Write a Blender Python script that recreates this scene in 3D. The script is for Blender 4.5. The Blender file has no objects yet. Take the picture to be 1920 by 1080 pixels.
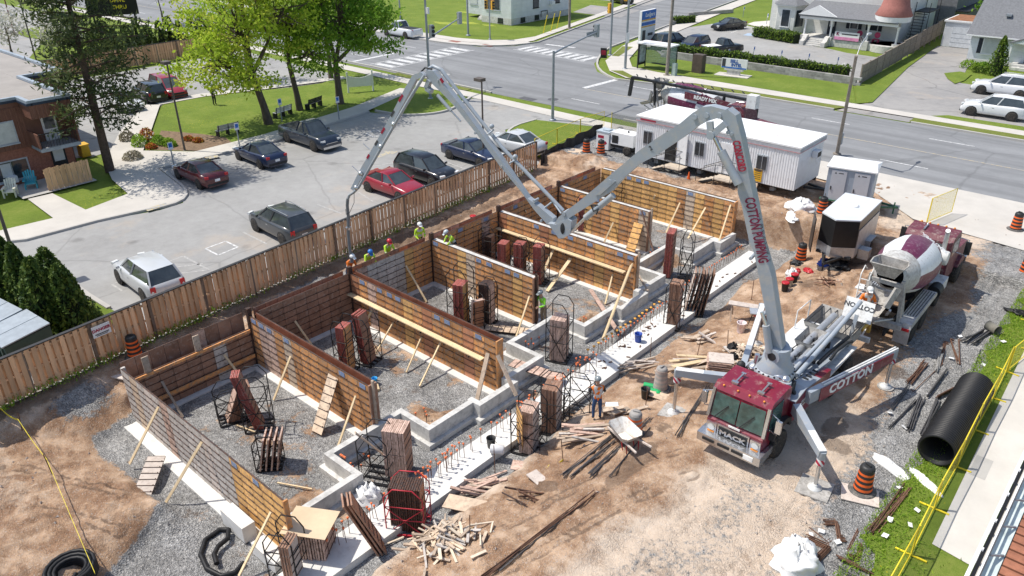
import bpy, bmesh, math, random
import numpy as np
from mathutils import Vector, Matrix, Euler
random.seed(7)
SC = bpy.context.scene
COL = SC.collection
R = math.radians
PI = math.pi
# ---------------------------------------------------------------- camera (drone, 17 m above the car park)
FPX = 1455.4
RV = Vector((0.7457, 0.6662, -0.0082)); FV = Vector((-0.5944, 0.6597, -0.4599))
FV.normalize(); UV_ = RV.cross(FV).normalized(); RV = FV.cross(UV_).normalized()
CAMP = Vector((0, 0, 17.0))
cd = bpy.data.cameras.new('camera'); cam = bpy.data.objects.new('camera', cd); COL.objects.link(cam)
cam.matrix_world = Matrix(((RV.x, UV_.x, -FV.x, CAMP.x), (RV.y, UV_.y, -FV.y, CAMP.y), (RV.z, UV_.z, -FV.z, CAMP.z), (0, 0, 0, 1)))
cd.sensor_width = 36; cd.lens = 36 * FPX / 1920; cd.clip_start = 0.5; cd.clip_end = 2000
SC.camera = cam
# ---------------------------------------------------------------- light
SUND = Vector((0.50, 0.27, -1.0)).normalized()          # the way the light travels
w = bpy.data.worlds.new('World'); SC.world = w; w.use_nodes = True
nt = w.node_tree; bg = nt.nodes['Background']
sky = nt.nodes.new('ShaderNodeTexSky'); sky.sky_type = 'NISHITA'; sky.sun_disc = False
sky.sun_elevation = math.asin(-SUND.z)
sky.sun_rotation = math.atan2(-SUND.x, -SUND.y)
sky.air_density = 1.0; sky.dust_density = 1.5
nt.links.new(sky.outputs[0], bg.inputs[0]); bg.inputs[1].default_value = 0.15
sl = bpy.data.lights.new('sun', 'SUN'); sl.energy = 4.3; sl.angle = R(0.53); sl.color = (1.0, 0.95, 0.87)
so = bpy.data.objects.new('sun', sl); COL.objects.link(so); so.location = (-30, -10, 60)
so.rotation_euler = SUND.to_track_quat('-Z', 'Y').to_euler()
SC.view_settings.view_transform = 'Standard'; SC.view_settings.look = 'None'
SC.view_settings.exposure = 0.08; SC.view_settings.gamma = 1.0
try: SC.view_settings.use_curve_mapping = False
except Exception: pass
SC.render.engine = 'CYCLES'
SC.cycles.max_bounces = 5; SC.cycles.diffuse_bounces = 2; SC.cycles.transparent_max_bounces = 12
def G(px, py, z=0.0):
 """world point at height z seen at a photo pixel (the survey of the place)"""
 d = FV * FPX + RV * (px - 960) - UV_ * (py - 540)
 t = (z - CAMP.z) / d.z
 return CAMP + d * t
def GX(px, py, x):
 d = FV * FPX + RV * (px - 960) - UV_ * (py - 540); return CAMP + d * ((x - CAMP.x) / d.x)
def GY(px, py, y):
 d = FV * FPX + RV * (px - 960) - UV_ * (py - 540); return CAMP + d * ((y - CAMP.y) / d.y)
# ---------------------------------------------------------------- materials
MATS = {}
def newmat(name):
 m = bpy.data.materials.new(name); m.use_nodes = True; MATS[name] = m
 return m, m.node_tree.nodes, m.node_tree.links, m.node_tree.nodes['Principled BSDF']
def coords(N, L, world):
 if world:
  g = N.new('ShaderNodeNewGeometry'); return g.outputs['Position']
 tc = N.new('ShaderNodeTexCoord'); oi = N.new('ShaderNodeObjectInfo')
 mu = N.new('ShaderNodeMath'); mu.operation = 'MULTIPLY'; mu.inputs[1].default_value = 57.3
 L.new(oi.outputs['Random'], mu.inputs[0])
 va = N.new('ShaderNodeVectorMath'); va.operation = 'ADD'
 L.new(tc.outputs['Object'], va.inputs[0]); L.new(mu.outputs[0], va.inputs[1]); return va.outputs[0]
def noise(N, L, vec, scale, detail=4, rough=0.6):
 n = N.new('ShaderNodeTexNoise'); n.inputs['Scale'].default_value = scale
 n.inputs['Detail'].default_value = detail; n.inputs['Roughness'].default_value = rough
 L.new(vec, n.inputs['Vector']); return n.outputs['Fac']
def ramp(N, L, fac, stops):
 r = N.new('ShaderNodeValToRGB'); e = r.color_ramp.elements
 while len(e) < len(stops): e.new(0.5)
 for i, (p, c) in enumerate(stops):
  e[i].position = p; e[i].color = (*c, 1) if len(c) == 3 else c
 L.new(fac, r.inputs[0]); return r.outputs[0]
def mix(N, L, fac, a, b, blend='MIX'):
 n = N.new('ShaderNodeMix'); n.data_type = 'RGBA'; n.blend_type = blend
 for s, v in ((n.inputs[0], fac), (n.inputs[6], a), (n.inputs[7], b)):
  if isinstance(v, (int, float)): s.default_value = v
  elif isinstance(v, (tuple, list)): s.default_value = (*v[:3], 1)
  else: L.new(v, s)
 return n.outputs[2]
def mth(N, L, op, a, b=None):
 n = N.new('ShaderNodeMath'); n.operation = op
 for s, v in zip(n.inputs, (a, b)):
  if v is None: continue
  if isinstance(v, (int, float)): s.default_value = v
  else: L.new(v, s)
 return n.outputs[0]
def bump(N, L, bsdf, h, strength=.4, dist=.02):
 b = N.new('ShaderNodeBump'); b.inputs['Strength'].default_value = strength; b.inputs['Distance'].default_value = dist
 L.new(h, b.inputs['Height']); L.new(b.outputs[0], bsdf.inputs['Normal'])
def M(name, c, rough=.7, metal=0.0, var=.18, scale=3.0, rnd=.12, bmp=0.0, bscale=40, spec=.4, coat=0.0, dirt=None, dirtamt=.5, world=False, stretch=None):
 """weathered plain surface: base colour, soft blotches, a tint per object, optional dirt"""
 if name in MATS: return MATS[name]
 m, N, L, B = newmat(name)
 v = coords(N, L, world)
 if stretch:
  mp = N.new('ShaderNodeMapping'); mp.inputs['Scale'].default_value = stretch; L.new(v, mp.inputs[0]); v = mp.outputs[0]
 f = noise(N, L, v, scale, 5, .65)
 lo = tuple(x * (1 - var) for x in c); hi = tuple(min(1, x * (1 + var)) for x in c)
 col = ramp(N, L, f, [(.3, lo), (.7, hi)])
 if rnd:
  oi = N.new('ShaderNodeObjectInfo')
  k = N.new('ShaderNodeMapRange'); k.inputs[3].default_value = 1 - rnd; k.inputs[4].default_value = 1 + rnd
  L.new(oi.outputs['Random'], k.inputs[0])
  col = mix(N, L, 1.0, col, k.outputs[0], 'MULTIPLY')
 if dirt:
  f2 = noise(N, L, v, scale * 2.7, 6, .7)
  k = ramp(N, L, f2, [(.62 - .3 * dirtamt, (0, 0, 0)), (.80 - .25 * dirtamt, (1, 1, 1))])
  col = mix(N, L, k, col, dirt)
 L.new(col, B.inputs['Base Color'])
 B.inputs['Roughness'].default_value = rough; B.inputs['Metallic'].default_value = metal
 B.inputs['Specular IOR Level'].default_value = spec
 if coat: B.inputs['Coat Weight'].default_value = coat; B.inputs['Coat Roughness'].default_value = .08
 if bmp: bump(N, L, B, noise(N, L, v, bscale, 3), bmp)
 return m
# ---------------------------------------------------------------- mesh builder
class MB:
 def __init__(s): s.v = []; s.f = []; s.m = []; s.s = []
 def add(s, vs, fs, mi=0, sm=False):
  o = len(s.v); s.v += [tuple(p) for p in vs]
  for f in fs: s.f.append([i + o for i in f]); s.m.append(mi); s.s.append(sm)
  return s
 def box(s, c, d, rz=0.0, mi=0, tx=1.0, ty=1.0, rot=None):
  """centre, size; tx,ty scale the top"""
  hx, hy, hz = d[0] / 2, d[1] / 2, d[2] / 2
  vs = [Vector((x * hx * (tx if z > 0 else 1), y * hy * (ty if z > 0 else 1), z * hz)) for z in (-1, 1) for x, y in ((-1, -1), (1, -1), (1, 1), (-1, 1))]
  if rot: q = Euler(rot).to_matrix(); vs = [q @ v for v in vs]
  elif rz: q = Matrix.Rotation(rz, 3, 'Z'); vs = [q @ v for v in vs]
  c = Vector(c)
  return s.add([v + c for v in vs], [(3, 2, 1, 0), (4, 5, 6, 7), (0, 1, 5, 4), (1, 2, 6, 5), (2, 3, 7, 6), (3, 0, 4, 7)], mi)
 def bar(s, a, b, w, h=None, mi=0, up=(0, 0, 1), w2=None, h2=None):
  a = Vector(a); b = Vector(b); d = (b - a).normalized(); h = w if h is None else h
  w2 = w if w2 is None else w2; h2 = h if h2 is None else h2
  u = Vector(up)
  if abs(d.dot(u)) > .98: u = Vector((0, 1, 0))
  sx = d.cross(u).normalized(); sy = sx.cross(d)
  vs = []
  for p, ww, hh in ((a, w, h), (b, w2, h2)):
   for x, y in ((-1, -1), (1, -1), (1, 1), (-1, 1)): vs.append(p + sx * (x * ww / 2) + sy * (y * hh / 2))
  return s.add(vs, [(3, 2, 1, 0), (4, 5, 6, 7), (0, 1, 5, 4), (1, 2, 6, 5), (2, 3, 7, 6), (3, 0, 4, 7)], mi)
 def tube(s, pts, r, n=8, mi=0, cap=True, sm=True):
  pts = [Vector(p) for p in pts]; k = len(pts)
  rs = r if isinstance(r, (list, tuple)) else [r] * k
  vs = []; ref = None
  for i, p in enumerate(pts):
   d = (pts[min(i + 1, k - 1)] - pts[max(i - 1, 0)]).normalized()
   if ref is None:
    ref = d.orthogonal().normalized() if abs(d.z) < .9 else Vector((1, 0, 0))
   a = (ref - d * ref.dot(d)).normalized(); b = d.cross(a); ref = a
   vs += [p + a * (rs[i] * math.cos(2 * PI * j / n)) + b * (rs[i] * math.sin(2 * PI * j / n)) for j in range(n)]
  fs = [(i * n + j, i * n + (j + 1) % n, (i + 1) * n + (j + 1) % n, (i + 1) * n + j) for i in range(k - 1) for j in range(n)]
  s.add(vs, fs, mi, sm)
  if cap: s.add(vs[:n], [tuple(reversed(range(n)))], mi); s.add(vs[-n:], [tuple(range(n))], mi)
  return s
 def lathe(s, prof, c=(0, 0, 0), n=16, mi=0, axis='z', cap=True, sm=True):
  """prof: (radius, height) list"""
  vs = []
  for r, h in prof:
   for j in range(n):
    x, y = r * math.cos(2 * PI * j / n), r * math.sin(2 * PI * j / n)
    p = (x, y, h) if axis == 'z' else ((h, x, y) if axis == 'x' else (y, h, x))
    vs.append((p[0] + c[0], p[1] + c[1], p[2] + c[2]))
  k = len(prof)
  fs = [(i * n + j, i * n + (j + 1) % n, (i + 1) * n + (j + 1) % n, (i + 1) * n + j) for i in range(k - 1) for j in range(n)]
  s.add(vs, fs, mi, sm)
  if cap:
   s.add(vs[:n], [tuple(reversed(range(n)))], mi); s.add(vs[-n:], [tuple(range(n))], mi)
  return s
 def prism(s, poly, z0, z1, mi=0):
  n = len(poly); a = sum(poly[i][0] * poly[(i + 1) % n][1] - poly[(i + 1) % n][0] * poly[i][1] for i in range(n))
  if a < 0: poly = list(reversed(poly))
  vs = [(p[0], p[1], z0) for p in poly] + [(p[0], p[1], z1) for p in poly]
  return s.add(vs, [tuple(reversed(range(n))), tuple(range(n, 2 * n))] + [(i, (i + 1) % n, n + (i + 1) % n, n + i) for i in range(n)], mi)
 def side(s, poly, a, b, axis='x', mi=0):
  """polygon (u,z) extruded along an axis; axis 'x': u is y; axis 'y': u is x"""
  n = len(poly)
  f = (lambda t, p: (t, p[0], p[1])) if axis == 'x' else (lambda t, p: (p[0], t, p[1]))
  vs = [f(a, p) for p in poly] + [f(b, p) for p in poly]
  return s.add(vs, [tuple(range(n)), tuple(reversed(range(n, 2 * n)))] + [(i, n + i, n + (i + 1) % n, (i + 1) % n) for i in range(n)], mi)
 def quad(s, a, b, c, d, mi=0): return s.add([a, b, c, d], [(0, 1, 2, 3)], mi)
 def blob(s, c, r, n=8, k=6, mi=0, jit=.0, seed=0, flat=1.0):
  rn = random.Random(seed); vs = []; r = r if isinstance(r, (tuple, list)) else (r, r, r)
  for i in range(k + 1):
   t = PI * i / k
   for j in range(n):
    a = 2 * PI * j / n; q = 1 + rn.uniform(-jit, jit)
    vs.append((c[0] + r[0] * q * math.sin(t) * math.cos(a), c[1] + r[1] * q * math.sin(t) * math.sin(a), c[2] + r[2] * q * math.cos(t)))
  return s.add(vs, [(i * n + j, (i + 1) * n + j, (i + 1) * n + (j + 1) % n, i * n + (j + 1) % n) for i in range(k) for j in range(n)], mi, True)
 def mesh(s, name, mats):
  me = bpy.data.meshes.new(name); me.from_pydata(s.v, [], s.f)
  for m in (mats if isinstance(mats, (list, tuple)) else [mats]): me.materials.append(m)
  me.polygons.foreach_set('material_index', s.m); me.polygons.foreach_set('use_smooth', s.s)
  me.update(); return me
 def build(s, name, mats, parent=None, loc=None, rz=0, fixn=True):
  me = s.mesh(name, mats)
  if fixn and len(s.f) < 60000:
   b = bmesh.new(); b.from_mesh(me); bmesh.ops.recalc_face_normals(b, faces=b.faces); b.to_mesh(me); b.free()
  return link(name, me, parent, loc, rz)
def link(name, me, parent=None, loc=None, rz=0):
 o = bpy.data.objects.new(name, me); COL.objects.link(o)
 if parent: o.parent = parent
 if loc is not None: o.location = loc
 if rz: o.rotation_euler = (0, 0, rz)
 return o
def tag(o, label, cat, group=None):
 o['label'] = label; o['category'] = cat
 if group: o['group'] = group
 return o
def thing(name, label, cat, loc=(0, 0, 0), rz=0, group=None):
 o = bpy.data.objects.new(name, None); COL.objects.link(o); o.location = loc; o.rotation_euler = (0, 0, rz); o.empty_display_size = .2
 return tag(o, label, cat, group)
def struct(name, mb, mat, kind='structure', parent=None):
 o = mb.build(name, mat, parent)
 if not parent: o['kind'] = kind
 return o
def copytree(o, parent=None):
 c = o.copy(); COL.objects.link(c)
 if parent: c.parent = parent
 for ch in list(o.children): copytree(ch, c)
 return c
def text(name, s, size, mat, parent, loc, ex, ey, bold=0.0, depth=.004, sx=1.0, align='CENTER', shear=0.0):
 """flat lettering: ex is the reading direction, ey the letters' up"""
 cu = bpy.data.curves.new(name, 'FONT'); cu.body = s; cu.size = size; cu.extrude = depth; cu.offset = bold
 cu.align_x = align; cu.align_y = 'CENTER'; cu.resolution_u = 2; cu.shear = shear
 t = bpy.data.objects.new(name, cu); COL.objects.link(t)
 dg = bpy.context.evaluated_depsgraph_get(); me = bpy.data.meshes.new_from_object(t.evaluated_get(dg))
 bpy.data.objects.remove(t); bpy.data.curves.remove(cu)
 ex = Vector(ex).normalized(); ey = Vector(ey); ey = (ey - ex * ey.dot(ex)).normalized(); ez = ex.cross(ey)
 m4 = Matrix(((ex.x * sx, ey.x, ez.x, loc[0]), (ex.y * sx, ey.y, ez.y, loc[1]), (ex.z * sx, ey.z, ez.z, loc[2]), (0, 0, 0, 1)))
 me.transform(m4); me.materials.clear(); me.materials.append(mat)
 return link(name, me, parent)
# ---------------------------------------------------------------- numpy value noise
def vnoise(x, y, seed=0):
 xi = np.floor(x).astype(np.int64); yi = np.floor(y).astype(np.int64); fx = x - xi; fy = y - yi
 fx = fx * fx * (3 - 2 * fx); fy = fy * fy * (3 - 2 * fy)
 def h(a, b):
  n = (a * 374761393 + b * 668265263 + seed * 974634777) & 0x7fffffff
  n = ((n ^ (n >> 13)) * 1274126177) & 0x7fffffff
  return ((n ^ (n >> 16)) & 0xffff) / 65535.0
 return (h(xi, yi) * (1 - fx) + h(xi + 1, yi) * fx) * (1 - fy) + (h(xi, yi + 1) * (1 - fx) + h(xi + 1, yi + 1) * fx) * fy
def fbm(x, y, o=4, seed=0, g=.5):
 t = 0; a = 1; k = 0
 for i in range(o): t = t + a * vnoise(x * 2 ** i, y * 2 ** i, seed + i); k += a; a *= g
 return t / k - .5
# ================================================================ THE SETTING
# ---- ground materials
def ground_mats():
 # site earth: brown earth, grey gravel where the 'mask' says so, pale dust, damp patches
 m, N, L, B = newmat('site_earth'); p = coords(N, L, True)
 at = N.new('ShaderNodeAttribute'); at.attribute_name = 'mask'
 sp = N.new('ShaderNodeSeparateColor'); L.new(at.outputs['Color'], sp.inputs[0])
 n1 = noise(N, L, p, .8, 8, .72); n2 = noise(N, L, p, 5.0, 5, .7); n3 = noise(N, L, p, 22, 3, .8)
 earth = ramp(N, L, n1, [(.30, (.27, .145, .078)), (.42, (.46, .275, .16)), (.54, (.61, .42, .275)), (.72, (.74, .58, .435))])
 earth = mix(N, L, mth(N, L, 'MULTIPLY', n2, .8), earth, mix(N, L, n3, (.17, .088, .048), (.62, .44, .31)))
 cv = N.new('ShaderNodeTexVoronoi'); cv.inputs['Scale'].default_value = 7.5; cw = N.new('ShaderNodeVectorMath'); cw.operation = 'ADD'; nn = N.new('ShaderNodeTexNoise'); nn.inputs['Scale'].default_value = 6; L.new(p, nn.inputs['Vector']); L.new(p, cw.inputs[0]); L.new(nn.outputs['Color'], cw.inputs[1]); L.new(cw.outputs[0], cv.inputs['Vector'])
 cm = mth(N, L, 'MULTIPLY', ramp(N, L, cv.outputs['Distance'], [(.28, (0, 0, 0)), (.62, (1, 1, 1))]), ramp(N, L, n1, [(.42, (1, 1, 1)), (.60, (.12, .12, .12))]))
 earth = mix(N, L, mth(N, L, 'MULTIPLY', cm, .45), earth, (.19, .10, .055))
 dust = mix(N, L, n2, (.52, .39, .28), (.76, .64, .52))
 vo = N.new('ShaderNodeTexVoronoi'); vo.inputs['Scale'].default_value = 17; L.new(p, vo.inputs['Vector'])
 vs = N.new('ShaderNodeSeparateColor'); L.new(vo.outputs['Color'], vs.inputs[0])
 stone = ramp(N, L, vs.outputs[0], [(0, (.12, .123, .13)), (.4, (.285, .288, .292)), (.75, (.42, .42, .42)), (1, (.66, .655, .645))])
 vo2 = N.new('ShaderNodeTexVoronoi'); vo2.inputs['Scale'].default_value = 42; L.new(p, vo2.inputs['Vector'])
 vs2 = N.new('ShaderNodeSeparateColor'); L.new(vo2.outputs['Color'], vs2.inputs[0])
 stone = mix(N, L, .45, stone, ramp(N, L, vs2.outputs[1], [(0, (.12, .12, .12)), (1, (.64, .63, .61))]))
 stone = mix(N, L, 1.0, stone, ramp(N, L, n1, [(.3, (.74, .72, .69)), (.7, (1.12, 1.11, 1.09))]), 'MULTIPLY')
 g = mth(N, L, 'ADD', sp.outputs[0], mth(N, L, 'MULTIPLY', mth(N, L, 'SUBTRACT', n2, .5), 1.5))
 g = ramp(N, L, g, [(.38, (0, 0, 0)), (.62, (1, 1, 1))])
 d = mth(N, L, 'ADD', sp.outputs[1], mth(N, L, 'MULTIPLY', mth(N, L, 'SUBTRACT', n1, .5), 1.2))
 d = ramp(N, L, d, [(.35, (0, 0, 0)), (.75, (1, 1, 1))])
 col = mix(N, L, d, earth, dust)
 # loose pebbles everywhere
 peb = ramp(N, L, vs2.outputs[2], [(.90, (0, 0, 0)), (.93, (1, 1, 1))])
 col = mix(N, L, mth(N, L, 'MULTIPLY', peb, .6), col, mix(N, L, vs2.outputs[0], (.2, .17, .15), (.66, .62, .58)))
 col = mix(N, L, g, col, stone)
 wet = ramp(N, L, mth(N, L, 'ADD', sp.outputs[2], mth(N, L, 'MULTIPLY', mth(N, L, 'SUBTRACT', n2, .5), 1.0)), [(.42, (0, 0, 0)), (.56, (1, 1, 1))])
 col = mix(N, L, mth(N, L, 'MULTIPLY', wet, .62), col, (.15, .105, .075))
 L.new(col, B.inputs['Base Color']); B.inputs['Roughness'].default_value = .92; B.inputs['Specular IOR Level'].default_value = .2
 hb = mth(N, L, 'ADD', mth(N, L, 'SUBTRACT', mth(N, L, 'MULTIPLY', n3, .6), mth(N, L, 'MULTIPLY', cm, .5)), mth(N, L, 'MULTIPLY', vo.outputs['Distance'], mth(N, L, 'MULTIPLY', g, 1.0)))
 bump(N, L, B, hb, .9, .07)
 # asphalts
 def asphalt(name, lo, hi, streak=0.0, crack=.5, ax=1):
  m, N, L, B = newmat(name); p = coords(N, L, True)
  n1 = noise(N, L, p, .16, 6, .6); n2 = noise(N, L, p, 1.6, 6, .7); n3 = noise(N, L, p, 55, 2, .6)
  f = mth(N, L, 'ADD', mth(N, L, 'MULTIPLY', n1, .6), mth(N, L, 'MULTIPLY', n2, .4))
  col = ramp(N, L, f, [(.34, lo), (.66, hi)])
  if streak:
   mp = N.new('ShaderNodeMapping'); mp.inputs['Scale'].default_value = (.012, .62, 1); L.new(p, mp.inputs[0])
   st = noise(N, L, mp.outputs[0], 1.0, 3, .5)
   col = mix(N, L, mth(N, L, 'MULTIPLY', ramp(N, L, st, [(.42, (0, 0, 0)), (.62, (1, 1, 1))]), streak), col, tuple(x * .62 for x in lo))
  col = mix(N, L, mth(N, L, 'MULTIPLY', n3, .35), col, tuple(x * .55 for x in lo))
  if not streak:
   d1 = ramp(N, L, noise(N, L, p, .23, 7, .7), [(.56, (0, 0, 0)), (.66, (1, 1, 1))]); col = mix(N, L, mth(N, L, 'MULTIPLY', d1, .45), col, (.44, .37, .30))
   vs = N.new('ShaderNodeTexVoronoi'); vs.inputs['Scale'].default_value = .42; L.new(p, vs.inputs['Vector']); col = mix(N, L, mth(N, L, 'MULTIPLY', ramp(N, L, mth(N, L, 'ADD', vs.outputs['Distance'], mth(N, L, 'MULTIPLY', n2, .25)), [(.16, (1, 1, 1)), (.30, (0, 0, 0))]), .55), col, (.14, .135, .13))
  if crack:
   nw = N.new('ShaderNodeTexNoise'); nw.inputs['Scale'].default_value = .7; nw.inputs['Detail'].default_value = 5; L.new(p, nw.inputs['Vector'])
   ml = N.new('ShaderNodeMix'); ml.data_type = 'VECTOR'; ml.inputs[0].default_value = .35; L.new(p, ml.inputs[4]); L.new(nw.outputs['Color'], ml.inputs[5])
   v = N.new('ShaderNodeTexVoronoi'); v.feature = 'DISTANCE_TO_EDGE'; v.inputs['Scale'].default_value = .17; L.new(ml.outputs[1], v.inputs['Vector'])
   k = ramp(N, L, v.outputs['Distance'], [(.003, (1, 1, 1)), (.009, (0, 0, 0))])
   col = mix(N, L, mth(N, L, 'MULTIPLY', k, crack), col, tuple(x * .35 for x in lo))
  L.new(col, B.inputs['Base Color']); B.inputs['Roughness'].default_value = .88; B.inputs['Specular IOR Level'].default_value = .25
  bump(N, L, B, n3, .25, .01)
 asphalt('lot_asphalt', (.29, .285, .275), (.43, .425, .41), 0, .22)
 asphalt('road_asphalt', (.235, .24, .245), (.325, .33, .335), .5, .25)
 asphalt('drive_asphalt', (.27, .265, .26), (.42, .40, .375), 0, .35)
 # concrete walks with joints
 def walk(name, c, dusty=0):
  m, N, L, B = newmat(name); p = coords(N, L, True)
  n1 = noise(N, L, p, .5, 5, .6); n2 = noise(N, L, p, 9, 4, .7)
  col = ramp(N, L, n1, [(.3, tuple(x * .86 for x in c)), (.7, tuple(x * 1.06 for x in c))])
  col = mix(N, L, mth(N, L, 'MULTIPLY', n2, .35), col, tuple(x * .68 for x in c))
  L.new(col, B.inputs['Base Color']); B.inputs['Roughness'].default_value = .85; B.inputs['Specular IOR Level'].default_value = .25
  bump(N, L, B, n2, .15, .01)
 walk('walk_concrete', (.60, .565, .51)); walk('kerb_concrete', (.50, .48, .445)); walk('pale_walk', (.66, .625, .565))
 # lawn
 def lawn(name, a, b, c):
  m, N, L, B = newmat(name); p = coords(N, L, True)
  n1 = noise(N, L, p, .35, 6, .65); n2 = noise(N, L, p, 4, 5, .7); n3 = noise(N, L, p, 38, 3, .75)
  col = ramp(N, L, mth(N, L, 'ADD', mth(N, L, 'MULTIPLY', n1, .6), mth(N, L, 'MULTIPLY', n2, .4)), [(.36, a), (.5, b), (.64, c)])
  col = mix(N, L, n3, mix(N, L, .75, col, (.015, .03, .004)), mix(N, L, .35, col, (.42, .46, .10)))
  vo = N.new('ShaderNodeTexVoronoi'); vo.inputs['Scale'].default_value = 5.5; L.new(p, vo.inputs['Vector'])
  dn = ramp(N, L, noise(N, L, p, .22, 3, .5), [(.50, (0, 0, 0)), (.66, (1, 1, 1))])
  k = ramp(N, L, vo.outputs['Distance'], [(.10, (1, 1, 1)), (.16, (0, 0, 0))])
  col = mix(N, L, mth(N, L, 'MULTIPLY', k, dn), col, (.75, .55, .02))     # dandelions
  L.new(col, B.inputs['Base Color']); B.inputs['Roughness'].default_value = .9; B.inputs['Specular IOR Level'].default_value = .15
  bump(N, L, B, n3, .6, .06)
 lawn('lawn', (.10, .18, .022), (.165, .275, .032), (.30, .36, .075))
 lawn('verge', (.17, .17, .055), (.20, .245, .055), (.34, .32, .14))
 M('white_paint', (.80, .80, .78), .7, var=.08, scale=2, rnd=0, dirt=(.38, .38, .38), dirtamt=.75, world=True)
 M('worn_paint', (.62, .60, .55), .8, var=.1, scale=2, rnd=0, dirt=(.36, .355, .345), dirtamt=1.1, world=True)
 M('yellow_paint', (.66, .50, .17), .8, var=.1, scale=2, rnd=0, dirt=(.36, .355, .345), dirtamt=1.0, world=True)
 M('road_yellow', (.60, .47, .24), .8, var=.1, scale=2, rnd=0, dirt=(.34, .34, .34), dirtamt=.9, world=True)
 M('blue_paint', (.30, .46, .66), .8, var=.1, scale=2, rnd=0, dirt=(.4, .4, .4), dirtamt=.7, world=True)
 M('garden_soil', (.20, .135, .085), .95, var=.4, scale=5, rnd=0, bmp=.5, world=True)
 M('tactile_red', (.30, .13, .10), .85, var=.15, world=True)
 M('concrete_new', (.62, .605, .57), .85, var=.10, scale=1.2, rnd=.05, dirt=(.42, .41, .385), dirtamt=.55, bmp=.12, bscale=14, world=True)
 M('concrete_white', (.72, .705, .665), .85, var=.08, scale=1.0, rnd=0, dirt=(.60, .585, .55), dirtamt=.5, bmp=.12, bscale=14, world=True)
ground_mats()
# ---- site terrain: one grid that carries the pit, the banks, ruts and heaps
SX0, SX1, SY0, SY1 = -34.8, -3.0, -6.0, 51.0
def fence_x(Y): return np.interp(Y, [-10, 1, 38.6, 39.6, 48.5, 60], [-28.75, -29.6, -32.5, -33.1, -34.2, -34.6])
def hfun(X, Y, rough=True):
 X = np.asarray(X, float); Y = np.asarray(Y, float)
 w1 = fbm(X * .35, Y * .35, 3, 11); w2 = fbm(X * 1.1, Y * 1.1, 3, 21)
 r = np.interp(X + 14.75 + w1 * 1.0, [0, .35, 1.2, 3, 5], [-1.5, -1.15, -.85, -.35, 0])
 y0 = np.interp(X, [-21.6, -20.2], [6.9, 4.3]) + w1 * .8
 n = np.interp(y0 - Y, [0, .6, 2.2, 6], [-1.5, -1.2, -.8, -.2])
 f = np.interp(Y - 39.6, [0, .35, 3.0, 4.5], [-1.5, .45, .3, 0])
 q_ = np.clip((Y - 8.2) / 1.0, 0, 1)
 l = q_ * np.interp(-28.15 - X, [-.1, .15, 1.2, 2.2, 3.0], [-1.5, -.22, -.2, -.06, 0]) + (1 - q_) * np.interp(-27.3 - X + w1 * 1.2, [0, 1.0, 2.4, 3.4], [-1.5, -1.0, -.25, 0])
 h = np.maximum(np.maximum(r, n), np.maximum(f, l))
 pit = np.clip((-.9 - h) / .5, 0, 1)
 if rough:
  a = (1 - pit)
  ed = np.clip(np.minimum(np.minimum(X - fence_x(Y), SX1 - X), np.minimum(Y - SY0, SY1 - Y)) / .8, 0, 1)
  rug = np.clip(1 - (X + 10.5) / 1.5, .25, 1)                     # wheels flattened the yard
  h = h + a * ed * rug * (fbm(X * .9, Y * .9, 5, 5, .62) * .26 + fbm(X * 3.1, Y * 3.1, 3, 9, .7) * .15 - .05 * np.clip(.06 - np.abs(fbm(X * .8, Y * .8, 3, 13)), 0, .06) / .06)
  cl = np.clip(fbm(X * 1.3, Y * 1.3, 3, 45) * 4 + .4, 0, 1)
  h = h + pit * fbm(X * 2, Y * 2, 3, 31) * .05 + ed * fbm(X * 9, Y * 9, 2, 41) * .02 + a * ed * rug * cl * (.10 * np.abs(fbm(X * 3.3, Y * 3.3, 4, 47)) + .05 * np.abs(fbm(X * 7, Y * 7, 2, 49)))
  # tyre ruts running along the yard
  q = np.clip(1 - np.abs(X + 9.9) / 2.6, 0, 1) * np.clip((Y - 26) / 3, 0, 1) * np.clip((43 - Y) / 3, 0, 1)
  xx = X + .25 * np.sin(Y * .35) + fbm(X * .5, Y * .5, 2, 55) * 1.2
  h = h - q * .10 * np.clip(np.sin(xx * 2 * PI / .85), -.2, 1) + q * .07 * fbm(X * 2.2, Y * 2.2, 3, 61)
  q2 = np.exp(-((X + 8.9 - .18 * (Y - 14)) / .35) ** 2) + np.exp(-((X + 11.2 - .18 * (Y - 14)) / .35) ** 2)
  h = h - .09 * q2 * np.clip((21 - Y) / 3, 0, 1) * a
  for pl in TRACKS:
   h = h - .055 * track(X, Y, pl) * a
  # mounds
  for cx, cy, rx, ry, hh in ((-22.8, 5.9, 1.6, .8, .35), (-21.3, 6.6, 1.0, .5, .35), (-17.2, 15.9, .35, .9, .0), (-30.0, 41.0, 1.0, 2.0, .35), (-23.5, 40.9, 5.0, .6, .30),
                                   (-14.3, 40.6, 1.2, 1.2, .35)):
   h = h + hh * np.exp(-((X - cx) / rx) ** 2 - ((Y - cy) / ry) ** 2) * (1 + 1.2 * fbm(X * 2.5, Y * 2.5, 3, 71))
  # earth heaps left inside the pit
  for cx, cy, rx, ry, hh in ((-18.7, 9.9, .22, .55, .28), (-18.75, 16.2, .7, .25, .25), (-18.45, 16.55, .25, .5, .25), (-18.9, 25.9, .3, 1.1, .4), (-19.3, 34.6, .5, .6, .4)):
   h = h + hh * np.exp(-((X - cx) / rx) ** 2 - ((Y - cy) / ry) ** 2) * (1 + 1.5 * fbm(X * 4, Y * 4, 3, 72))
 return np.where(X < fence_x(Y) - .02, np.minimum(h, -.06), h)
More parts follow.
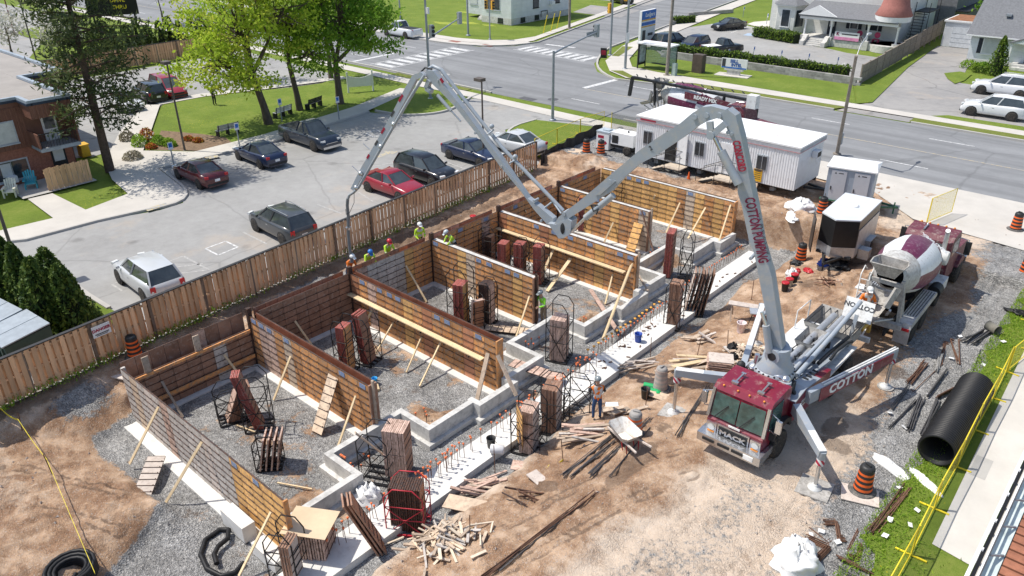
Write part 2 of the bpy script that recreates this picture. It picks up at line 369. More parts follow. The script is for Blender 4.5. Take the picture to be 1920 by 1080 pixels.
TRACKS = [[(-14.2, 4), (-12.6, 11), (-11.7, 15), (-10.9, 17.2), (-9.6, 19.4)], [(-12.2, 4), (-11.0, 10.5), (-10.2, 14), (-9.5, 16.5), (-8.8, 18.5)], [(-29.5, 2), (-26.6, 4.4), (-24.0, 5.6), (-22.6, 6.1)], [(-28, .5), (-25.4, 3.2), (-22.8, 4.6), (-21.4, 5.2)], [(-6.2, 8), (-5.9, 14), (-5.6, 19), (-5.0, 26), (-4.9, 34), (-5.0, 44)], [(-8.6, 6), (-8.1, 12), (-7.8, 17)], [(-4.2, 33), (-4.6, 40), (-6.4, 47)]]
def track(X, Y, pl):
 m = np.zeros_like(X)
 for (x0, y0), (x1, y1) in zip(pl[:-1], pl[1:]):
  dx, dy = x1 - x0, y1 - y0; t = np.clip(((X - x0) * dx + (Y - y0) * dy) / (dx * dx + dy * dy), 0, 1); d = np.hypot(X - x0 - t * dx, Y - y0 - t * dy) + .12 * fbm(X * 1.5, Y * 1.5, 2, 33)
  m = np.maximum(m, np.clip(1.25 - np.abs(d - .16) / .12, 0, 1))
 return m * np.clip(.75 + fbm(X * 1.2, Y * 1.2, 3, 37) * 2.5, 0, 1)
def hz(x, y): return float(hfun(np.array([x]), np.array([y]))[0])
def site():
 st = .078
 xs = np.linspace(SX0, SX1, int((SX1 - SX0) / st)); ys = np.linspace(SY0, SY1, int((SY1 - SY0) / st))
 X, Y = np.meshgrid(xs, ys); H = hfun(X, Y); H0 = hfun(X, Y, False)
 nx, ny = len(xs), len(ys)
 me = bpy.data.meshes.new('site_ground')
 i = np.arange(nx * ny).reshape(ny, nx)
 F = np.stack([i[:-1, :-1], i[:-1, 1:], i[1:, 1:], i[1:, :-1]], -1).reshape(-1, 4)
 me.vertices.add(nx * ny); me.vertices.foreach_set('co', np.stack([X, Y, H], -1).ravel().astype(np.float32))
 me.loops.add(F.size); me.loops.foreach_set('vertex_index', F.ravel().astype(np.int32))
 me.polygons.add(len(F)); me.polygons.foreach_set('loop_start', np.arange(0, F.size, 4, dtype=np.int32))
 me.update(calc_edges=True); me.polygons.foreach_set('use_smooth', np.ones(len(F), bool))
 n = fbm(X * .3, Y * .3, 4, 3)
 grav = np.clip((-1.18 - H0) / .2, 0, 1) * (1.02 + np.clip(fbm(X * .8, Y * .8, 4, 17), -.5, 0) * 2.2)                                   # pit floor
 heap = sum(np.exp(-((X - cx) / rx) ** 2 - ((Y - cy) / ry) ** 2) for cx, cy, rx, ry in ((-18.7, 9.9, .35, .7), (-18.75, 16.2, .8, .35), (-18.45, 16.55, .35, .6), (-18.9, 25.9, .4, 1.2), (-19.3, 34.6, .6, .7)))
 grav = grav - 2.0 * np.clip(heap, 0, 1)
 grav = np.maximum(grav, np.clip((X + 6.3 + n * 3.2) / 1.6, 0, 1) * np.clip((Y - 13) / 4, 0, 1))   # stone yard by the pipe
 grav = np.maximum(grav, np.clip((Y - 41.8 + n * 2) / 1.2, 0, 1) * np.clip((-22.5 - X) / 1.5, 0, 1))
 grav = np.maximum(grav, .62 * np.clip(1 - np.hypot((X + 12.6) / 1.3, (Y - 24.3) / .7), 0, 1))
 grav = np.maximum(grav, np.clip(1.3 - np.hypot((X + 29.3) / 1.0, (Y - 18.5) / 3.2), 0, .8))
 grav = np.maximum(grav, np.clip(1.25 - np.hypot((X + 28.9) / .9, (Y - 7.2) / 1.3), 0, .9))
 grav = np.maximum(grav, .40 * np.clip(1.2 - np.abs(X + 7.4 + n * 4) / 1.6, 0, 1) * np.clip((22 - Y) / 3, 0, 1))
 dust = np.clip((X + 10.6 + n * 3) / 1.6, 0, 1) * .80 * np.clip((30 - Y) / 6, .15, 1)
 dust = np.maximum(dust, .9 * np.clip((Y - 41) / 3, 0, 1) * np.clip((X + 13) / 2, 0, 1))
 dust = np.maximum(dust, .75 * np.clip(1 - np.abs(X + 14.4) / 1.4, 0, 1) * np.clip((24 - Y) / 6, 0, 1))
 dust = np.maximum(dust, .55 * np.clip(1 - np.abs(X + 29.2) / 1.1, 0, 1))
 dust = np.maximum(dust, .5 * np.clip((5.6 - Y) / 2, 0, 1) * np.clip((-23 - X) / 2, 0, 1))
 wet = np.zeros_like(X)
 for cx, cy, rx, ry in ((-5.9, 22.9, .75, .5), (-6.3, 23.9, .5, .9), (-6.6, 28.8, 1.6, .8), (-10.6, 17.6, .5, 2.0), (-12.4, 15.4, .6, .4), (-9.5, 31, .9, 3.0), (-29.9, 6, .7, 2.5), (-30.4, 24, .6, 14)):
  wet = np.maximum(wet, 1.05 * np.clip(1.25 - np.hypot((X - cx) / rx, (Y - cy) / ry), 0, .75))
 for pl in TRACKS: wet = np.maximum(wet, .62 * track(X, Y, pl) * np.clip((-6.8 - X) / 1.5, .35, 1))
 wet = np.maximum(wet, np.clip(fbm(X * .55, Y * .55, 4, 88) * 3.2 - .35, 0, .62) * np.clip((-8.5 - X) / 2, 0, 1))
 at = me.color_attributes.new('mask', 'FLOAT_COLOR', 'POINT')
 at.data.foreach_set('color', np.stack([np.clip(grav, 0, 1.2), dust, wet, np.ones_like(X)], -1).ravel().astype(np.float32))
 me.materials.append(MATS['site_earth'])
 o = link('site_ground', me); o['kind'] = 'structure'
site()
def sheet(name, poly, z, mat, parent=None):
 mb = MB(); n = len(poly); a = sum(poly[i][0] * poly[(i + 1) % n][1] - poly[(i + 1) % n][0] * poly[i][1] for i in range(n))
 if a < 0: poly = list(reversed(poly))
 mb.add([(p[0], p[1], z) for p in poly], [tuple(range(n))])
 me = mb.mesh(name, MATS[mat]); bm_ = bmesh.new(); bm_.from_mesh(me); bmesh.ops.triangulate(bm_, faces=bm_.faces); bm_.to_mesh(me); bm_.free()
 o = link(name, me, parent)
 if not parent: o['kind'] = 'structure'
 return o
def px(*pts): return [tuple(G(a, b))[:2] for a, b in pts]
# wide ground frame round the site
mb = MB(); BIG = 900
for x0, x1, y0, y1 in ((-BIG, SX0, -BIG, BIG), (SX1, BIG, -BIG, BIG), (SX0, SX1, -BIG, SY0), (SX0, SX1, SY1, BIG)):
 mb.add([(x0, y0, -.03), (x1, y0, -.03), (x1, y1, -.03), (x0, y1, -.03)], [(0, 1, 2, 3)])
struct('ground', mb, MATS['lawn'])
# main road with the mouth of the side street
road_poly = [(-400, 52.9), (-47, 52.4), (-30, 52.6), (60, 52.0), (60, 66.3), (-30, 66.4), (-38, 65.2), (-44.2, 64.3), (-47.6, 66.2), (-50.2, 69.2), (-54.2, 77.7), (-60.2, 112), (-82, 240), (-95, 240), (-73.4, 117.2), (-62.9, 74.8),
             (-63.6, 71.5), (-66.5, 68.6), (-72, 67.4), (-400, 67.4)]
sheet('main_road', road_poly, -.012, 'road_asphalt')
# car park of the apartment block
lot = [(-29.5, 1), (-32.55, 38.6), (-33.2, 39.8), (-34.3, 40.4), (-38.3, 42.2), (-40.4, 44.2), (-40.5, 47.6), (-35.2, 49.3), (-34.8, 51.2), (-48.6, 51.4), (-49.6, 49.5), (-48.0, 46.0), (-49.4, 42.6), (-52.0, 41.0), (-53, 40.6), (-51.4, 30.7), (-52.1, 22),
       (-47.7, 21.0), (-44.7, 19.7), (-44.6, 18.2), (-45.7, 14.9), (-45.9, 11.2), (-46.6, 10.1), (-52, -8), (-28.7, -8)]
sheet('car_park', lot, -.008, 'lot_asphalt')
sheet('rear_car_park', [(-85.9, 22), (-86, 35.5), (-86.1, 42), (-86.8, 49), (-64.5, 47.8), (-66.5, 40), (-68.4, 34.5), (-68.8, 30), (-64, 25.5), (-60, 26), (-58.4, 20), (-66, 8)], -.008, 'lot_asphalt')
sheet('corner_forecourt', [(-180, 20), (-180, 46), (-136, 46), (-126, 43), (-112, 36), (-100, 30), (-96, 24), (-100, 14)], -.008, 'lot_asphalt')
def ribbon(mb, pts, w, z0, z1, mi=0, side=0):
 """kerb-like strip along a polyline; side -1/0/1 offsets it"""
 P = [Vector((p[0], p[1])) for p in pts]; L_, R_ = [], []
 for i, p in enumerate(P):
  d = (P[min(i + 1, len(P) - 1)] - P[max(i - 1, 0)]).normalized(); n = Vector((-d.y, d.x))
  c = p + n * (side * w / 2); L_.append(c + n * (w / 2)); R_.append(c - n * (w / 2))
 vs = []
 for a, b in zip(L_, R_): vs += [(a.x, a.y, z0), (b.x, b.y, z0), (b.x, b.y, z1), (a.x, a.y, z1)]
 fs = [(0, 1, 2, 3), tuple(len(vs) - 4 + k for k in (3, 2, 1, 0))]
 for i in range(len(P) - 1):
  o = i * 4
  for k in range(4): fs.append((o + k, o + (k + 1) % 4, o + 4 + (k + 1) % 4, o + 4 + k))
 return mb.add(vs, fs, mi)
def arc(p, q, r, k=6):
 """rounded joint: quadratic curve p-q-r"""
 return [tuple(Vector(p) * (1 - t) ** 2 + Vector(q) * 2 * t * (1 - t) + Vector(r) * t * t) for t in [i / k for i in range(k + 1)]]
KERB = MATS['kerb_concrete']
def kerb(name, pts, w=.2, z1=.13, side=0): return struct(name, ribbon(MB(), pts, w, -.1, z1, 0, side), KERB)
# apartment walk: slabs and kerbs
ap_front = [(-46.6, 10.1), (-45.9, 11.2), (-45.7, 14.9)] + arc((-45.2, 17.6), (-43.9, 20.4), (-47.7, 21.0)) + [(-52.0, 21.7)]
sheet('apartment_walk', ap_front + [(-51.5, 30.7), (-53.0, 40.6), (-55.8, 48.6), (-57.3, 48.0), (-55.0, 40.5), (-53.6, 31), (-53.6, 25.2), (-56.7, 22.9), (-61.8, 26.0), (-68.9, 30.2), (-69.8, 29.2), (-63, 24), (-56.0, 19.8), (-52.0, 18.6), (-48.6, 18.1), (-47.8, 15.2), (-52.3, 15.0), (-52.4, 13.6), (-47.9, 13.4), (-48.3, 10)], .10, 'walk_concrete')
kerb('apartment_kerb', [(-50, -2), (-46.5, 10.1), (-45.8, 11.2), (-45.6, 14.9)] + arc((-45.1, 17.6), (-43.8, 20.4), (-47.6, 21.1)) + [(-52.0, 21.85)], .18, .125)
kerb('apartment_kerb', [(-52.0, 21.85), (-51.4, 30.7), (-52.9, 40.7)], .18, .125)
isl = [(-52.6, 41.2)] + arc((-50.0, 41.6), (-47.3, 43.6), (-48.2, 46.2)) + [(-49.6, 49.6)]
kerb('island_kerb', isl, .22, .14)
sheet('island_lawn', isl + [(-52.5, 49.4), (-57.0, 47.6), (-54.4, 42)], .09, 'lawn')
sheet('park_lawn', [(-53.4, 25.3), (-53.4, 31), (-54.8, 40.5), (-57.2, 48.2), (-61.0, 49.6), (-66, 47.5), (-64.6, 44), (-67.0, 38.5), (-68.6, 34.0), (-68.7, 30.3), (-61.7, 26.3), (-56.7, 23.1)], .08, 'lawn')
sheet('garden_bed', [(-53.5, 25.4), (-53.5, 28.2), (-55.2, 28.6), (-57.6, 27.8), (-60.8, 26.3), (-57.6, 24.2), (-56.6, 23.3)], .095, 'garden_soil')
sheet('rear_walk', [(-68.9, 30.2), (-68.7, 34.3), (-66.9, 39.6), (-64.6, 47.4), (-65.8, 47.8), (-68.2, 40), (-70.0, 34.5), (-70.2, 30.2)], .09, 'walk_concrete')
sheet('yellow_ramp_mark', px((272, 395), (312, 383), (314, 388), (278, 399)), .106, 'yellow_paint')
sheet('yellow_ramp_mark', px((386, 302), (412, 297), (408, 293), (384, 297)), .106, 'yellow_paint')
# grass strip by the bushes at the left end of the car park
sheet('bush_lawn', px((0, 640), (0, 470), (18, 480), (110, 520), (160, 560), (205, 580), (225, 590), (213, 608), (0, 708)), .06, 'lawn')
kerb('bush_kerb', px((120, 520), (165, 555), (205, 580)), .22, .13)
# driveway-side lawn by the site entrance
dl = [(-34.2, 40.5)] + arc((-36.6, 41.6), (-40.2, 42.8), (-40.4, 46.0)) + [(-40.3, 47.8), (-35.5, 49.2), (-34.4, 49.2), (-33.35, 40.3)]
sheet('drive_lawn', dl, .07, 'lawn')
kerb('drive_kerb', dl[:9] + [(-40.4, 47.9)], .18, .12)
# pavements along the main road
sheet('near_pavement', [(-300, 50.0), (-64.6, 50.1), (-58, 49.9), (-49.8, 50.0), (-34.9, 49.5), (-31.6, 49.2), (-31.6, 51.3), (-34.8, 51.1), (-49.6, 51.4), (-58, 51.5), (-64.8, 51.6), (-300, 51.6)], .015, 'walk_concrete')
kerb('near_kerb', [(-300, 52.9), (-66, 52.85), (-49.6, 52.45)], .2, .12)
kerb('near_kerb', [(-34.9, 52.5), (-31, 52.6), (-18.6, 52.55)], .2, .12)
sheet('near_verge', [(-31.6, 51.0), (-19, 51.2), (-19, 52.4), (-31.6, 52.5)], .03, 'verge')
sheet('near_verge', [(-63, 51.65), (-52, 51.5), (-52, 52.3), (-63, 52.6)], .03, 'verge')
sheet('site_apron', [(-18.6, 48.9), (-13.6, 48.6), (-10.4, 45.6), (-3.0, 44.6), (8, 44), (8, 52.3), (-18.6, 52.5)], .035, 'walk_concrete')
sheet('site_pavement', [(-31.6, 49.2), (-18.6, 49.3), (-18.6, 50.9), (-31.6, 51.0)], .045, 'walk_concrete')
# far side pavement and verge
cR = arc((-54.3, 78.0), (-50.3, 67.0), (-44.0, 64.35), 8)
kerb('far_kerb', [(-82.2, 240), (-60.4, 112), ] + cR + [(-38, 65.25), (-30, 66.45), (-23.2, 66.5)], .2, .13)
kerb('far_kerb', [(-17.0, 66.45), (60, 66.4)], .2, .13)
sheet('far_pavement', [(-81.6, 240), (-59.9, 112), (-53.6, 79.5), (-50.0, 71.0), (-46.6, 67.0), (-43.4, 65.3), (-40.5, 66.2), (-37, 67.6), (-22.4, 68.0), (-17, 68.0), (60, 67.6), (60, 69.1), (-17, 69.4), (-22.4, 69.5), (-38, 69.6), (-42.5, 69.6), (-46, 70.2), (-48.6, 73.5), (-51.6, 80), (-57.6, 112), (-79, 240)], .07, 'walk_concrete')
sheet('far_verge', [(-40.5, 65.6), (-37, 66.3), (-23.2, 66.7), (-22.6, 67.9), (-37, 67.5), (-40.3, 66.1)], .08, 'verge')
sheet('far_verge', [(-17.2, 66.6), (60, 66.5), (60, 67.6), (-17.2, 67.95)], .08, 'verge')
sheet('corner_verge', [(-53.4, 79.2), (-51.0, 73.6), (-50.2, 73.8), (-52.2, 79.6)], .085, 'verge')
sheet('corner_verge', [(-46.6, 67.2), (-43.2, 65.5), (-42.0, 65.8), (-43.6, 66.6), (-45.6, 67.9)], .085, 'verge')
sheet('far_lawn', [(-48.4, 73.8), (-46, 70.4), (-42.5, 69.7), (-22.5, 69.6), (-25.4, 76.6), (-40, 76.5), (-46.5, 76.6), (-50.6, 81), (-51.4, 80.2)], .06, 'lawn')
sheet('driveway_strip_lawn', [(-22.5, 69.6), (-21.6, 71.0), (-24.0, 88), (-25.2, 101.5), (-26.6, 101.5), (-25.2, 77)], .06, 'lawn')
sheet('driveway', [(-23.0, 66.6), (-22.3, 69.6), (-21.7, 71.2), (-24.2, 88), (-25.3, 102.9), (-19.6, 102.9), (-19.4, 92), (-18.0, 84), (-14, 83.6), (-13, 81), (-6, 84), (-6, 71.2), (-16.0, 69.5), (-17.2, 66.6)], -.002, 'drive_asphalt')
sheet('bungalow_lawn', [(-6, 69.3), (-16.4, 69.5), (-15.4, 70.6), (-6, 70.8)], .06, 'lawn')
sheet('bungalow_lawn', px((1770, 138), (1800, 135), (1822, 140), (1808, 152), (1790, 158), (1776, 148)), .06, 'lawn')
# car park of the big house
sheet('house_car_park', [(-46.8, 77.4), (-25.3, 77.6), (-27.5, 91.5), (-31.8, 92.0), (-34, 93.0), (-41.4, 94.8), (-43.6, 96), (-44.4, 100), (-50.0, 103), (-53.2, 103), (-54.5, 97), (-57.6, 96.6), (-54.6, 84), (-51.5, 81), (-49.4, 80)], .0, 'lot_asphalt')
sheet('house_path', [(-44.2, 100.5), (-49.8, 103.6), (-50, 106), (-45, 116), (-42, 110)], .03, 'pale_walk')
sheet('white_house_drive', [(-75.4, 98), (-66.8, 98), (-68.6, 106), (-78, 106)], .0, 'drive_asphalt')
sheet('white_house_gravel', [(-75, 112), (-70.6, 110), (-72.4, 122), (-92, 128), (-90, 112)], .0, 'lot_asphalt')
sheet('corner_pavement', [(-400, 69.4), (-100, 69.4), (-72, 69.3), (-66.8, 70.4), (-64.4, 72.8), (-64.1, 75.5), (-74.5, 117), (-97, 240), (-98.6, 240), (-76.0, 117), (-65.9, 78), (-66.4, 74.4), (-69.2, 72.0), (-73, 71.0), (-400, 71)], .05, 'walk_concrete')
sheet('corner_pavement', [(-100, 67.5), (-72, 67.6), (-66.4, 68.8), (-63.8, 71.6), (-63.2, 74.2), (-64.2, 74.6), (-64.5, 72.8), (-66.9, 70.3), (-72, 69.2), (-100, 69.3)], .048, 'walk_concrete')
kerb('corner_kerb', [(-400, 67.5), (-100, 67.5)] + arc((-74, 67.4), (-63.9, 67.4), (-63.0, 75.0), 8) + [(-73.5, 117), (-95, 240)], .2, .13)
for q in ((-66.3, 69.6), (-71.3, 69.0), (-49.2, 71.3)):
 sheet('tactile_plate', [(q[0] - .8, q[1] - .4), (q[0] + .8, q[1] - .4), (q[0] + .8, q[1] + .4), (q[0] - .8, q[1] + .4)], .056, 'tactile_red')
sheet('tactile_plate', px((1390, 60), (1391, 60), (1391, 61)), .0, 'tactile_red') if False else None
# right hand lawn, walk beside the neighbour
rn = random.Random(3)
edge = [(-3.55 + rn.uniform(-.22, .22) + (.5 if y < 19 else 0), y) for y in np.arange(8, 45, .45)]
sheet('side_lawn', edge + [(-.9, 45), (-.9, 8)], .055, 'lawn')
sheet('side_walk', [(-2.05, 20.25), (-2.45, 33.5), (-2.6, 46), (-.95, 46), (-.95, 20.1)], .075, 'pale_walk')
sheet('walk_cover', [(-2.1, 24.2), (-2.15, 25.4), (-1.65, 25.4), (-1.62, 24.2)], .08, 'kerb_concrete')
sheet('neighbour_yard', [(-.9, -20), (30, -20), (30, 44), (-.9, 44)], -.001, 'walk_concrete')
# ---- painted markings
def mark(name, pts, mat='white_paint', z=.0): return sheet(name, pts, z, mat)
def line(name, a, b, w=.12, mat='worn_paint', z=-.003):
 a = Vector(a[:2]); b = Vector(b[:2]); d = (b - a).normalized(); n = Vector((-d.y, d.x)) * w / 2
 return mark(name, [tuple(a + n), tuple(b + n), tuple(b - n), tuple(a - n)], mat, z)
for x in np.arange(-42.6, 45, 9.0):
 line('lane_line', (x, 55.5), (x + 3.1, 55.5), .13, 'white_paint'); line('lane_line', (x + 1.0, 62.9), (x + 4.1, 62.9), .13, 'white_paint')
for x in np.arange(-72, -170, -9.0):
 line('lane_line', (x, 56.0), (x - 3.1, 56.0), .13, 'white_paint'); line('lane_line', (x, 63.2), (x - 3.1, 63.2), .13, 'white_paint')
line('centre_line', (-44.0, 59.25), (55, 59.1), .12, 'road_yellow'); line('centre_line', (-71, 59.6), (-300, 59.9), .12, 'road_yellow')
line('stop_line', (-44.2, 59.5), (-43.9, 64.7), .55, 'white_paint')
line('stop_line', (-71.3, 53.4), (-71.4, 59.3), .5, 'white_paint')
def crosswalk(a, b, n, wid, ln):
 a = Vector(a); b = Vector(b); d = (b - a).normalized(); q = Vector((-d.y, d.x))
 for i in range(n):
  c = a.lerp(b, (i + .5) / n); u = d * wid / 2; v = q * ln / 2
  mark('crosswalk_bar', [tuple(c - u - v), tuple(c + u - v), tuple(c + u + v), tuple(c - u + v)], 'white_paint', -.003)
 for s in (-1, 1):
  o = q * s * (ln / 2 + .28); line('crosswalk_edge', a + o, b + o, .16, 'white_paint', -.002)
crosswalk((-67.0, 53.6), (-67.3, 66.6), 9, .75, 2.7)
crosswalk((-62.4, 71.4), (-51.6, 70.9), 9, .65, 2.4)
line('stop_line', (-61.6, 74.8), (-57.4, 75.2), .5, 'white_paint')
# car park bays and boxes
bay = [((583, 253), (640, 262)), ((412, 300), (480, 333)), ((480, 333), (440, 343)), ((595, 383), (640, 400)), ((456, 435), (500, 457)), ((672, 360), (700, 378)), ((820, 297), (875, 318)), ((690, 222), (750, 240)), ((350, 352), (385, 362)), ((490, 305), (545, 322)), ((737, 305), (700, 312))]
for a, b in bay: line('bay_line', G(*a), G(*b), .11, 'worn_paint')
for k in range(5):
 a = G(404 + k * 4, 303 + k * 7); b = G(440 + k * 3, 300 + k * 8) if k else G(418, 299); line('hatch_line', a, b, .11, 'worn_paint')
for s_, e_ in (((308, 493), (344, 480)), ((344, 480), (392, 506)), ((322, 502), (380, 494)), ((333, 513), (390, 506)), ((210, 533), (229, 545)), ((212, 532), (224, 528))): line('hatch_line', G(*s_), G(*e_), .11, 'worn_paint')
def boxmark(c):
 for i in range(4): line('bay_symbol_box', G(*c[i]), G(*c[(i + 1) % 4]), .1, 'white_paint')
boxmark([(385, 466), (423, 452), (446, 463), (409, 478)]); boxmark([(687, 250), (705, 243), (722, 251), (700, 257)])
boxmark([(515, 315), (530, 308), (545, 311), (525, 320)])
mark('lot_arrow', px((700, 293), (722, 286), (720, 283), (747, 284), (735, 289), (732, 287), (710, 296)), 'yellow_paint', -.003)
mark('bay_symbol', px((1393, 66), (1402, 62), (1420, 64), (1412, 68)), 'blue_paint', .004)
line('bay_line', G(1370, 62), G(1402, 49), .12, 'white_paint', .004)
for x_ in (1478, 1530, 1585): line('bay_line', G(x_, 118), G(x_ - 22, 128), .1, 'white_paint', .004)
# manholes and drains
M('iron', (.10, .10, .105), .7, var=.2, rnd=0)
for q in ((835, 140), (1037, 186)):
 p = G(*q); sheet('manhole', [(p.x + .5 * math.cos(a), p.y + .5 * math.sin(a)) for a in np.arange(0, 2 * PI, PI / 6)], .002, 'worn_paint' if q[0] < 900 else 'iron')
p = G(990, 185); sheet('road_drain', [(p.x - .8, p.y - .4), (p.x + .8, p.y - .4), (p.x + .8, p.y + .4), (p.x - .8, p.y + .4)], .002, 'iron')
# ---- loose stones on the bare earth: real pebbles, too many to count
def stones():
 rs = np.random.default_rng(5); n = 9000; X = rs.uniform(-31, -3.6, n); Y = rs.uniform(1, 48, n); H = hfun(X, Y); k = (H > -1.25) & (X > fence_x(Y) + .2) & (rs.uniform(0, 1, n) < .25 + fbm(X * .5, Y * .5, 3, 90) * 1.6); X, Y, H = X[k], Y[k], H[k]; n = len(X)
 s = .018 + .05 * rs.uniform(0, 1, n) ** 4; base = np.array([(1, 0, 0), (-.5, .87, 0), (-.5, -.87, 0), (0, 0, .9), (0, 0, -.9)]); V = base[None] * (s[:, None, None] * rs.uniform(.6, 1.4, (n, 5, 1))); a = rs.uniform(0, 6.28, n); c, q = np.cos(a)[:, None], np.sin(a)[:, None]; x = V[:, :, 0] * c - V[:, :, 1] * q; y = V[:, :, 0] * q + V[:, :, 1] * c
 V = np.stack([x + X[:, None], y + Y[:, None], V[:, :, 2] + H[:, None] + s[:, None] * .3], -1).reshape(-1, 3); F = np.array([(0, 1, 3), (1, 2, 3), (2, 0, 3), (1, 0, 4), (2, 1, 4), (0, 2, 4)]); F = (F[None] + (np.arange(n) * 5)[:, None, None]).reshape(-1, 3)
 me = bpy.data.meshes.new('loose_stones'); me.from_pydata(V.tolist(), [], F.tolist()); me.materials.append(M('pebble', (.42, .37, .33), .9, var=.5, scale=9, rnd=0, world=True)); link('loose_stones', me)['kind'] = 'stuff'
stones()
# ================================================================ FORMWORK AND FOUNDATIONS
PLY = {
 'orange': M('ply_orange', (.70, .32, .115), .85, var=.3, scale=2.6, rnd=.22, spec=.15, dirt=(.36, .27, .20), dirtamt=.6),
 'yellow': M('ply_yellow', (.78, .45, .165), .85, var=.26, scale=2.6, rnd=.2, spec=.15, dirt=(.52, .31, .17), dirtamt=.5),
 'tan': M('ply_tan', (.66, .51, .37), .75, var=.2, scale=2.2, rnd=.12, dirt=(.36, .27, .2), dirtamt=.4),
 'pink': M('ply_pink', (.60, .42, .335), .8, var=.22, scale=2.5, rnd=.14, dirt=(.27, .17, .12), dirtamt=.5),
 'brown': M('ply_brown', (.31, .17, .11), .75, var=.3, scale=2.5, rnd=.18, dirt=(.40, .32, .27), dirtamt=.3),
 'rust': M('ply_rust', (.50, .215, .11), .7, var=.25, scale=2.5, rnd=.16, dirt=(.42, .3, .22), dirtamt=.25),
 'grey': M('ply_grey', (.56, .51, .46), .8, var=.18, scale=2.5, rnd=.1, dirt=(.30, .25, .21), dirtamt=.45),
 'pale': M('ply_pale', (.60, .52, .455), .8, var=.15, scale=2.5, rnd=.08, dirt=(.38, .31, .26), dirtamt=.35)}
STEEL = M('form_steel', (.055, .042, .038), .6, .3, var=.5, scale=6, rnd=.2, dirt=(.16, .075, .045), dirtamt=.6)
REDEDGE = M('red_edge', (.34, .085, .065), .65, var=.3, scale=5, rnd=.15, dirt=(.42, .34, .3), dirtamt=.3)
RUSTIN = M('rusty_inside', (.22, .075, .04), .75, var=.35, scale=3, rnd=.1)
BLUEST = M('blue_label', (.16, .24, .42), .6, var=.2, scale=9, rnd=.1, dirt=(.5, .5, .48), dirtamt=.5)
LUM = M('new_lumber', (.70, .54, .33), .7, var=.14, scale=2, rnd=.12, stretch=(1, 1, .25), dirt=(.5, .36, .22), dirtamt=.25)
LUMO = M('old_lumber', (.47, .37, .28), .8, var=.22, scale=3, rnd=.2, dirt=(.25, .18, .13), dirtamt=.35)
CONC = MATS['concrete_new']; CONCW = MATS['concrete_white']
PW, PH, PT = .61, 2.44, .055
def panel_mesh(mat, h=PH, w=PW):
 key = ('panel', mat, h, w)
 if key in CACHE: return CACHE[key]
 mb = MB(); mb.box((0, 0, h / 2), (w - .019, PT - .02, h - .006), mi=0)
 for s in (-1, 1): mb.box((s * (w / 2 - .006), 0, h / 2), (.012, PT - .036, h), mi=1)
 for z in (.005, h - .005): mb.box((0, 0, z), (w - .034, PT, .010), mi=1)
 CACHE[key] = mb.mesh('panel', [PLY[mat], STEEL]); return CACHE[key]
def rib_mesh(h=PH, w=PW):
 key = ('rib', h, w)
 if key in CACHE: return CACHE[key]
 mb = MB(); n = int(round(h / .305))
 for i in range(1, n):
  z = i * .305
  mb.box((0, -PT / 2 - .006, z), (w - .004, .014, .020))
  mb.box((w / 2 - .06, -PT / 2 - .010, z + .016), (.03, .022, .05))
 CACHE[key] = mb.mesh('crossbar', STEEL); return CACHE[key]
CACHE = {}
def sticker_mesh():
 if 'st' not in CACHE:
  mb = MB(); mb.box((0, 0, 0), (.34, .006, .20)); CACHE['st'] = mb.mesh('label_plate', BLUEST)
 return CACHE['st']
rf = random.Random(12)
def put_panel(parent, pos, rz, mat, h=PH, sticker=False, ribs=True, w=PW):
 o = link('panel', panel_mesh(mat, h, w), parent, pos, rz)
 if ribs: link('crossbar', rib_mesh(h, w), o)
 if sticker: link('label_plate', sticker_mesh(), o, (rf.uniform(-.06, .06), -PT / 2 - .004, h - .16))
 return o
def face(parent, a, b, h, palette, near=True, stick=.25, ribs=True):
 """a run of panels from a to b (local x,y,z of the foot); crossbars look to the right hand of a->b"""
 a = Vector(a); b = Vector(b); d = b - a; n = max(1, int(round(d.length / PW))); rz = math.atan2(d.y, d.x)
 if not near: rz += PI
 wid = d.length / n
 for i in range(n):
  c = a + d * ((i + .5) / n)
  m = palette[0] if rf.random() < .62 else rf.choice(palette)
  put_panel(parent, c, rz, m, h, rf.random() < stick, ribs, round(wid, 3))
YW = [8.43, 13.85, 19.15, 24.36, 29.43, 34.75, 39.12]
XE = [-16.75, -19.55, -18.14, -20.66, -18.42, -21.1, -18.22]
PAL = [['grey', 'tan', 'pink', 'grey', 'pale'], ['orange', 'yellow', 'pink', 'rust', 'tan'], ['orange', 'rust', 'yellow', 'pink'], ['orange', 'yellow', 'orange', 'tan'], ['orange', 'rust', 'pink', 'yellow'], ['orange', 'tan', 'orange', 'yellow'], ['yellow', 'yellow', 'tan', 'orange']]
TH = .33; ZB = -1.47; XL = -27.45
WLAB = ['grey weathered formwork wall nearest the earth slope, braced from outside', 'orange formwork wall, second from the earth slope, with a panel leaning on it', 'long formwork wall carrying a fresh plank, behind the tall brown panel stack',
  'short orange formwork wall with a worker leaning over its top', 'long formwork wall below the boom knuckle carrying a fresh plank', 'orange formwork wall with a yellow panel leaning near its end', 'farthest yellow formwork wall, in front of the white site trailer']
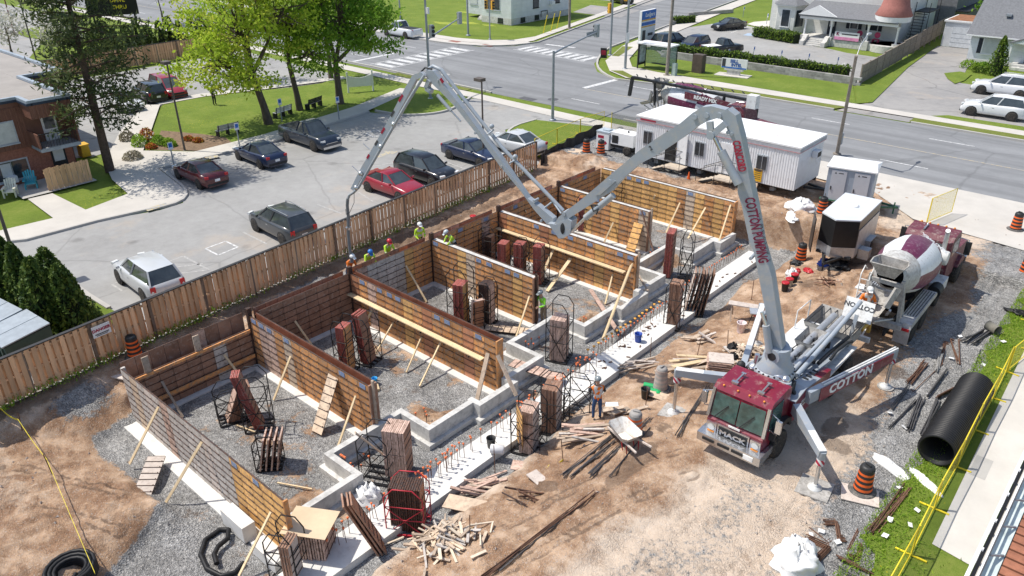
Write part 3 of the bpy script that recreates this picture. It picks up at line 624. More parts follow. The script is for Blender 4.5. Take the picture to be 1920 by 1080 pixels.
for i, (y, xe) in enumerate(zip(YW, XE)):
 t = thing('formwork_wall', WLAB[i], 'formwork', (XL, y, ZB), 0, 'formwork cross walls')
 L_ = xe - XL; h = PH
 if i == 0:     # grey weathered panels, the last ones newer and yellow
  face(t, (0, 0, 0), (L_ - 3.05, 0, 0), h, PAL[0], True, .0); face(t, (L_ - 3.05, 0, 0), (L_, 0, 0), h, ['yellow', 'tan', 'yellow'], True, .35)
 else: face(t, (0, 0, 0), (L_, 0, 0), h, PAL[i], True, .38)
 if i: face(t, (0, TH, 0), (L_, TH, 0), h, PAL[i], False, 0, True)
 mb = MB(); mb.box((L_ + .035, TH / 2 if i else .03, h / 2), (.06, TH + .05 if i else .16, h)); mb.build('end_board', PLY['brown' if i % 2 else 'orange'], t)
 if i: mb = MB(); mb.box((L_ * .5, TH / 2, h - (.05 if i in (3, 4, 5, 6) else .5)), (L_ - .06, TH - .07, .04)); mb.build('concrete_fill' if i in (3, 4, 5, 6) else 'inside_floor', CONC if i in (3, 4, 5, 6) else RUSTIN, t)
 if i in (1, 2):
  mb = MB(); mb.box((L_ * .5, TH - PT / 2 - .012, h - .25), (L_ - .06, .012, .5)); mb.build('inside_skin', RUSTIN, t)
 if i and i < 6:
  mb = MB(); mb.box((-.05, .02, (h + .32) / 2), (.16, .20, h + .32)); mb.build('corner_post', STEEL, t)
 elif i == 0:
  mb = MB(); mb.box((-.02, .06, h / 2), (.10, .16, h + .02)); mb.build('corner_post', PLY['grey'], t)
 if i % 2 or i == 4:
  mb = MB(); mb.box((L_ + .12, .12, h / 2 + .1), (.10, .07, h + .2)); mb.build('end_post', LUMO if i != 3 else STEEL, t)
 # footing under the wall
 mb = MB(); mb.box((L_ * .5, .12, -.03), (L_ + .3, .95 if i else 1.25, .12)); mb.build('footing', CONCW, t)
# back walls between the cross walls
BLAB = ['brown', 'rust', 'grey', 'orange', 'orange', 'orange']
for i in range(6):
 y0, y1 = YW[i] + (TH + .12 if i else .12), YW[i + 1] - .08
 t = thing('formwork_back_wall', ('low brown back formwork wall with an orange waler, nearest bay', 'brown back formwork wall of the second bay, seen behind red edged panels', 'grey back formwork wall below the three workers', 'orange back formwork wall behind the leaning worker', 'orange back formwork wall behind the boom, fifth bay', 'orange back formwork wall in the far corner bay')[i], 'formwork', (XL, y0, ZB), PI / 2, 'formwork back walls')
 L_ = y1 - y0
 pal = [['brown', 'pink', 'grey', 'brown'], ['brown', 'pink', 'brown', 'rust'], ['grey', 'pink', 'grey'], ['orange', 'yellow', 'pink'], ['orange', 'tan', 'rust'], ['orange', 'yellow', 'pink']][i]
 hin = 1.83 if i == 0 else 2.44
 if i == 2:
  face(t, (0, .04, 0), (L_ * .62, .04, 0), hin, pal, True, 0); face(t, (L_ * .62, .04, 0), (L_, .04, 0), hin, ['orange', 'yellow'], True, 0)
 else: face(t, (0, .04, 0), (L_, .04, 0), hin, pal, True, 0 if i < 3 else .3)
 face(t, (0, .45, 0), (L_, .45, 0), 2.44, ['brown', 'rust', 'pink'], False, 0, False)
 mb = MB(); mb.box((L_ / 2, .24, hin - .30), (L_ - .04, .34, .04)); mb.build('inside_floor', RUSTIN, t)
 if i == 0:
  mb = MB(); mb.box((L_ / 2, -.02 - PT, hin - .06), (L_ - .1, .05, .12)); mb.build('waler', PLY['orange'], t)
 if i == 0:
  mb = MB(); mb.box((L_ / 2, -.03 - PT, .55), (L_ - .1, .06, .16)); mb.build('waler', PLY['orange'], t)
  for q in (.15, .55):
   mb = MB(); mb.box((L_ * q, .0, hin + .25), (.26, .05, .9)); mb.build('upright_board', LUMO, t)
 mb = MB(); mb.box((L_ / 2, .05, -.03), (L_, .7, .11)); mb.build('footing', CONCW, t)
# ---- timber braces and walers: each is loose timber
GB = 'timber braces propping the formwork'
def brace(T, y, F, label, w=.09, d=.04, zf=-1.44, mat=None, plane='y', name='timber_brace'):
 a = GY(T[0], T[1], y - .09) if plane == 'y' else GX(T[0], T[1], y + .09)
 b = G(F[0], F[1], zf); mid = Vector((b.x, b.y, 0)); a = a;
 mb = MB(); mb.bar(a - b, (0, 0, 0), w, d, up=((0, 1, .5) if plane == 'y' else (1, 0, .5)))
 o = mb.build(name, mat or LUM, None, b); return tag(o, label, 'timber', GB)
brace((297, 763), YW[0], (243, 870), 'pale timber brace on the outside of the grey wall, nearest its far corner', zf=-1.25)
brace((378, 829), YW[0], (311, 942), 'pale timber brace on the outside of the grey wall, beside the loose pale panel', zf=-1.3)
brace((508, 960), YW[0], (448, 1080), 'pale timber brace on the grey wall beside the black pipe loop', zf=-1.3)
brace((303, 715), XL, (343, 782), 'grey timber brace on the low brown back wall, left of the pair', mat=LUMO, plane='x')
brace((420, 665), XL, (457, 714), 'pale timber brace on the low brown back wall, right of the pair', plane='x')
brace((553, 602), XL, (588, 652), 'timber brace on the back wall of the second bay', plane='x')
brace((761, 498), XL, (800, 566), 'timber brace on the grey back wall below the workers', plane='x')
brace((905, 430), XL, (918, 460), 'timber brace on the orange back wall in the bay of the red edged stacks', plane='x')
brace((985, 395), XL, (1000, 420), 'timber brace on the orange back wall behind the boom knuckle', plane='x')
brace((545, 668), YW[1], (513, 750), 'pale timber brace on the second wall, left of the leaning panel')
brace((667, 742), YW[1], (632, 842), 'pale timber brace on the second wall, right of the leaning panel')
brace((737, 605), YW[2], (698, 674), 'timber brace under the long plank, leftmost of the long near wall')
brace((697, 582), YW[2], (684, 608), 'timber brace hidden behind the red edged stack under the long plank')
brace((790, 632), YW[2], (762, 698), 'timber brace under the long plank, second on the long near wall')
brace((826, 642), YW[2], (787, 724), 'timber brace under the long plank, third on the long near wall')
brace((915, 662), YW[2], (893, 756), 'wide worn plank propping the right end of the long near wall', w=.24, mat=LUMO)
brace((927, 526), YW[3], (911, 574), 'timber brace on the short orange wall, left of the pair')
brace((993, 555), YW[3], (966, 637), 'timber brace on the short orange wall, right of the pair')
brace((1038, 467), YW[4], (1014, 521), 'timber brace under the boom plank, behind the red edged stacks', w=.14)
brace((1070, 485), YW[4], (1026, 546), 'wide timber brace under the boom plank, middle of the wall', w=.2)
brace((1149, 514), YW[4], (1135, 570), 'thin timber brace near the right end of the boom plank')
brace((1184, 496), YW[4], (1131, 634), 'tall fresh plank propping the right end of the wall under the boom', w=.24, d=.05, zf=-.85)
brace((1150, 417), YW[5], (1131, 458), 'timber brace on the sixth wall, left of the yellow panel')
brace((1275, 380), YW[6], (1249, 436), 'pale timber brace on the far yellow wall, second from its left')
brace((1228, 366), YW[6], (1214, 402), 'pale timber brace on the far yellow wall, leftmost')
brace((1323, 389), YW[6], (1290, 447), 'pale timber brace on the far yellow wall, third from its left', zf=-1.2)
brace((1370, 384), YW[6], (1348, 453), 'pale timber brace at the right end of the far yellow wall', zf=-.8)
def plank(a, b, label, w=.24, d=.05, mat=None, name='plank', g=None, cat='timber', up=(0, 0, 1)):
 a = Vector(a); b = Vector(b); mb = MB(); mb.bar((0, 0, 0), b - a, w, d, up=up); o = mb.build(name, mat or LUM, None, a); return tag(o, label, cat, g)
def waler(p, q, y, label):
 a = GY(p[0], p[1], y - .18); b = GY(q[0], q[1], y - .18); b.z = a.z = (a.z + b.z) / 2
 t = thing('waler_plank', label, 'timber', a)
 mb = MB(); mb.bar((0, 0, 0), b - a, .26, .05); mb.build('board', LUM, t)
 for k in range(6):
  c = (b - a) * ((k + .5) / 6); mb = MB()
  mb.tube([c + Vector((-.1, .14, -.02)), c + Vector((-.1, -.12, -.14)), c + Vector((.1, -.12, -.14)), c + Vector((.1, .14, -.02))], .012, 5); mb.bar(c + Vector((0, -.1, -.16)), c + Vector((0, .15, -.06)), .05)
  mb.build('bracket', STEEL, t)
waler((650, 547), (905, 676), YW[2], 'long fresh scaffold plank on brackets along the third wall')
waler((926, 426), (1171, 510), YW[4], 'long fresh scaffold plank on brackets below the boom knuckle')
def lean_panel(T, y, F, mat, label, zf=-1.45, h=2.3):
 a = GY(T[0], T[1], y - .08); b = G(F[0], F[1], zf); d = (a - b)
 t = thing('loose_form_panel', label, 'form panel', b, 0, 'loose form panels')
 d = d.normalized(); sx = Vector((1, 0, 0)); sx = (sx - d * sx.dot(d)).normalized(); ny = d.cross(sx)
 q = Matrix((sx, ny, d)).transposed().to_euler(); t.rotation_euler = q
 put_panel(t, (0, 0, 0), 0, mat)
lean_panel((623, 712), YW[1], (594, 812), 'tan', 'tan form panel leaning against the second wall')
lean_panel((1196, 424), YW[5], (1180, 476), 'yellow', 'bright yellow form panel leaning against the sixth wall')
def flat_panel(c, rz, mat, label, z, tilt=(0, 0)):
 t = thing('loose_form_panel', label, 'form panel', (c[0], c[1], z), 0, 'loose form panels'); t.rotation_euler = (-PI / 2 + tilt[0], tilt[1], rz)
 put_panel(t, (0, 0, -1.2), 0, mat)
p = G(277, 902, -1.15); flat_panel((p.x, p.y), R(50), 'pale', 'pale form panel lying flat on the gravel in front of the grey wall', -1.12, (.03, .12))
p = G(945, 618, -1.4); flat_panel((p.x, p.y), R(-62), 'tan', 'tan form panel lying flat between the grey stacks and the concrete', -1.36)
p = G(1005, 700, -1.1); flat_panel((p.x, p.y), R(-80), 'pink', 'pinkish form panel bridging the gap by the concrete corner', -.95)
# ---- cast foundation along the front of the pit
fd = thing('concrete_foundation', 'pale low concrete foundation wall stepping in and out along the pit', 'foundation', (-18, 10, -1.5))
def fseg(x0, x1, y0, y1, z1=-.75):
 o = Vector((-18, 10, -1.5))
 mb = MB(); mb.box(Vector(((x0 + x1) / 2, (y0 + y1) / 2, (z1 - 1.30) / 2)) - o, (x1 - x0, y1 - y0, z1 + 1.30)); w_ = mb.build('wall', CONC, fd)
 mb = MB(); mb.box(Vector(((x0 + x1) / 2, (y0 + y1) / 2, -1.415 + rf.uniform(-.004, .004))) - o, (x1 - x0 + .34 + rf.uniform(0, .01), y1 - y0 + .34 + rf.uniform(0, .01), .22)); mb.build('footing', CONC, fd)
T_ = .125
for s in ((-17.88, -17.63, 8.85, 11.87), (-19.25, -17.885, 11.62, 11.865), (-19.5, -19.255, 11.62, 15.22), (-19.25, -17.905, 14.97, 15.215), (-17.90, -17.66, 14.97, 17.28), (-17.98, -17.30, 17.285, 17.53), (-17.55, -17.30, 17.535, 19.26), (-17.98, -17.30, 19.265, 19.52),
          (-17.98, -17.73, 19.525, 21.68), (-19.45, -17.985, 21.43, 21.675), (-19.7, -19.455, 21.43, 25.03), (-19.45, -18.155, 24.78, 25.025), (-18.15, -17.9, 24.78, 27.18), (-18.25, -17.55, 27.185, 27.43), (-17.80, -17.55, 27.435, 29.18), (-18.25, -17.55, 29.185, 29.47),
          (-18.2, -17.95, 29.475, 31.72), (-19.75, -18.205, 31.47, 31.715), (-20.0, -19.755, 31.47, 35.05), (-19.75, -18.465, 34.8, 35.045), (-18.46, -18.2, 34.8, 37.08), (-18.5, -17.75, 37.085, 37.33), (-18.0, -17.75, 37.335, 38.9)): fseg(*s)
for x, y, hh in ((-19.15, 8.0, .62), (-17.3, 7.95, .45)):
 mb = MB(); mb.box((0, 0, hh / 2), (1.3, .45, hh)); tag(mb.build('footing_block', CONCW, None, (x, y, -1.45)), 'pale concrete footing block stepping up at the foot of the grey wall' if hh > .5 else 'pale concrete footing end by the black pipe loop', 'footing')
sf = thing('strip_footing', 'long pale concrete strip footing with rows of orange capped rebar', 'footing', (-15.8, 10, -1.5))
mb = MB()
for y0, y1, xa, xb in ((6.6, 14.4, -16.42, -15.15), (14.4, 17.4, -16.42, -15.3), (17.4, 23.5, -16.42, -15.1), (23.5, 30.2, -16.45, -15.25), (30.2, 38.2, -16.55, -15.6)):
 mb.prism([(xa + 15.8, y0 - 10), (xb + 15.8, y0 - 10), (xb + 15.8, y1 - 10.003), (xa + 15.8, y1 - 10.003)], .0, .29)
mb.build('slab', CONCW, sf)
ORANGE = M('cap_orange', (.78, .20, .07), .5, rnd=.15, var=.1); YELCAP = M('cap_yellow', (.80, .40, .07), .5, rnd=.15, var=.1)
REB = M('rebar_rust', (.16, .085, .055), .75, .2, var=.4, scale=8, rnd=.25); REBG = M('rebar_grey', (.13, .125, .125), .6, .5, var=.3, scale=8, rnd=.2)
mb = MB(); mb.tube([(0, 0, 0), (0, 0, .62)], .011, 5); rb_me = mb.mesh('rebar', REB)
mb = MB(); mb.lathe([(.022, -.05), (.025, .0), (.044, .01), (.044, .03), (.022, .045)], n=8); cap_me = mb.mesh('cap', ORANGE)
mb = MB(); mb.lathe([(.03, -.05), (.035, .0), (.07, .01), (.07, .035), (.03, .05)], n=8); cap_me2 = mb.mesh('cap', YELCAP)
def dowel(x, y, z=.29, cap=cap_me, h=1.0):
 o = link('rebar', rb_me, sf, (x + 15.8, y - 10, z)); o.scale = (1, 1, h); o.rotation_euler = (rf.gauss(0, .035), rf.gauss(0, .035), 0)
 c = link('cap', cap, o, (0, 0, .62)); c.scale = (1, 1, 1 / h)
y = 9.2
while y < 23.5:
 dowel(-16.15 + rf.uniform(-.06, .06), y); dowel(-15.95 + rf.uniform(-.05, .05), y + rf.uniform(-.1, .1)) if rf.random() < .75 else 0
 y += rf.choice((.22, .35, .55))
for cx, cy in ((-15.9, 12.9), (-16.1, 14.5), (-16.1, 18.6), (-16.2, 22.2)):
 for k in range(7): dowel(cx + rf.uniform(-.25, .25), cy + rf.uniform(-.35, .35))
for k in range(26): dowel(-16.3 + rf.uniform(-.06, .06), 23.9 + k * .27, h=.95, cap=cap_me)
for k in range(17): dowel(-16.85 + rf.uniform(-.05, .05), 23.6 + k * .36, .02, cap_me2, .8)
for k in range(26): dowel(-16.95 + rf.uniform(-.05, .05), 31.6 + k * .26, .02, h=.75)
for k in range(14): dowel(-18.9 + .13 * k * .2, 11.9 + .0 * k, .6, h=.45) if k in (2, 5, 8, 11) else 0
for bx, by, n_ in ((-18.6, 12.05, 5), (-19.0, 15.3, 6), (-19.3, 22.2, 5), (-18.7, 25.2, 5), (-20.3, 34, 4)):
 for k in range(n_): dowel(bx + (k % 3) * .18 + rf.uniform(-.05, .05), by + (k // 3) * .5 + rf.uniform(-.1, .3), .02, h=.8)
mb = MB()
for k in range(40):
 x, yy = -15.8 + rf.uniform(-.45, .5), rf.uniform(23, 37)
 mb.box((x + 15.8, yy - 10, .31), (.16, .05, .04), rf.uniform(0, 3))
mb.build('tie_scrap', REB, sf)['kind'] = 'stuff'
# ---- racks and stacks of form panels
FR = M('rack_black', (.028, .027, .028), .5, .4, var=.3, rnd=.1); FRR = M('rack_red', (.50, .035, .05), .45, .1, var=.15, rnd=.05)
def rack_frame(t, w, d, h, mat=FR, arch=.35, r=.022, diag=True, name='rack_frame'):
 """black bar cage: two end frames with arched tops joined by rails"""
 mb = MB()
 for s in (-1, 1):
  y = s * d / 2
  mb.tube([(-w / 2, y, 0), (-w / 2, y, h - arch), (-w / 4, y, h), (w / 4, y, h), (w / 2, y, h - arch), (w / 2, y, 0), (-w / 2, y, 0)], r, 5)
  for z in (.35, .62): mb.tube([(-w / 2, y, h * z), (w / 2, y, h * z)], r * .8, 5)
  if diag: mb.tube([(-w / 2, y, .05), (w / 2, y, h * .62)], r * .8, 5); mb.tube([(w / 2, y, .05), (-w / 2, y, h * .62)], r * .8, 5)
 for x in (-w / 2, w / 2):
  for z in (.03, h * .35, h * .62): mb.tube([(x, -d / 2, z), (x, d / 2, z)], r * .8, 5)
 for k in range(4): mb.bar((-w / 2 + .04, -d / 2 + d * k / 3, .02), (w / 2 - .04, -d / 2 + d * k / 3, .02), .09, .03)
 return mb.build(name, mat, t)
def stack(x, y, rz, label, n=9, h=2.44, cols=('brown',), frame=None, lean=0.0, edge=None, w=PW, z=None, tiers=1, off=(0, 0), fmat=FR, ribs=False, dx=0.066, jit=.02):
 z = hz(x, y) + .02 if z is None else z
 t = thing('panel_rack' if frame else 'panel_stack', label, 'panel rack' if frame else 'panel stack', (x, y, z), rz)
 for tier in range(tiers):
  hh = h / tiers
  for k in range(n):
   key = ('sp', cols[k % len(cols)], round(hh, 2), edge, w)
   if key not in CACHE:
    mb = MB(); mb.box((0, 0, hh / 2), (PT - .02, w - .02, hh - .02), mi=0)
    for s in (-1, 1):
     mb.box((0, s * (w / 2 - .008), hh / 2), (PT, .014, hh), mi=1); mb.box((0, 0, hh / 2 + s * (hh / 2 - .008)), (PT, w - .034, .014), mi=1)
    for q in range(1, int(hh / .305)): mb.box((0, 0, q * .305), (PT + .012, w - .035, .022), mi=2)
    CACHE[key] = mb.mesh('panel', [PLY[cols[k % len(cols)]], REDEDGE if edge == 'red' else (PLY['pink'] if edge == 'pink' else (STEEL if edge == 'steel' else PLY['brown'])), STEEL])
   o = link('panel', CACHE[key], t, ((k - (n - 1) / 2) * dx + off[0] + rf.uniform(-.004, .004), off[1] + rf.uniform(-jit, jit), .05 + tier * (hh + .02)))
   if lean: o.rotation_euler = (0, lean + rf.uniform(-.015, .015), 0); o.location.x -= math.sin(lean) * hh * .5 * 0
 if frame: rack_frame(t, *frame, mat=fmat)
 return t
def gp(a, b, z): p = G(a, b, z); return p.x, p.y
stack(*gp(436, 786, -1.5), R(70), 'grey slumped panel bundle in a low black rack, leftmost in the near bay', 7, 1.5, ('pink', 'brown', 'grey'), (1.0, .75, 1.6), lean=.42, edge='brown')
stack(*gp(488, 800, -1.5), R(52), 'tall narrow red edged stack leaning in a high black rack, near bay', 5, 2.5, ('brown', 'rust'), (1.0, .8, 2.5), lean=-.22, edge='red', w=.55)
stack(*gp(508, 872, -1.5), R(48), 'two brown panels propped like a tent in front of the high rack', 4, 1.35, ('rust', 'brown'), (.9, .7, 1.5), lean=.2, edge='pink', dx=.2, w=.8)
stack(*gp(653, 695, -1.5), R(20), 'red edged yellow panel stack in an arched black rack, left of the pair', 6, 2.2, ('yellow', 'orange'), (.7, .75, 2.6), edge='red')
stack(*gp(692, 678, -1.5), R(15), 'red edged brown panel stack in an arched black rack, right of the pair', 6, 2.35, ('rust', 'brown'), (.85, .8, 2.3), lean=-.1, edge='red')
stack(*gp(750, 885, -1.5), R(30), 'tall brown panel stack in two tiers standing by the concrete corner', 12, 1.95, ('brown', 'rust', 'brown'), None, edge='pink', w=.75, tiers=2)
t = thing('empty_rack', 'empty black bar rack with a plank across it, left of the tall brown stack', 'rack', (*gp(713, 893, -1.5), -1.46), R(28)); rack_frame(t, 1.1, .9, 2.1); MB().bar((-.6, -.3, 2.0), (.5, .5, .1), .13, .04).build('plank', LUMO, t)
stack(*gp(768, 985, -1.45), R(34), 'red steel rack filled with thin upright brown panels by the lumber heap', 14, 1.75, ('brown', 'rust'), (1.25, .9, 1.9), lean=.0, edge='steel', fmat=FRR, dx=.075)
stack(*gp(715, 1030, -1.45), R(58), 'three long brown panels leaning to a point beside the red rack', 3, 2.4, ('brown', 'pink', 'rust'), None, lean=-.35, edge='brown', dx=.12)
t = stack(*gp(592, 1040, -1.5), R(35), 'brown panel pile covered by a fresh plywood sheet at the end of the grey wall', 13, 1.25, ('pink', 'brown'), None, edge='pink', w=1.0, dx=.085)
mb = MB(); mb.box((0, 0, 0), (1.45, 1.2, .02)); o = mb.build('plywood_sheet', M('fresh_ply', (.66, .50, .33), .7, var=.12, scale=1.5, rnd=.05), None, (t.location.x, t.location.y, t.location.z + 1.34), R(31)); tag(o, 'fresh plywood sheet lying on the panel pile at the front', 'plywood')
t = thing('empty_rack', 'tangle of thin black rack bars between the grey wall end and the plywood', 'rack', (*gp(545, 1075, -1.5), -1.46), R(30)); rack_frame(t, .9, .8, 1.9)
stack(*gp(548, 1078, -1.5), R(30), 'pale grey panel slabs standing at the lower edge beside the plywood', 4, 1.6, ('grey', 'pale'), None, edge='brown', dx=.09, off=(.2, -.2))
stack(*gp(992, 838, -1.4), R(22), 'grey panel rack with one yellow panel leaning on its side, near the orange vest worker', 8, 1.85, ('grey', 'pale'), (1.1, .85, 2.3), edge='pink', w=.75)
lp = thing('loose_form_panel', 'yellow form panel leaning on the grey rack near the orange vest worker', 'form panel', (*gp(975, 838, -1.4), -1.3), 0, 'loose form panels'); lp.rotation_euler = (.1, .26, R(-28)); put_panel(lp, (0, 0, 0), 0, 'yellow', 2.135)
stack(*gp(1034, 798, -1.35), R(22), 'pale grey panel rack with crossed bars beside the orange vest worker', 9, 1.95, ('pale', 'grey'), (1.15, .9, 2.3), edge='brown', w=.75)
t = thing('empty_rack', 'empty tapering black rack right beside the orange vest worker', 'rack', (*gp(1086, 775, -1.3), -1.25), R(22)); rack_frame(t, 1.0, .8, 2.1)
stack(*gp(1048, 672, -1.5), R(20), 'weathered grey panels in an arched black rack, two tiers, beside the concrete', 10, 2.0, ('grey', 'pink'), (.95, .85, 2.9), edge='pink', w=.72, tiers=2)
stack(*gp(1262, 606, -1.3), R(16), 'grey upright planks bundled in a rack at the far end of the concrete strip', 8, 2.3, ('grey', 'pink', 'brown'), (.75, .7, 2.5), edge='brown')
stack(*gp(1300, 580, -1.3), R(30), 'tall pale panels leaning in a row past the bundled planks', 6, 2.3, ('pale', 'grey', 'brown'), (.9, .8, 2.3), lean=.16, edge='brown', dx=.17, w=.75)
stack(*gp(1252, 516, -1.5), R(20), 'tall red bound stack of yellow panels with a red strap on top', 6, 2.5, ('yellow', 'brown'), None, edge='red', w=.85)
t = thing('empty_rack', 'empty black rack beside the tall red bound stack', 'rack', (*gp(1283, 522, -1.5), -1.46), R(20)); rack_frame(t, .6, .7, 2.6)
stack(*gp(866, 606, -1.5), R(22), 'yellow faced panels with red edges in an arched rack, third bay', 8, 2.1, ('yellow', 'yellow', 'orange'), (1.0, .9, 3.0), edge='red', w=.65)
stack(*gp(895, 618, -1.5), R(-20), 'single rusty panels leaning before the grey stack, third bay', 3, 1.6, ('rust', 'tan'), (.6, .5, 1.8), edge='pink', lean=.12)
stack(*gp(914, 606, -1.5), R(15), 'grey panel stack in a black rack, third bay', 8, 2.1, ('grey', 'pink'), (.75, .7, 2.3), edge='steel')
stack(*gp(945, 520, -1.5), R(20), 'red backed panel stack, leftmost of three in the fourth bay', 7, 2.0, ('rust', 'brown'), None, edge='red', w=.6)
stack(*gp(975, 522, -1.5), R(20), 'red topped yellow panel stack, middle of three in the fourth bay', 8, 2.0, ('yellow', 'brown'), (.75, .8, 2.2), edge='red', w=.6)
stack(*gp(1010, 530, -1.5), R(20), 'red topped panel stack in a bowed rack, right of three in the fourth bay', 7, 2.1, ('brown', 'orange'), (.9, .8, 2.4), edge='red', w=.6)
stack(*gp(920, 490, -1.5), R(20), 'grey panel rack with jutting black bars in the corner of the fourth bay', 6, 1.5, ('grey', 'brown'), (1.0, .9, 2.2), edge='steel')
stack(*gp(1095, 432, -1.5), R(20), 'red edged panel stack under the boom cylinder, fifth bay', 9, 2.1, ('rust', 'yellow'), (.8, .8, 2.4), edge='red', w=.65)
t = thing('empty_rack', 'bent black rack bars standing before the far yellow wall', 'rack', (*gp(1155, 392, -1.5), -1.46), R(20)); rack_frame(t, .8, .7, 2.2)
# ================================================================ TRUCKS
GREYP = M('pump_grey', (.335, .375, .42), .42, .0, var=.08, scale=1.2, rnd=.04, spec=.5, dirt=(.42, .41, .39), dirtamt=.42)
GREYW = M('pump_white', (.74, .74, .72), .5, var=.08, scale=1.5, rnd=.04, dirt=(.48, .46, .43), dirtamt=.45)
MAROON = M('maroon_paint', (.21, .012, .032), .28, var=.08, scale=1.5, rnd=.02, spec=.5, coat=.4, dirt=(.34, .20, .17), dirtamt=.28)
MAROOND = M('maroon_dull', (.14, .03, .045), .5, var=.15, scale=2, rnd=.03, dirt=(.32, .25, .22), dirtamt=.35)
CHROME = M('bright_metal', (.62, .62, .62), .25, .85, var=.1, rnd=.05); ALU = M('dull_alu', (.55, .56, .57), .45, .6, var=.15, rnd=.05, dirt=(.42, .40, .37), dirtamt=.4)
DARK = M('dark_metal', (.035, .036, .038), .6, .3, var=.4, scale=4, rnd=.1); RUB = M('tyre_rubber', (.028, .027, .026), .85, var=.3, scale=6, rnd=.1, dirt=(.16, .13, .10), dirtamt=.4)
GLASS = M('vehicle_glass', (.055, .068, .072), .06, var=.3, scale=2, rnd=.1, spec=1.0); CABGLASS = M('cab_glass', (.05, .10, .09), .06, var=.6, scale=2.5, rnd=0, spec=.8)
WHITE = M('plain_white', (.80, .80, .79), .5, var=.04, rnd=.03); RED = M('signal_red', (.45, .02, .025), .35, var=.1, rnd=.05); LAMP = M('lamp_glass', (.75, .76, .74), .15, var=.1, rnd=.02, spec=.7); AMB = M('amber', (.85, .30, .04), .3, rnd=.05)
LRED = M('letter_red', (.36, .02, .05), .5, rnd=0); LMAR = M('letter_maroon', (.17, .015, .05), .5, rnd=0); LDARK = M('letter_dark', (.06, .06, .065), .5, rnd=0); LWHITE = M('letter_white', (.82, .82, .80), .5, rnd=0)
CEMENT = M('cement_crust', (.42, .40, .37), .9, var=.25, scale=4, rnd=.05, dirt=(.25, .235, .21), dirtamt=.5)
def wheel(parent, x, y, r=.52, w=.3, side=1, name='wheel', rimmat=None, z=None):
 z = r if z is None else z
 key = ('wheel', r, w, side, rimmat and rimmat.name)
 if key not in CACHE:
  mb = MB(); mb.lathe([(r * .55, -w / 2), (r * .9, -w / 2), (r, -w * .33), (r, w * .33), (r * .9, w / 2), (r * .55, w / 2)], n=20, axis='x'); a = mb.mesh('tyre', RUB)
  mb = MB(); mb.lathe([(r * .57, w * .42 * side), (r * .5, w * .40 * side), (r * .34, w * .22 * side), (r * .30, w * .30 * side), (r * .1, w * .34 * side)], n=16, axis='x')
  for k in range(6):
   a_ = k * PI / 3; mb.bar((w * .33 * side, r * .15 * math.cos(a_), r * .15 * math.sin(a_)), (w * .36 * side, r * .52 * math.cos(a_), r * .52 * math.sin(a_)), r * .12, r * .06)
  CACHE[key] = (a, mb.mesh('rim', rimmat or ALU))
 a, b = CACHE[key]
 o = link(name, a, parent, (x, y, z)); link('rim', b, o); return o
# ---------------------------------------------------------------- concrete pump truck
O = Vector((-8.25, 20.0, 0)); pt = thing('pump_truck', 'maroon concrete pump truck with a grey boom, outriggers spread beside the pit', 'pump truck', O)
def P(n, mb, m): return mb.build(n, m, pt)
mb = MB(); mb.box((-.42, 4.6, .82), (.1, 8.6, .3)); mb.box((.42, 4.6, .82), (.1, 8.6, .3))
for y in (1.2, 2.2, 3.6, 5, 6.3, 7.6): mb.box((0, y, .8), (.74, .2, .22))
mb.box((0, 5.9, .55), (1.9, .25, .25)); mb.box((0, 7.2, .55), (1.9, .25, .25)); mb.box((0, 1.15, .5), (1.9, .2, .2)); P('chassis', mb, DARK)
# cab
prof = [(-.05, .62), (-.08, 1.35), (.02, 1.45), (.16, 2.5), (.30, 2.68), (1.6, 2.72), (1.72, 2.6), (1.75, .95), (1.3, .95), (1.25, 1.1), (.55, 1.1), (.5, .62)]
mb = MB(); mb.side(prof, -.98, .98); cab = P('cab', mb, MAROON); cab.scale.z = .91
mb = MB(); mb.add([(-.9, -.045, 1.5), (-.02, -.075, 1.5), (-.02, .085, 2.45), (-.86, .115, 2.45)], [(0, 1, 2, 3)]); mb.add([(.02, -.075, 1.5), (.9, -.045, 1.5), (.86, .115, 2.45), (.02, .085, 2.45)], [(0, 1, 2, 3)])
mb.build('windshield', CABGLASS, cab)
for s in (-1, 1): mb = MB(); mb.add([(s * .99, .22, 1.55), (s * .99, 1.15, 1.5), (s * .99, 1.15, 2.45), (s * .99, .34, 2.45)], [(0, 1, 2, 3)]); mb.build('side_window', CABGLASS, cab)
for s in (-1, 1): mb = MB(); mb.bar((s * .97, -.05, 1.46), (s * .95, .18, 2.55), .1, .12); mb.build('windscreen_post', CHROME, cab)
mb = MB()
for s in (-1, 1):
 mb.tube([(s * .45 - .3, -.11, 1.5), (s * .45 + .1, .02, 2.1)], .018, 5)
mb.build('wiper', DARK, cab)
mb = MB(); mb.side([(.14, 2.52), (.28, 2.70), (.42, 2.76), (.42, 2.70)], -1.0, 1.0); mb.build('visor', MAROON, cab)
for x in (-.45, .45):
 mb = MB(); mb.box((x, .5, 2.80), (.22, .12, .09)); mb.bar((x, .5, 2.8), (x, 1.1, 2.85), .05); mb.box((x, 1.1, 2.84), (.16, .08, .08)); mb.build('air_horn', CHROME, cab)
for x in (-.7, -.2, .2, .7):
 mb = MB(); mb.blob((x, .24, 2.71), .04, 6, 4); mb.build('roof_light', AMB, cab)
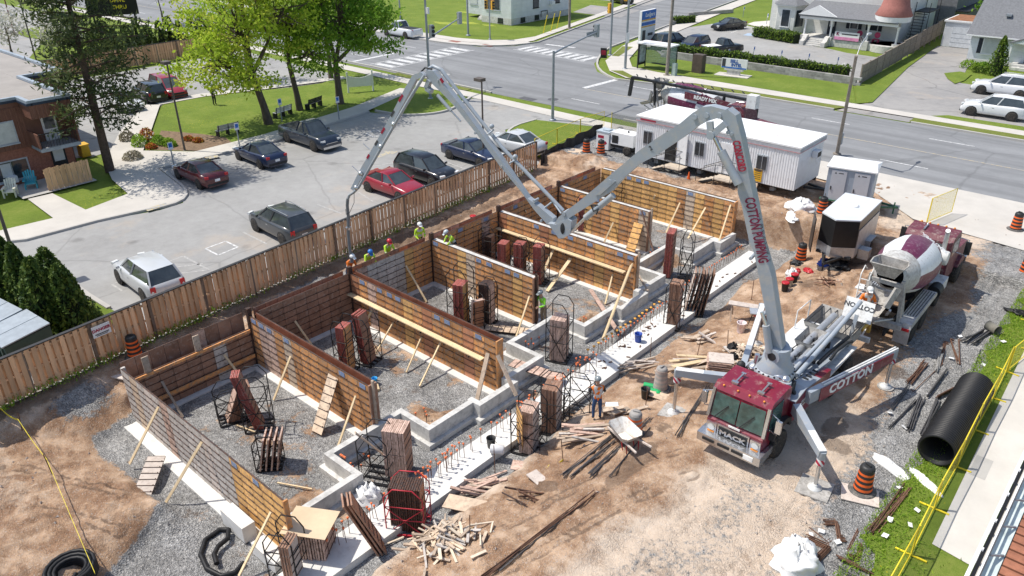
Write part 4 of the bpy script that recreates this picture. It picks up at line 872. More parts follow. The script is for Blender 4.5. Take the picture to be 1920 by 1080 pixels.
# nose: headlight pods, grille, badge, bumper
for s in (-1, 1):
 mb = MB(); mb.box((s * .78, -.10, 1.02), (.36, .07, .44)); po = mb.build('headlight_pod', CHROME, cab)
 mb = MB(); mb.lathe([(.12, -.16), (.09, -.14)], (s * .78, 0, 1.07), 14, axis='y'); mb.build('headlight', LAMP, po)
 mb = MB(); mb.box((s * .78, -.145, .87), (.24, .03, .07)); mb.build('indicator', AMB, po)
mb = MB(); mb.box((0, -.11, 1.05), (1.12, .06, .50)); gr = mb.build('grille', CHROME, cab)
mb = MB()
for k in range(4): mb.box((0, -.15, .88 + k * .11), (1.02, .03, .07))
mb.build('grille_slot', DARK, gr)
text('lettering', 'MACK', .26, CHROME, gr, (0, -.175, 1.03), (1, 0, 0), (0, 0, 1), .012, .01, 1.25)
mb = MB(); mb.box((0, -.12, 1.40), (.4, .03, .07)); mb.build('nose_badge', LWHITE, cab)
mb = MB(); mb.side([(-.40, .45), (-.42, .78), (-.05, .80), (-.05, .45)], -1.12, 1.12); mb.side([(-.05, .45), (-.05, .80), (.55, .75), (.55, .5)], 1.0, 1.12); mb.side([(-.05, .45), (-.05, .80), (.55, .75), (.55, .5)], -1.12, -1.0); bp = P('bumper', mb, CHROME)
mb = MB()
for x in (-.7, -.15, .35): mb.box((x, -.42, .63), (.42, .03, .10))
mb.build('bumper_slot', DARK, bp)
mb = MB(); mb.box((.72, -.425, .62), (.34, .02, .17)); mb.build('licence_plate', LWHITE, bp)
for s in (-1, 1):
 mb = MB(); mb.tube([(s * 1.0, .3, 2.3), (s * 1.28, .2, 2.25), (s * 1.28, .2, 1.6), (s * 1.0, .3, 1.6)], .022, 5); mr = mb.build('mirror_arm', CHROME, cab)
 mb = MB(); mb.box((s * 1.3, .2, 1.95), (.18, .1, .5)); mb.build('mirror', CHROME, mr)
 mb = MB(); mb.side([(.35, 1.05), (.42, 1.3), (.75, 1.45), (1.3, 1.45), (1.65, 1.3), (1.75, 1.0), (1.6, 1.0), (1.5, 1.2), (1.2, 1.3), (.8, 1.3), (.55, 1.15), (.5, 1.0)], s * .80, s * 1.16); P('mudguard', mb, DARK)
 wheel(pt, s * 1.02, 1.05, .52, .32, s)
 for y in (5.62, 6.97): wheel(pt, s * 1.0, y, .52, .34, s); wheel(pt, s * .62, y, .52, .3, s)
 mb = MB(); mb.box((s * .82, 6.3, 1.12), (.55, 2.9, .05)); P('rear_mudguard', mb, GREYW)
# engine gear behind the cab
mb = MB(); mb.blob((-.55, 2.1, 2.3), (.22, .25, .2), 10, 6); mb.tube([(.1, 2.0, 2.3), (.3, 1.9, 2.45), (.55, 1.95, 2.4), (.7, 2.1, 2.2)], .11, 8); mb.blob((.62, 2.0, 2.35), .18, 10, 6); mb.tube([(-.5, 2.1, 2.3), (-.5, 2.1, 2.85)], .09, 8); P('exhaust', mb, CHROME)
mb = MB(); mb.box((0, 2.15, 1.6), (1.7, .5, 1.2)); mb.blob((-.95, 1.95, 2.3), .16, 8, 6); mb.tube([(.4, 2.3, 2.1), (.9, 2.2, 1.9), (1.0, 2.3, 1.4)], .07, 6); P('engine_pack', mb, DARK)
# pedestal, slewing ring, deck
mb = MB(); mb.lathe([(.62, .95), (.58, 2.2), (.68, 2.25), (.68, 2.42), (.60, 2.46)], (.05, 2.35, 0), 24); mb.lathe([(.22, 1.3), (.22, 2.35)], (.62, 1.95, 0), 14); P('pedestal', mb, GREYP)
mb = MB(); mb.lathe([(.62, 2.46), (.62, 2.52), (.46, 2.75), (.40, 3.25)], (.05, 2.38, 0), 24); mb.lathe([(.26, -.42), (.26, .42)], (.05, 2.38, 3.05), 16, axis='y'); tr = P('turret', mb, GREYP)
mb = MB(); mb.lathe([(.14, -.45), (.14, .45)], (.05, 2.38, 3.05), 14, axis='y'); mb.build('turret_pin', DARK, tr)
mb = MB()
for k in range(22):
 a = k * 2 * PI / 22; mb.box((.05 + .65 * math.cos(a), 2.35 + .65 * math.sin(a), 2.435), (.05, .05, .05))
mb.build('ring_bolt', DARK, tr)['kind'] = 'stuff'
for s in (-1, 1):
 mb = MB(); mb.side([(1.75, 1.0), (1.85, 1.75), (2.7, 1.9), (4.0, 1.62), (5.0, 1.5), (5.0, 1.15), (3.2, .85)], s * .85, s * 1.12); bx = P('side_box', mb, MAROON)
 mb = MB(); mb.side([(1.85, 1.76), (2.7, 1.91), (4.0, 1.63), (4.0, 1.57), (2.7, 1.85), (1.85, 1.70)], s * .62, s * 1.125); mb.build('side_cap', GREYP, bx)
 for k in range(4): mb = MB(); mb.bar((s * (.95 - .05), 3.4 + k * .3, 1.78 - k * .05), (s * .70, 3.4 + k * .3, 1.80 - k * .05), .09, .02); mb.build('grip_plate', DARK, bx)
text('lettering', 'COTTON', .17, LWHITE, pt, (1.135, 2.75, 1.45), (0, 1, .02), (0, 0, 1), .006, .004, 1.0, shear=.2); text('lettering', 'PUMPING', .11, LWHITE, pt, (1.135, 2.75, 1.28), (0, 1, .02), (0, 0, 1), .004, .004)
mb = MB(); mb.side([(3.05, 1.60), (4.7, 1.50), (7.6, 1.42), (7.6, 1.34), (3.05, 1.38)], -.85, .85); P('deck', mb, GREYP)
mb = MB(); mb.side([(4.6, 1.52), (7.9, 1.50), (7.9, 1.44), (4.6, 1.44)], -1.2, -.4); P('catwalk', mb, GREYW)
# pumping unit: cylinders, valves, pipes, hopper
mb = MB(); mb.tube([(-.15, 3.1, 1.75), (-.15, 8.3, 1.85)], .13, 10); mb.tube([(.2, 3.1, 1.75), (.2, 8.3, 1.85)], .13, 10); P('pumping_cylinder', mb, ALU)
mb = MB(); mb.tube([(.55, 3.2, 1.9), (.6, 6.0, 2.25), (.62, 8.6, 2.6)], .085, 10); mb.tube([(.35, 3.1, 1.95), (.36, 6.4, 2.05)], .075, 10); P('delivery_pipe', mb, GREYP)
mb = MB(); mb.tube([(.75, 4.6, 1.8), (.8, 5.5, 1.85), (.85, 7.2, 1.75)], .07, 8); mb.tube([(.95, 5.2, 1.75), (1.0, 5.6, 1.95), (1.02, 6.6, 1.85), (1.0, 7.2, 1.6)], .06, 8); P('rubber_hose', mb, DARK)
rp = random.Random(4); mb = MB()
for k in range(34):
 x, y = rp.uniform(-.5, .55), rp.uniform(3.2, 6.4)
 if rp.random() < .5: mb.box((x, y, 1.66 + rp.uniform(0, .15)), (rp.uniform(.08, .22), rp.uniform(.08, .25), rp.uniform(.1, .3)), rp.uniform(0, 1))
 else: mb.tube([(x, y, 1.6), (x + rp.uniform(-.2, .2), y + rp.uniform(-.3, .3), 1.95), (x + rp.uniform(-.3, .3), y + rp.uniform(-.5, .5), 1.65)], .022, 5)
P('hydraulic_block', mb, DARK)['kind'] = 'stuff'
mb = MB(); mb.lathe([(.09, 1.55), (.09, 1.95), (.05, 2.0)], (-.55, 3.9, 0), 10); mb.lathe([(.09, 1.55), (.09, 2.0), (.05, 2.05)], (-.35, 4.6, 0), 10); P('accumulator', mb, GREYW)
mb = MB(); mb.lathe([(.11, 1.6), (.11, 2.0), (.0, 2.05)], (-.75, 3.75, 0), 10); P('blue_filter', mb, M('filter_blue', (.03, .08, .35), .4, rnd=0))
mb = MB()
mb.add([(-.35, 5.3, 1.75), (.3, 5.3, 1.75), (.3, 6.4, 1.75), (-.35, 6.4, 1.75), (-.45, 5.2, 2.05), (.4, 5.2, 2.05), (.4, 6.5, 2.05), (-.45, 6.5, 2.05)], [(0, 1, 2, 3), (0, 4, 5, 1), (1, 5, 6, 2), (2, 6, 7, 3), (3, 7, 4, 0)]); P('wash_box', mb, CEMENT)
hp = [(-.8, 7.6, 1.0), (.8, 7.6, 1.0), (.8, 8.7, 1.0), (-.8, 8.7, 1.0), (-.95, 7.3, 1.75), (.95, 7.3, 1.75), (.95, 9.15, 1.75), (-.95, 9.15, 1.75)]
mb = MB(); mb.add(hp, [(3, 2, 1, 0), (0, 1, 5, 4), (1, 2, 6, 5), (2, 3, 7, 6), (3, 0, 4, 7)]); mb.add([(x * .96, 8.2 + (y - 8.2) * .96, z + .03 if z < 1.5 else z) for x, y, z in hp], [(0, 1, 2, 3), (4, 5, 1, 0), (5, 6, 2, 1), (6, 7, 3, 2), (7, 4, 0, 3)]); hop = P('hopper', mb, CEMENT)
mb = MB()
for k in range(7): mb.bar((-.85 + k * .28, 7.35, 1.7), (-.85 + k * .28, 9.1, 1.7), .03)
mb.build('hopper_grate', DARK, hop)
# splash shield with the firm's name, tipped over the hopper
yb, yt = 28.75 - 20, 29.15 - 20
c0 = GY(1578, 592, 28.75) - O; c1 = GY(1631.5, 611, 28.75) - O; c2 = GY(1641.9, 572, 29.15) - O; c3 = GY(1588.7, 554, 29.15) - O
ex_ = (c1 - c0).normalized(); c1.z = c0.z; c2.z = c3.z
nrm = (c1 - c0).cross(c3 - c0).normalized() * .02
mb = MB(); mb.add([c0, c1, c2, c3, c0 - nrm, c1 - nrm, c2 - nrm, c3 - nrm], [(0, 1, 2, 3), (7, 6, 5, 4), (0, 4, 5, 1), (1, 5, 6, 2), (2, 6, 7, 3), (3, 7, 4, 0)]); sh = P('splash_shield', mb, GREYW)
cc = (c0 + c1 + c2 + c3) / 4 + (c3 - c0) * .18
text('lettering', 'COTTON', .26, LDARK, sh, cc + nrm * .5, (c0 - c1), (c0 - c3), .008, .004, 1.05)
mb = MB(); mb.bar((c0 + c1) / 2 + Vector((.05, -.4, -.5)), (c0 + c1) / 2 + Vector((.05, -.2, .35)), .14, .06); P('shield_post', mb, GREYP)
mb = MB(); mb.tube([(-1.1, 6.9, 1.5), (-1.1, 6.9, 2.3), (-1.05, 8.0, 2.35), (-1.05, 8.0, 1.5)], .025, 6); P('handrail', mb, GREYW)
mb = MB(); mb.tube([(.9, 8.5, 1.5), (1.0, 9.0, 1.7), (.95, 9.3, 1.3), (.9, 9.5, 1.0)], .09, 8); P('yellow_hose', mb, M('hose_yellow', (.55, .33, .06), .6, rnd=0))
mb = MB(); mb.box((0, 9.25, .75), (2.2, .15, .2)); P('rear_bar', mb, GREYW)
# outriggers: arm, striped jack, round foot, pad
STRIPE, Ns, Ls, Bs = newmat('jack_stripes')
vv = Ns.new('ShaderNodeTexCoord'); wv = Ns.new('ShaderNodeTexWave'); wv.wave_type = 'BANDS'; wv.bands_direction = 'DIAGONAL'; wv.inputs['Scale'].default_value = 2.6
Ls.new(vv.outputs['Object'], wv.inputs['Vector']); Ls.new(ramp(Ns, Ls, wv.outputs['Fac'], [(.49, (.75, .75, .74)), (.51, (.42, .02, .05))]), Bs.inputs['Base Color'])
def outrigger(root, tip, foot, w=.26, h=.32, pad=None, cover=False, label=None):
 root = Vector(root) - O; tip = Vector(tip) - O; foot = Vector(foot) - O
 mb = MB(); mb.bar(root, tip, w, h + .12, w2=w * .9, h2=h * .85); a = P('outrigger', mb, GREYP)
 mb = MB(); mb.bar(root + Vector((0, 0, h * .62)), tip + Vector((0, 0, h * .44)), w * .9, .02); mb.build('top_plate', GREYW, a)
 zt = tip.z - h * .3
 mb = MB(); mb.lathe([(.13, zt + h * .55), (.13, zt - .35), (.10, zt - .36)], (foot.x, foot.y, 0), 12); mb.build('jack_sleeve', GREYP, a)
 mb = MB(); mb.lathe([(.132, zt - .12), (.132, zt - .34)], (foot.x, foot.y, 0), 12); mb.build('jack_stripe', STRIPE, a)
 mb = MB(); mb.lathe([(.065, zt - .3), (.065, foot.z + .12)], (foot.x, foot.y, 0), 10); mb.build('jack_rod', CHROME, a)
 mb = MB(); mb.lathe([(.22, foot.z + .05), (.22, foot.z + .09), (.1, foot.z + .13), (.09, foot.z + .2)], (foot.x, foot.y, 0), 14); mb.build('jack_foot', GREYW, a)
 if pad: mb = MB(); mb.box((foot.x, foot.y, foot.z + .03), (pad, pad, .05), R(8)); mb.build('jack_pad', CEMENT, a)
 else: mb = MB(); mb.lathe([(.30, foot.z + .02), (.30, foot.z + .05)], (foot.x, foot.y, 0), 16); mb.build('jack_pad', CEMENT, a)
 return a, root, tip
outrigger((-7.05, 21.75, 1.62), (-5.52, 20.30, 1.42), (-5.55, 20.36, hz(-5.55, 20.36)), .26, .28, 1.0)
outrigger((-9.3, 21.95, 1.62), (-11.2, 21.12, 1.58), (-11.14, 21.16, hz(-11.14, 21.16)), .26, .28, .9)
a, r0, t0 = outrigger((-7.05, 22.7, 1.55), (-5.76, 27.5, 1.58), (-5.81, 27.55, hz(-5.8, 27.5)), .22, .36)
d = (t0 - r0); u = d.normalized(); nrm = Vector((u.y, -u.x, 0)); up = Vector((0, 0, 1))
mb = MB(); q0 = r0 + d * .10 + nrm * .125; q1 = r0 + d * .93 + nrm * .125; mb.add([q0 - up * .30, q1 - up * .20, q1 + up * .17, q0 + up * .22, q0 - up * .30 + nrm * .02, q1 - up * .20 + nrm * .02, q1 + up * .17 + nrm * .02, q0 + up * .22 + nrm * .02], [(4, 5, 6, 7), (0, 3, 2, 1), (0, 1, 5, 4), (1, 2, 6, 5), (2, 3, 7, 6), (3, 0, 4, 7)]); cv = mb.build('side_panel', MAROON, a)
text('lettering', 'COTTON', .50, LWHITE, cv, r0 + d * .44 + nrm * .15 + up * -.02, u, (0, 0, 1), .02, .004, 1.12)
mb = MB()
for k in (-.04, .06): mb.bar(r0 + d * .15 + up * (.25) + nrm * k, t0 + up * .22 + nrm * k, .05, .05)
mb.build('top_rail', GREYW, a)
outrigger((-9.45, 22.7, 1.55), (-11.02, 27.55, 1.58), (-11.08, 27.62, hz(-11.08, 27.62)), .22, .36)
# ---- boom: four folding sections in one vertical plane
BE = Vector((-.99166, -.12891, 0)); BN = Vector((.12891, -.99166, 0)); B0 = Vector((-8.2, 22.4, 0))
def BP(px_, py_, off=0.0):
 d = FV * FPX + RV * (px_ - 960) - UV_ * (py_ - 540); q = B0 + BN * off
 return CAMP + d * ((q - CAMP).dot(BN) / d.dot(BN))
def bpoly(pts, off, w):
 """outline in the boom plane, given thickness w; the outline is fitted to the face towards the yard"""
 A = [BP(a, b, off + w / 2) - O for a, b in pts]; Bk = [p - BN * w for p in A]; n = len(A)
 mb = MB(); mb.add(A + Bk, [tuple(range(n)), tuple(reversed(range(n, 2 * n)))] + [(i, (i + 1) % n, n + (i + 1) % n, n + i) for i in range(n)])
 return mb
s1 = bpoly([(1350, 214), (1374, 266), (1383, 325), (1383, 361), (1391, 387), (1406, 459), (1414, 475), (1437, 593), (1441, 662), (1467, 655), (1447, 520), (1429, 459), (1416, 387), (1403, 325), (1390, 258), (1379, 217), (1364, 205)], .0, .42)
boom1 = P('boom_section', s1, GREYP)
def pin(parent, px_, py_, off, r, l, m=GREYP):
 c = BP(px_, py_, off) - O; mb = MB(); mb.tube([c - BN * l / 2, c + BN * l / 2], r, 12); return mb.build('pivot_pin', m, parent)
for q in ((1353, 214), (1370, 245), (1376, 248), (1412, 480), (1436, 585)): pin(boom1, *q, 0, .09 if q[1] < 240 else .06, .50)
def btext(s, a, b, size, mat, off, bold, sx=1.0, par=None):
 a = BP(*a, off) - O; b = BP(*b, off) - O; ex = (b - a); ey = -BE
 return text('lettering', s, size, mat, par, (a + b) / 2, ex, ey, bold, .004, sx)
btext('CONCORD', (1380, 268), (1391, 318), .34, LRED, .222, .012, .56, boom1)
btext('COTTON PUMPING', (1398, 342), (1437, 520), .46, LMAR, .222, .012, .54, boom1)
a_ = BP(1376.5, 272, .222) - O; b_ = BP(1386, 320, .222) - O; mb = MB(); mb.bar(a_, b_, .03, .01, up=tuple(BN)); mb.build('underline', LRED, boom1)
# small lettering on the back edge of the first section
q0 = BP(1405, 325, -.0) - O; q1 = BP(1449, 520, -.0) - O; text('lettering', 'COTTON READY MIX', .26, LDARK, boom1, (q0 + q1) / 2 - BE * .02, q1 - q0, -BN, -.004, .003, 1.35)
s2 = bpoly([(1360, 206), (1333, 199), (1316, 201), (1298, 212), (1273, 233), (1233, 258), (1200, 281), (1149, 324), (1096, 369), (1047, 407), (1038, 422), (1042, 428), (1064, 411), (1118, 377), (1144, 361), (1160, 343), (1173, 330), (1200, 307), (1233, 290), (1284, 256), (1307, 238), (1327, 227), (1347, 221), (1355, 226), (1362, 218)], .0, .34)
boom2 = P('boom_section', s2, GREYP)
for q in ((1307, 217), (1329, 214), (1148, 338), (1062, 398)): pin(boom2, *q, 0, .08, .42)
s2b = bpoly([(1116, 366), (1150, 337), (1154, 340), (1125, 366)], .19, .03); s2b.build('stiffener', GREYP, boom2)
text('lettering', '2', .22, LDARK, boom2, BP(1220, 278, .18) - O, (.8, 0, .6), (-.6, 0, .8), .004)
kn = bpoly([(1027, 419), (1042, 439), (1047, 447), (1056, 447), (1069, 439), (1071, 415), (1064, 410), (1042, 421)], .0, .44); kn_ = P('boom_knuckle', kn, GREYP)
mb = MB(); c = BP(1060, 425, .0) - O; mb.blob(c + BN * .2, (.12, .05, .25), 8, 6); mb.build('knuckle_grease', DARK, kn_)
s3 = bpoly([(801, 132), (812, 133), (830, 156), (865, 200), (892, 236), (936, 295), (989, 372), (1010, 387), (1037, 410), (1038, 425), (1025, 420), (1001, 393), (975, 357), (936, 310), (895, 253), (853, 200), (830, 176), (809, 156), (794, 138)], -.12, .26)
boom3 = P('boom_section', s3, GREYP)
for q in ((825, 150), (895, 248), (944, 310), (1005, 375), (1018, 412)): pin(boom3, *q, -.12, .05, .32)
mb = MB(); mb.bar(BP(826, 147, .02) - O, BP(831, 155, .02) - O, .12, .02, up=tuple(BN)); mb.build('red_plate', LRED, boom3)
s4 = bpoly([(788, 135), (773, 141), (758, 167), (738, 206), (714, 250), (675, 318), (657, 354), (663, 358), (684, 324), (727, 250), (766, 176), (780, 149), (789, 146), (795, 140)], .06, .18)
boom4 = P('boom_section', s4, GREYP)
for k, (a_, b_) in enumerate((((755, 178), (748, 190)), ((739, 208), (733, 218)), ((721, 240), (715, 250)), ((708, 264), (703, 272)), ((692, 290), (688, 297)))):
 mb = MB(); mb.bar(BP(*a_, .155) - O, BP(*b_, .155) - O, .10, .01, up=tuple(BN)); mb.build('decal', (LRED, LDARK)[k % 2], boom4)
# delivery pipes along the arms, clamps, end hose
mb = MB(); mb.tube([BP(801, 131, -.3) - O, BP(812, 124, -.35) - O, BP(828, 131, -.35) - O, BP(834, 140, -.35) - O, BP(895, 218, -.35) - O, BP(940, 275, -.35) - O, BP(1010, 347, -.35) - O, BP(1056, 395, -.35) - O], .075, 10); P('boom_pipe', mb, GREYP)
mb = MB()
for a_, b_ in (((926, 243), (914, 252)), ((968, 299), (955, 306)), ((1036, 378), (1018, 392)), ((1038, 380), (1052, 400)), ((852, 163), (840, 168))): mb.tube([BP(*a_, -.35) - O, BP(*b_, -.14) - O], .035, 6)
for a_ in ((922, 237), (966, 294)): c = BP(*a_, -.35) - O; mb.blob(c, .10, 8, 6)
P('pipe_clamp', mb, GREYP)
mb = MB(); mb.tube([BP(797, 140, .25) - O, BP(789, 152, .25) - O, BP(764, 192, .25) - O, BP(727, 256, .25) - O, BP(700, 303, .25) - O, BP(672, 352, .2) - O, BP(664, 360, .1) - O, BP(655, 366, .06) - O, BP(652, 374, .06) - O], .062, 10); P('boom_pipe', mb, GREYP)
mb = MB()
for q in ((738, 233), (714, 275), (676, 325), (668, 352)): c = BP(*q, .22) - O; mb.blob(c, .11, 8, 6)
for q in ((693, 280), (672, 322)): c = BP(*q, .16) - O; mb.tube([c, c + BE * .35 + Vector((0, 0, .2))], .02, 5)
P('pipe_clamp', mb, CHROME)
mb = MB(); h_ = [BP(652, 372, .06) - O]
for q in ((651, 385), (653, 404), (653, 440), (656, 470), (660, 492)): h_.append(BP(*q, .06) - O)
mb.tube(h_, .075, 10); P('end_hose', mb, M('hose_grey', (.20, .205, .21), .6, rnd=0, var=.2)); mb = MB(); c = BP(653, 428, .06) - O; mb.lathe([(.12, -.06), (.12, .06)], c, 12); P('hose_clamp', mb, CHROME)
mb = MB(); mb.tube([BP(664, 360, .15) - O, BP(664, 380, .25) - O, BP(656, 398, .2) - O, BP(649, 402, .15) - O, BP(648, 392, .1) - O], .012, 5); P('tether', mb, DARK)
mb = MB(); mb.tube([BP(790, 134, -.1) - O, BP(797, 127, -.1) - O, BP(808, 129, -.1) - O, BP(813, 136, -.1) - O], .035, 6); P('hydraulic_hose', mb, DARK)
# luffing cylinders and links
def cyl(a, b, c, off, r=.13):
 A, B_, C = (BP(*q, off) - O for q in (a, b, c)); mb = MB(); mb.tube([A, B_], r, 12); o = mb_ = mb.build('luffing_cylinder', GREYP, pt)
 mb = MB(); mb.tube([B_, C], r * .5, 8); mb.build('piston_rod', CHROME, o); return o
cyl((1385, 345), (1352, 283), (1340, 258), .3, .14)
cyl((1150, 366), (1098, 408), (1071, 434), .12, .12); cyl((820, 178), (846, 208), (864, 228), .05, .07); cyl((1443, 660), (1436, 610), (1428, 585), .38, .12)
mb = MB()
for a_, b_ in (((1333, 251), (1331, 228)), ((1335, 253), (1360, 232))): mb.bar(BP(*a_, .25) - O, BP(*b_, .25) - O, .2, .12, up=tuple(BN))
c = BP(1334, 253, .25) - O; mb.tube([c - BN * .12, c + BN * .12], .13, 10)
P('linkage', mb, GREYP); mb = MB()
for a_, b_ in (((806, 150), (800, 165)), ((800, 165), (810, 172))): mb.bar(BP(*a_, .0) - O, BP(*b_, .0) - O, .16, .2, up=tuple(BN))
P('linkage', mb, GREYP)
mb = MB(); mb.tube([BP(1108, 384, .2) - O, BP(1113, 396, .25) - O, BP(1122, 392, .25) - O, BP(1118, 402, .25) - O], .03, 6); mb.tube([BP(1140, 372, .2) - O, BP(1125, 385, .2) - O, BP(1110, 384, .2) - O], .03, 6); P('hydraulic_hose', mb, DARK)
# ---------------------------------------------------------------- mixer trucks
def mixer(loc, rz, label, bumper_conveyor=False):
 t = thing('mixer_truck', label, 'mixer truck', loc, rz, 'concrete mixer trucks')
 def Q(n, mb, m, par=None): return mb.build(n, m, par or t)
 mb = MB(); mb.box((-.42, 4.6, .85), (.1, 9.2, .28)); mb.box((.42, 4.6, .85), (.1, 9.2, .28))
 for y in (1.6, 2.95, 8.6): mb.box((0, y, .52), (1.9, .22, .22))
 mb.box((0, 4.5, .95), (1.0, 1.4, .5)); Q('chassis', mb, DARK)
 # cab and bonnet
 mb = MB(); mb.side([(6.3, 1.0), (6.28, 2.75), (6.5, 2.95), (7.6, 2.98), (7.82, 2.8), (8.05, 1.95), (9.9, 1.75), (10.05, 1.6), (10.1, .8), (9.3, .8), (9.1, 1.2), (8.1, 1.2), (7.9, .8), (6.4, .8)], -1.0, 1.0); cb = Q('cab', mb, MAROOND)
 mb = MB(); mb.add([(-.85, 7.84, 2.05), (.85, 7.84, 2.05), (.82, 7.79 + .0, 2.72), (-.82, 7.79, 2.72)], [(0, 1, 2, 3)]); mb.add([(-.85, 8.0, 2.02), (.85, 8.0, 2.02), (.82, 7.84, 2.7), (-.82, 7.84, 2.7)], [(0, 1, 2, 3)]); mb.add([(-.7, 6.27, 2.2), (.7, 6.27, 2.2), (.7, 6.27, 2.65), (-.7, 6.27, 2.65)], [(0, 1, 2, 3)])
 for s in (-1, 1): mb.add([(s * 1.01, 6.6, 2.0), (s * 1.01, 7.75, 2.0), (s * 1.01, 7.6, 2.68), (s * 1.01, 6.6, 2.68)], [(0, 1, 2, 3)])
 mb.build('cab_window', GLASS, cb)
 for k in range(5): mb = MB(); mb.blob((-.7 + k * .35, 7.6, 3.0), .05, 6, 4); mb.build('roof_light', AMB, cb)
 mb = MB(); mb.tube([(-.35, 6.6, 3.02), (-.35, 7.2, 3.04)], .04, 6); mb.blob((-.35, 7.2, 3.04), .07, 6, 4); mb.build('air_horn', CHROME, cb)
 for s in (-1, 1):
  mb = MB(); mb.tube([(s * 1.0, 7.7, 2.6), (s * 1.38, 7.75, 2.55), (s * 1.38, 7.75, 1.8), (s * 1.0, 7.7, 1.85)], .025, 5); ma = mb.build('mirror_arm', CHROME, cb)
  mb = MB(); mb.box((s * 1.4, 7.75, 2.15), (.24, .1, .62)); mb.build('mirror', DARK, ma)
  wheel(t, s * 1.02, 8.65, .53, .33, s)
  for y in (1.6, 2.95): wheel(t, s * 1.02, y, .53, .34, s); wheel(t, s * .66, y, .53, .3, s)
  wheel(t, s * 1.0, 5.3, .42, .26, s, z=.5)
  mb = MB(); mb.side([(.45, 1.0), (.5, 1.28), (.9, 1.36), (4.0, 1.36), (4.2, 1.2), (4.2, 1.1), (.6, 1.05)], s * .72, s * 1.26); mg = Q('mudguard', mb, ALU)
  mb = MB()
  for k in range(5): mb.box((s * (.78 + k * .105), 2.5, 1.372), (.025, 2.7, .02))
  mb.build('mudguard_rib', DARK, mg)
  mb = MB(); mb.box((s * .98, .42, .75), (.58, .04, .7)); mf = Q('mud_flap', mb, ALU)
  mb = MB(); mb.box((s * .98, .39, 1.05), (.5, .03, .12)); mb.build('tail_light', RED, mf)
  mb = MB(); mb.side([(8.0, 1.0), (8.2, 1.3), (8.6, 1.4), (9.1, 1.25), (9.4, 1.0)], s * .84, s * 1.16); Q('front_mudguard', mb, MAROOND)
  mb = MB(); mb.box((s * .95, 5.6, 1.0), (.5, 1.2, .5)); Q('side_tank', mb, GREYW if s > 0 else DARK)
 mb = MB(); mb.tube([(.72, 6.1, 1.2), (.72, 6.1, 3.3)], .1, 10); mb.tube([(.72, 6.1, 3.3), (.72, 6.0, 3.42)], .1, 10); Q('exhaust', mb, ALU)
 mb = MB(); mb.lathe([(.3, -.5), (.33, -.42), (.33, .42), (.3, .5)], (.55, 5.75, 2.25), 14, axis='x'); Q('water_tank', mb, GREYW)
 # drum: painted in wide blades
 A = Vector((0, .75, 3.0)); Bq = Vector((0, 6.0, 2.15)); ax = (Bq - A).normalized(); e1 = Vector((1, 0, 0)); e2 = e1.cross(ax)
 prof = [(0, .50), (.25, .66), (.9, .92), (1.9, 1.13), (2.7, 1.16), (3.4, 1.14), (4.3, .95), (5.0, .66), (5.25, .45)]; n = 24
 mb = MB(); vs = []
 for s_, r_ in prof:
  for j in range(n): a = 2 * PI * (j + .3 * s_) / n; vs.append(A + ax * s_ + e1 * (r_ * math.cos(a)) + e2 * (r_ * math.sin(a)))
 o_ = len(mb.v); mb.v += [tuple(v) for v in vs]
 for i in range(len(prof) - 1):
  for j in range(n):
   sec = (j // 3) % 2
   mi = sec if i in (2, 3, 4) else (1 - sec if i in (5,) else 0)
   if i in (0, 1): mi = 2
   if i >= 6: mi = 3
   mb.f.append([i * n + j, i * n + (j + 1) % n, (i + 1) * n + (j + 1) % n, (i + 1) * n + j]); mb.m.append(mi); mb.s.append(True)
 mb.f.append(list(range((len(prof) - 1) * n, len(prof) * n))); mb.m.append(3); mb.s.append(False)
 dr = Q('drum', mb, [M('drum_white', (.72, .74, .75), .45, var=.06, rnd=0, dirt=(.45, .43, .42), dirtamt=.3), M('drum_maroon', (.13, .02, .06), .4, var=.15, rnd=0, dirt=(.33, .25, .27), dirtamt=.3), M('drum_collar', (.50, .50, .48), .6, var=.15, rnd=0, dirt=(.33, .31, .29), dirtamt=.6), M('drum_foot', (.10, .085, .09), .6, var=.2, rnd=0, dirt=(.3, .28, .26), dirtamt=.4)])
 c = A + ax * 3.75; rr_ = 1.13; ang = R(62); pos = c + e1 * (rr_ * math.cos(ang)) - e2 * (rr_ * -math.sin(ang)) if False else c + Vector((.62, 0, .93))
 text('lettering', 'READY MIX', .26, LWHITE, dr, pos, (-.75, -.3, .55), (.2, -1, -.25), .008, .004)
 mb = MB(); ring = [(1.17, 0), (1.22, .0), (1.22, .12), (1.17, .12)]
 # charging hopper, chutes, rear frame
 mb = MB(); mb.add([(-.62, -.15, 3.75), (.62, -.15, 3.75), (.62, .75, 3.75), (-.62, .75, 3.75), (-.3, .2, 3.15), (.3, .2, 3.15), (.28, .7, 3.1), (-.28, .7, 3.1)], [(0, 1, 5, 4), (1, 2, 6, 5), (2, 3, 7, 6), (3, 0, 4, 7)]); mb.tube([(-.62, -.15, 3.76), (.62, -.15, 3.76), (.66, .35, 3.76), (.55, .78, 3.76), (-.55, .78, 3.76), (-.66, .35, 3.76), (-.62, -.15, 3.76)], .035, 6); Q('charging_hopper', mb, CEMENT)
 mb = MB()
 for s in (-1, 1):
  mb.bar((s * .75, .45, 1.2), (s * .62, .35, 3.1), .12, .14); mb.bar((s * .75, .9, 1.2), (s * .62, .45, 3.0), .1, .12)
  mb.bar((s * .55, .0, 2.9), (s * .35, -.3, 2.1), .1, .3)
 mb.box((0, .35, 2.35), (1.5, .1, .3)); mb.box((0, .3, 2.9), (1.3, .12, .16)); mb.box((0, .25, 1.15), (1.9, .25, .25)); Q('rear_frame', mb, CEMENT)
 mb = MB(); pts = []
 for k in range(7):
  a = PI * k / 6; pts.append((.42 * math.cos(a), -.30 * math.sin(a)))
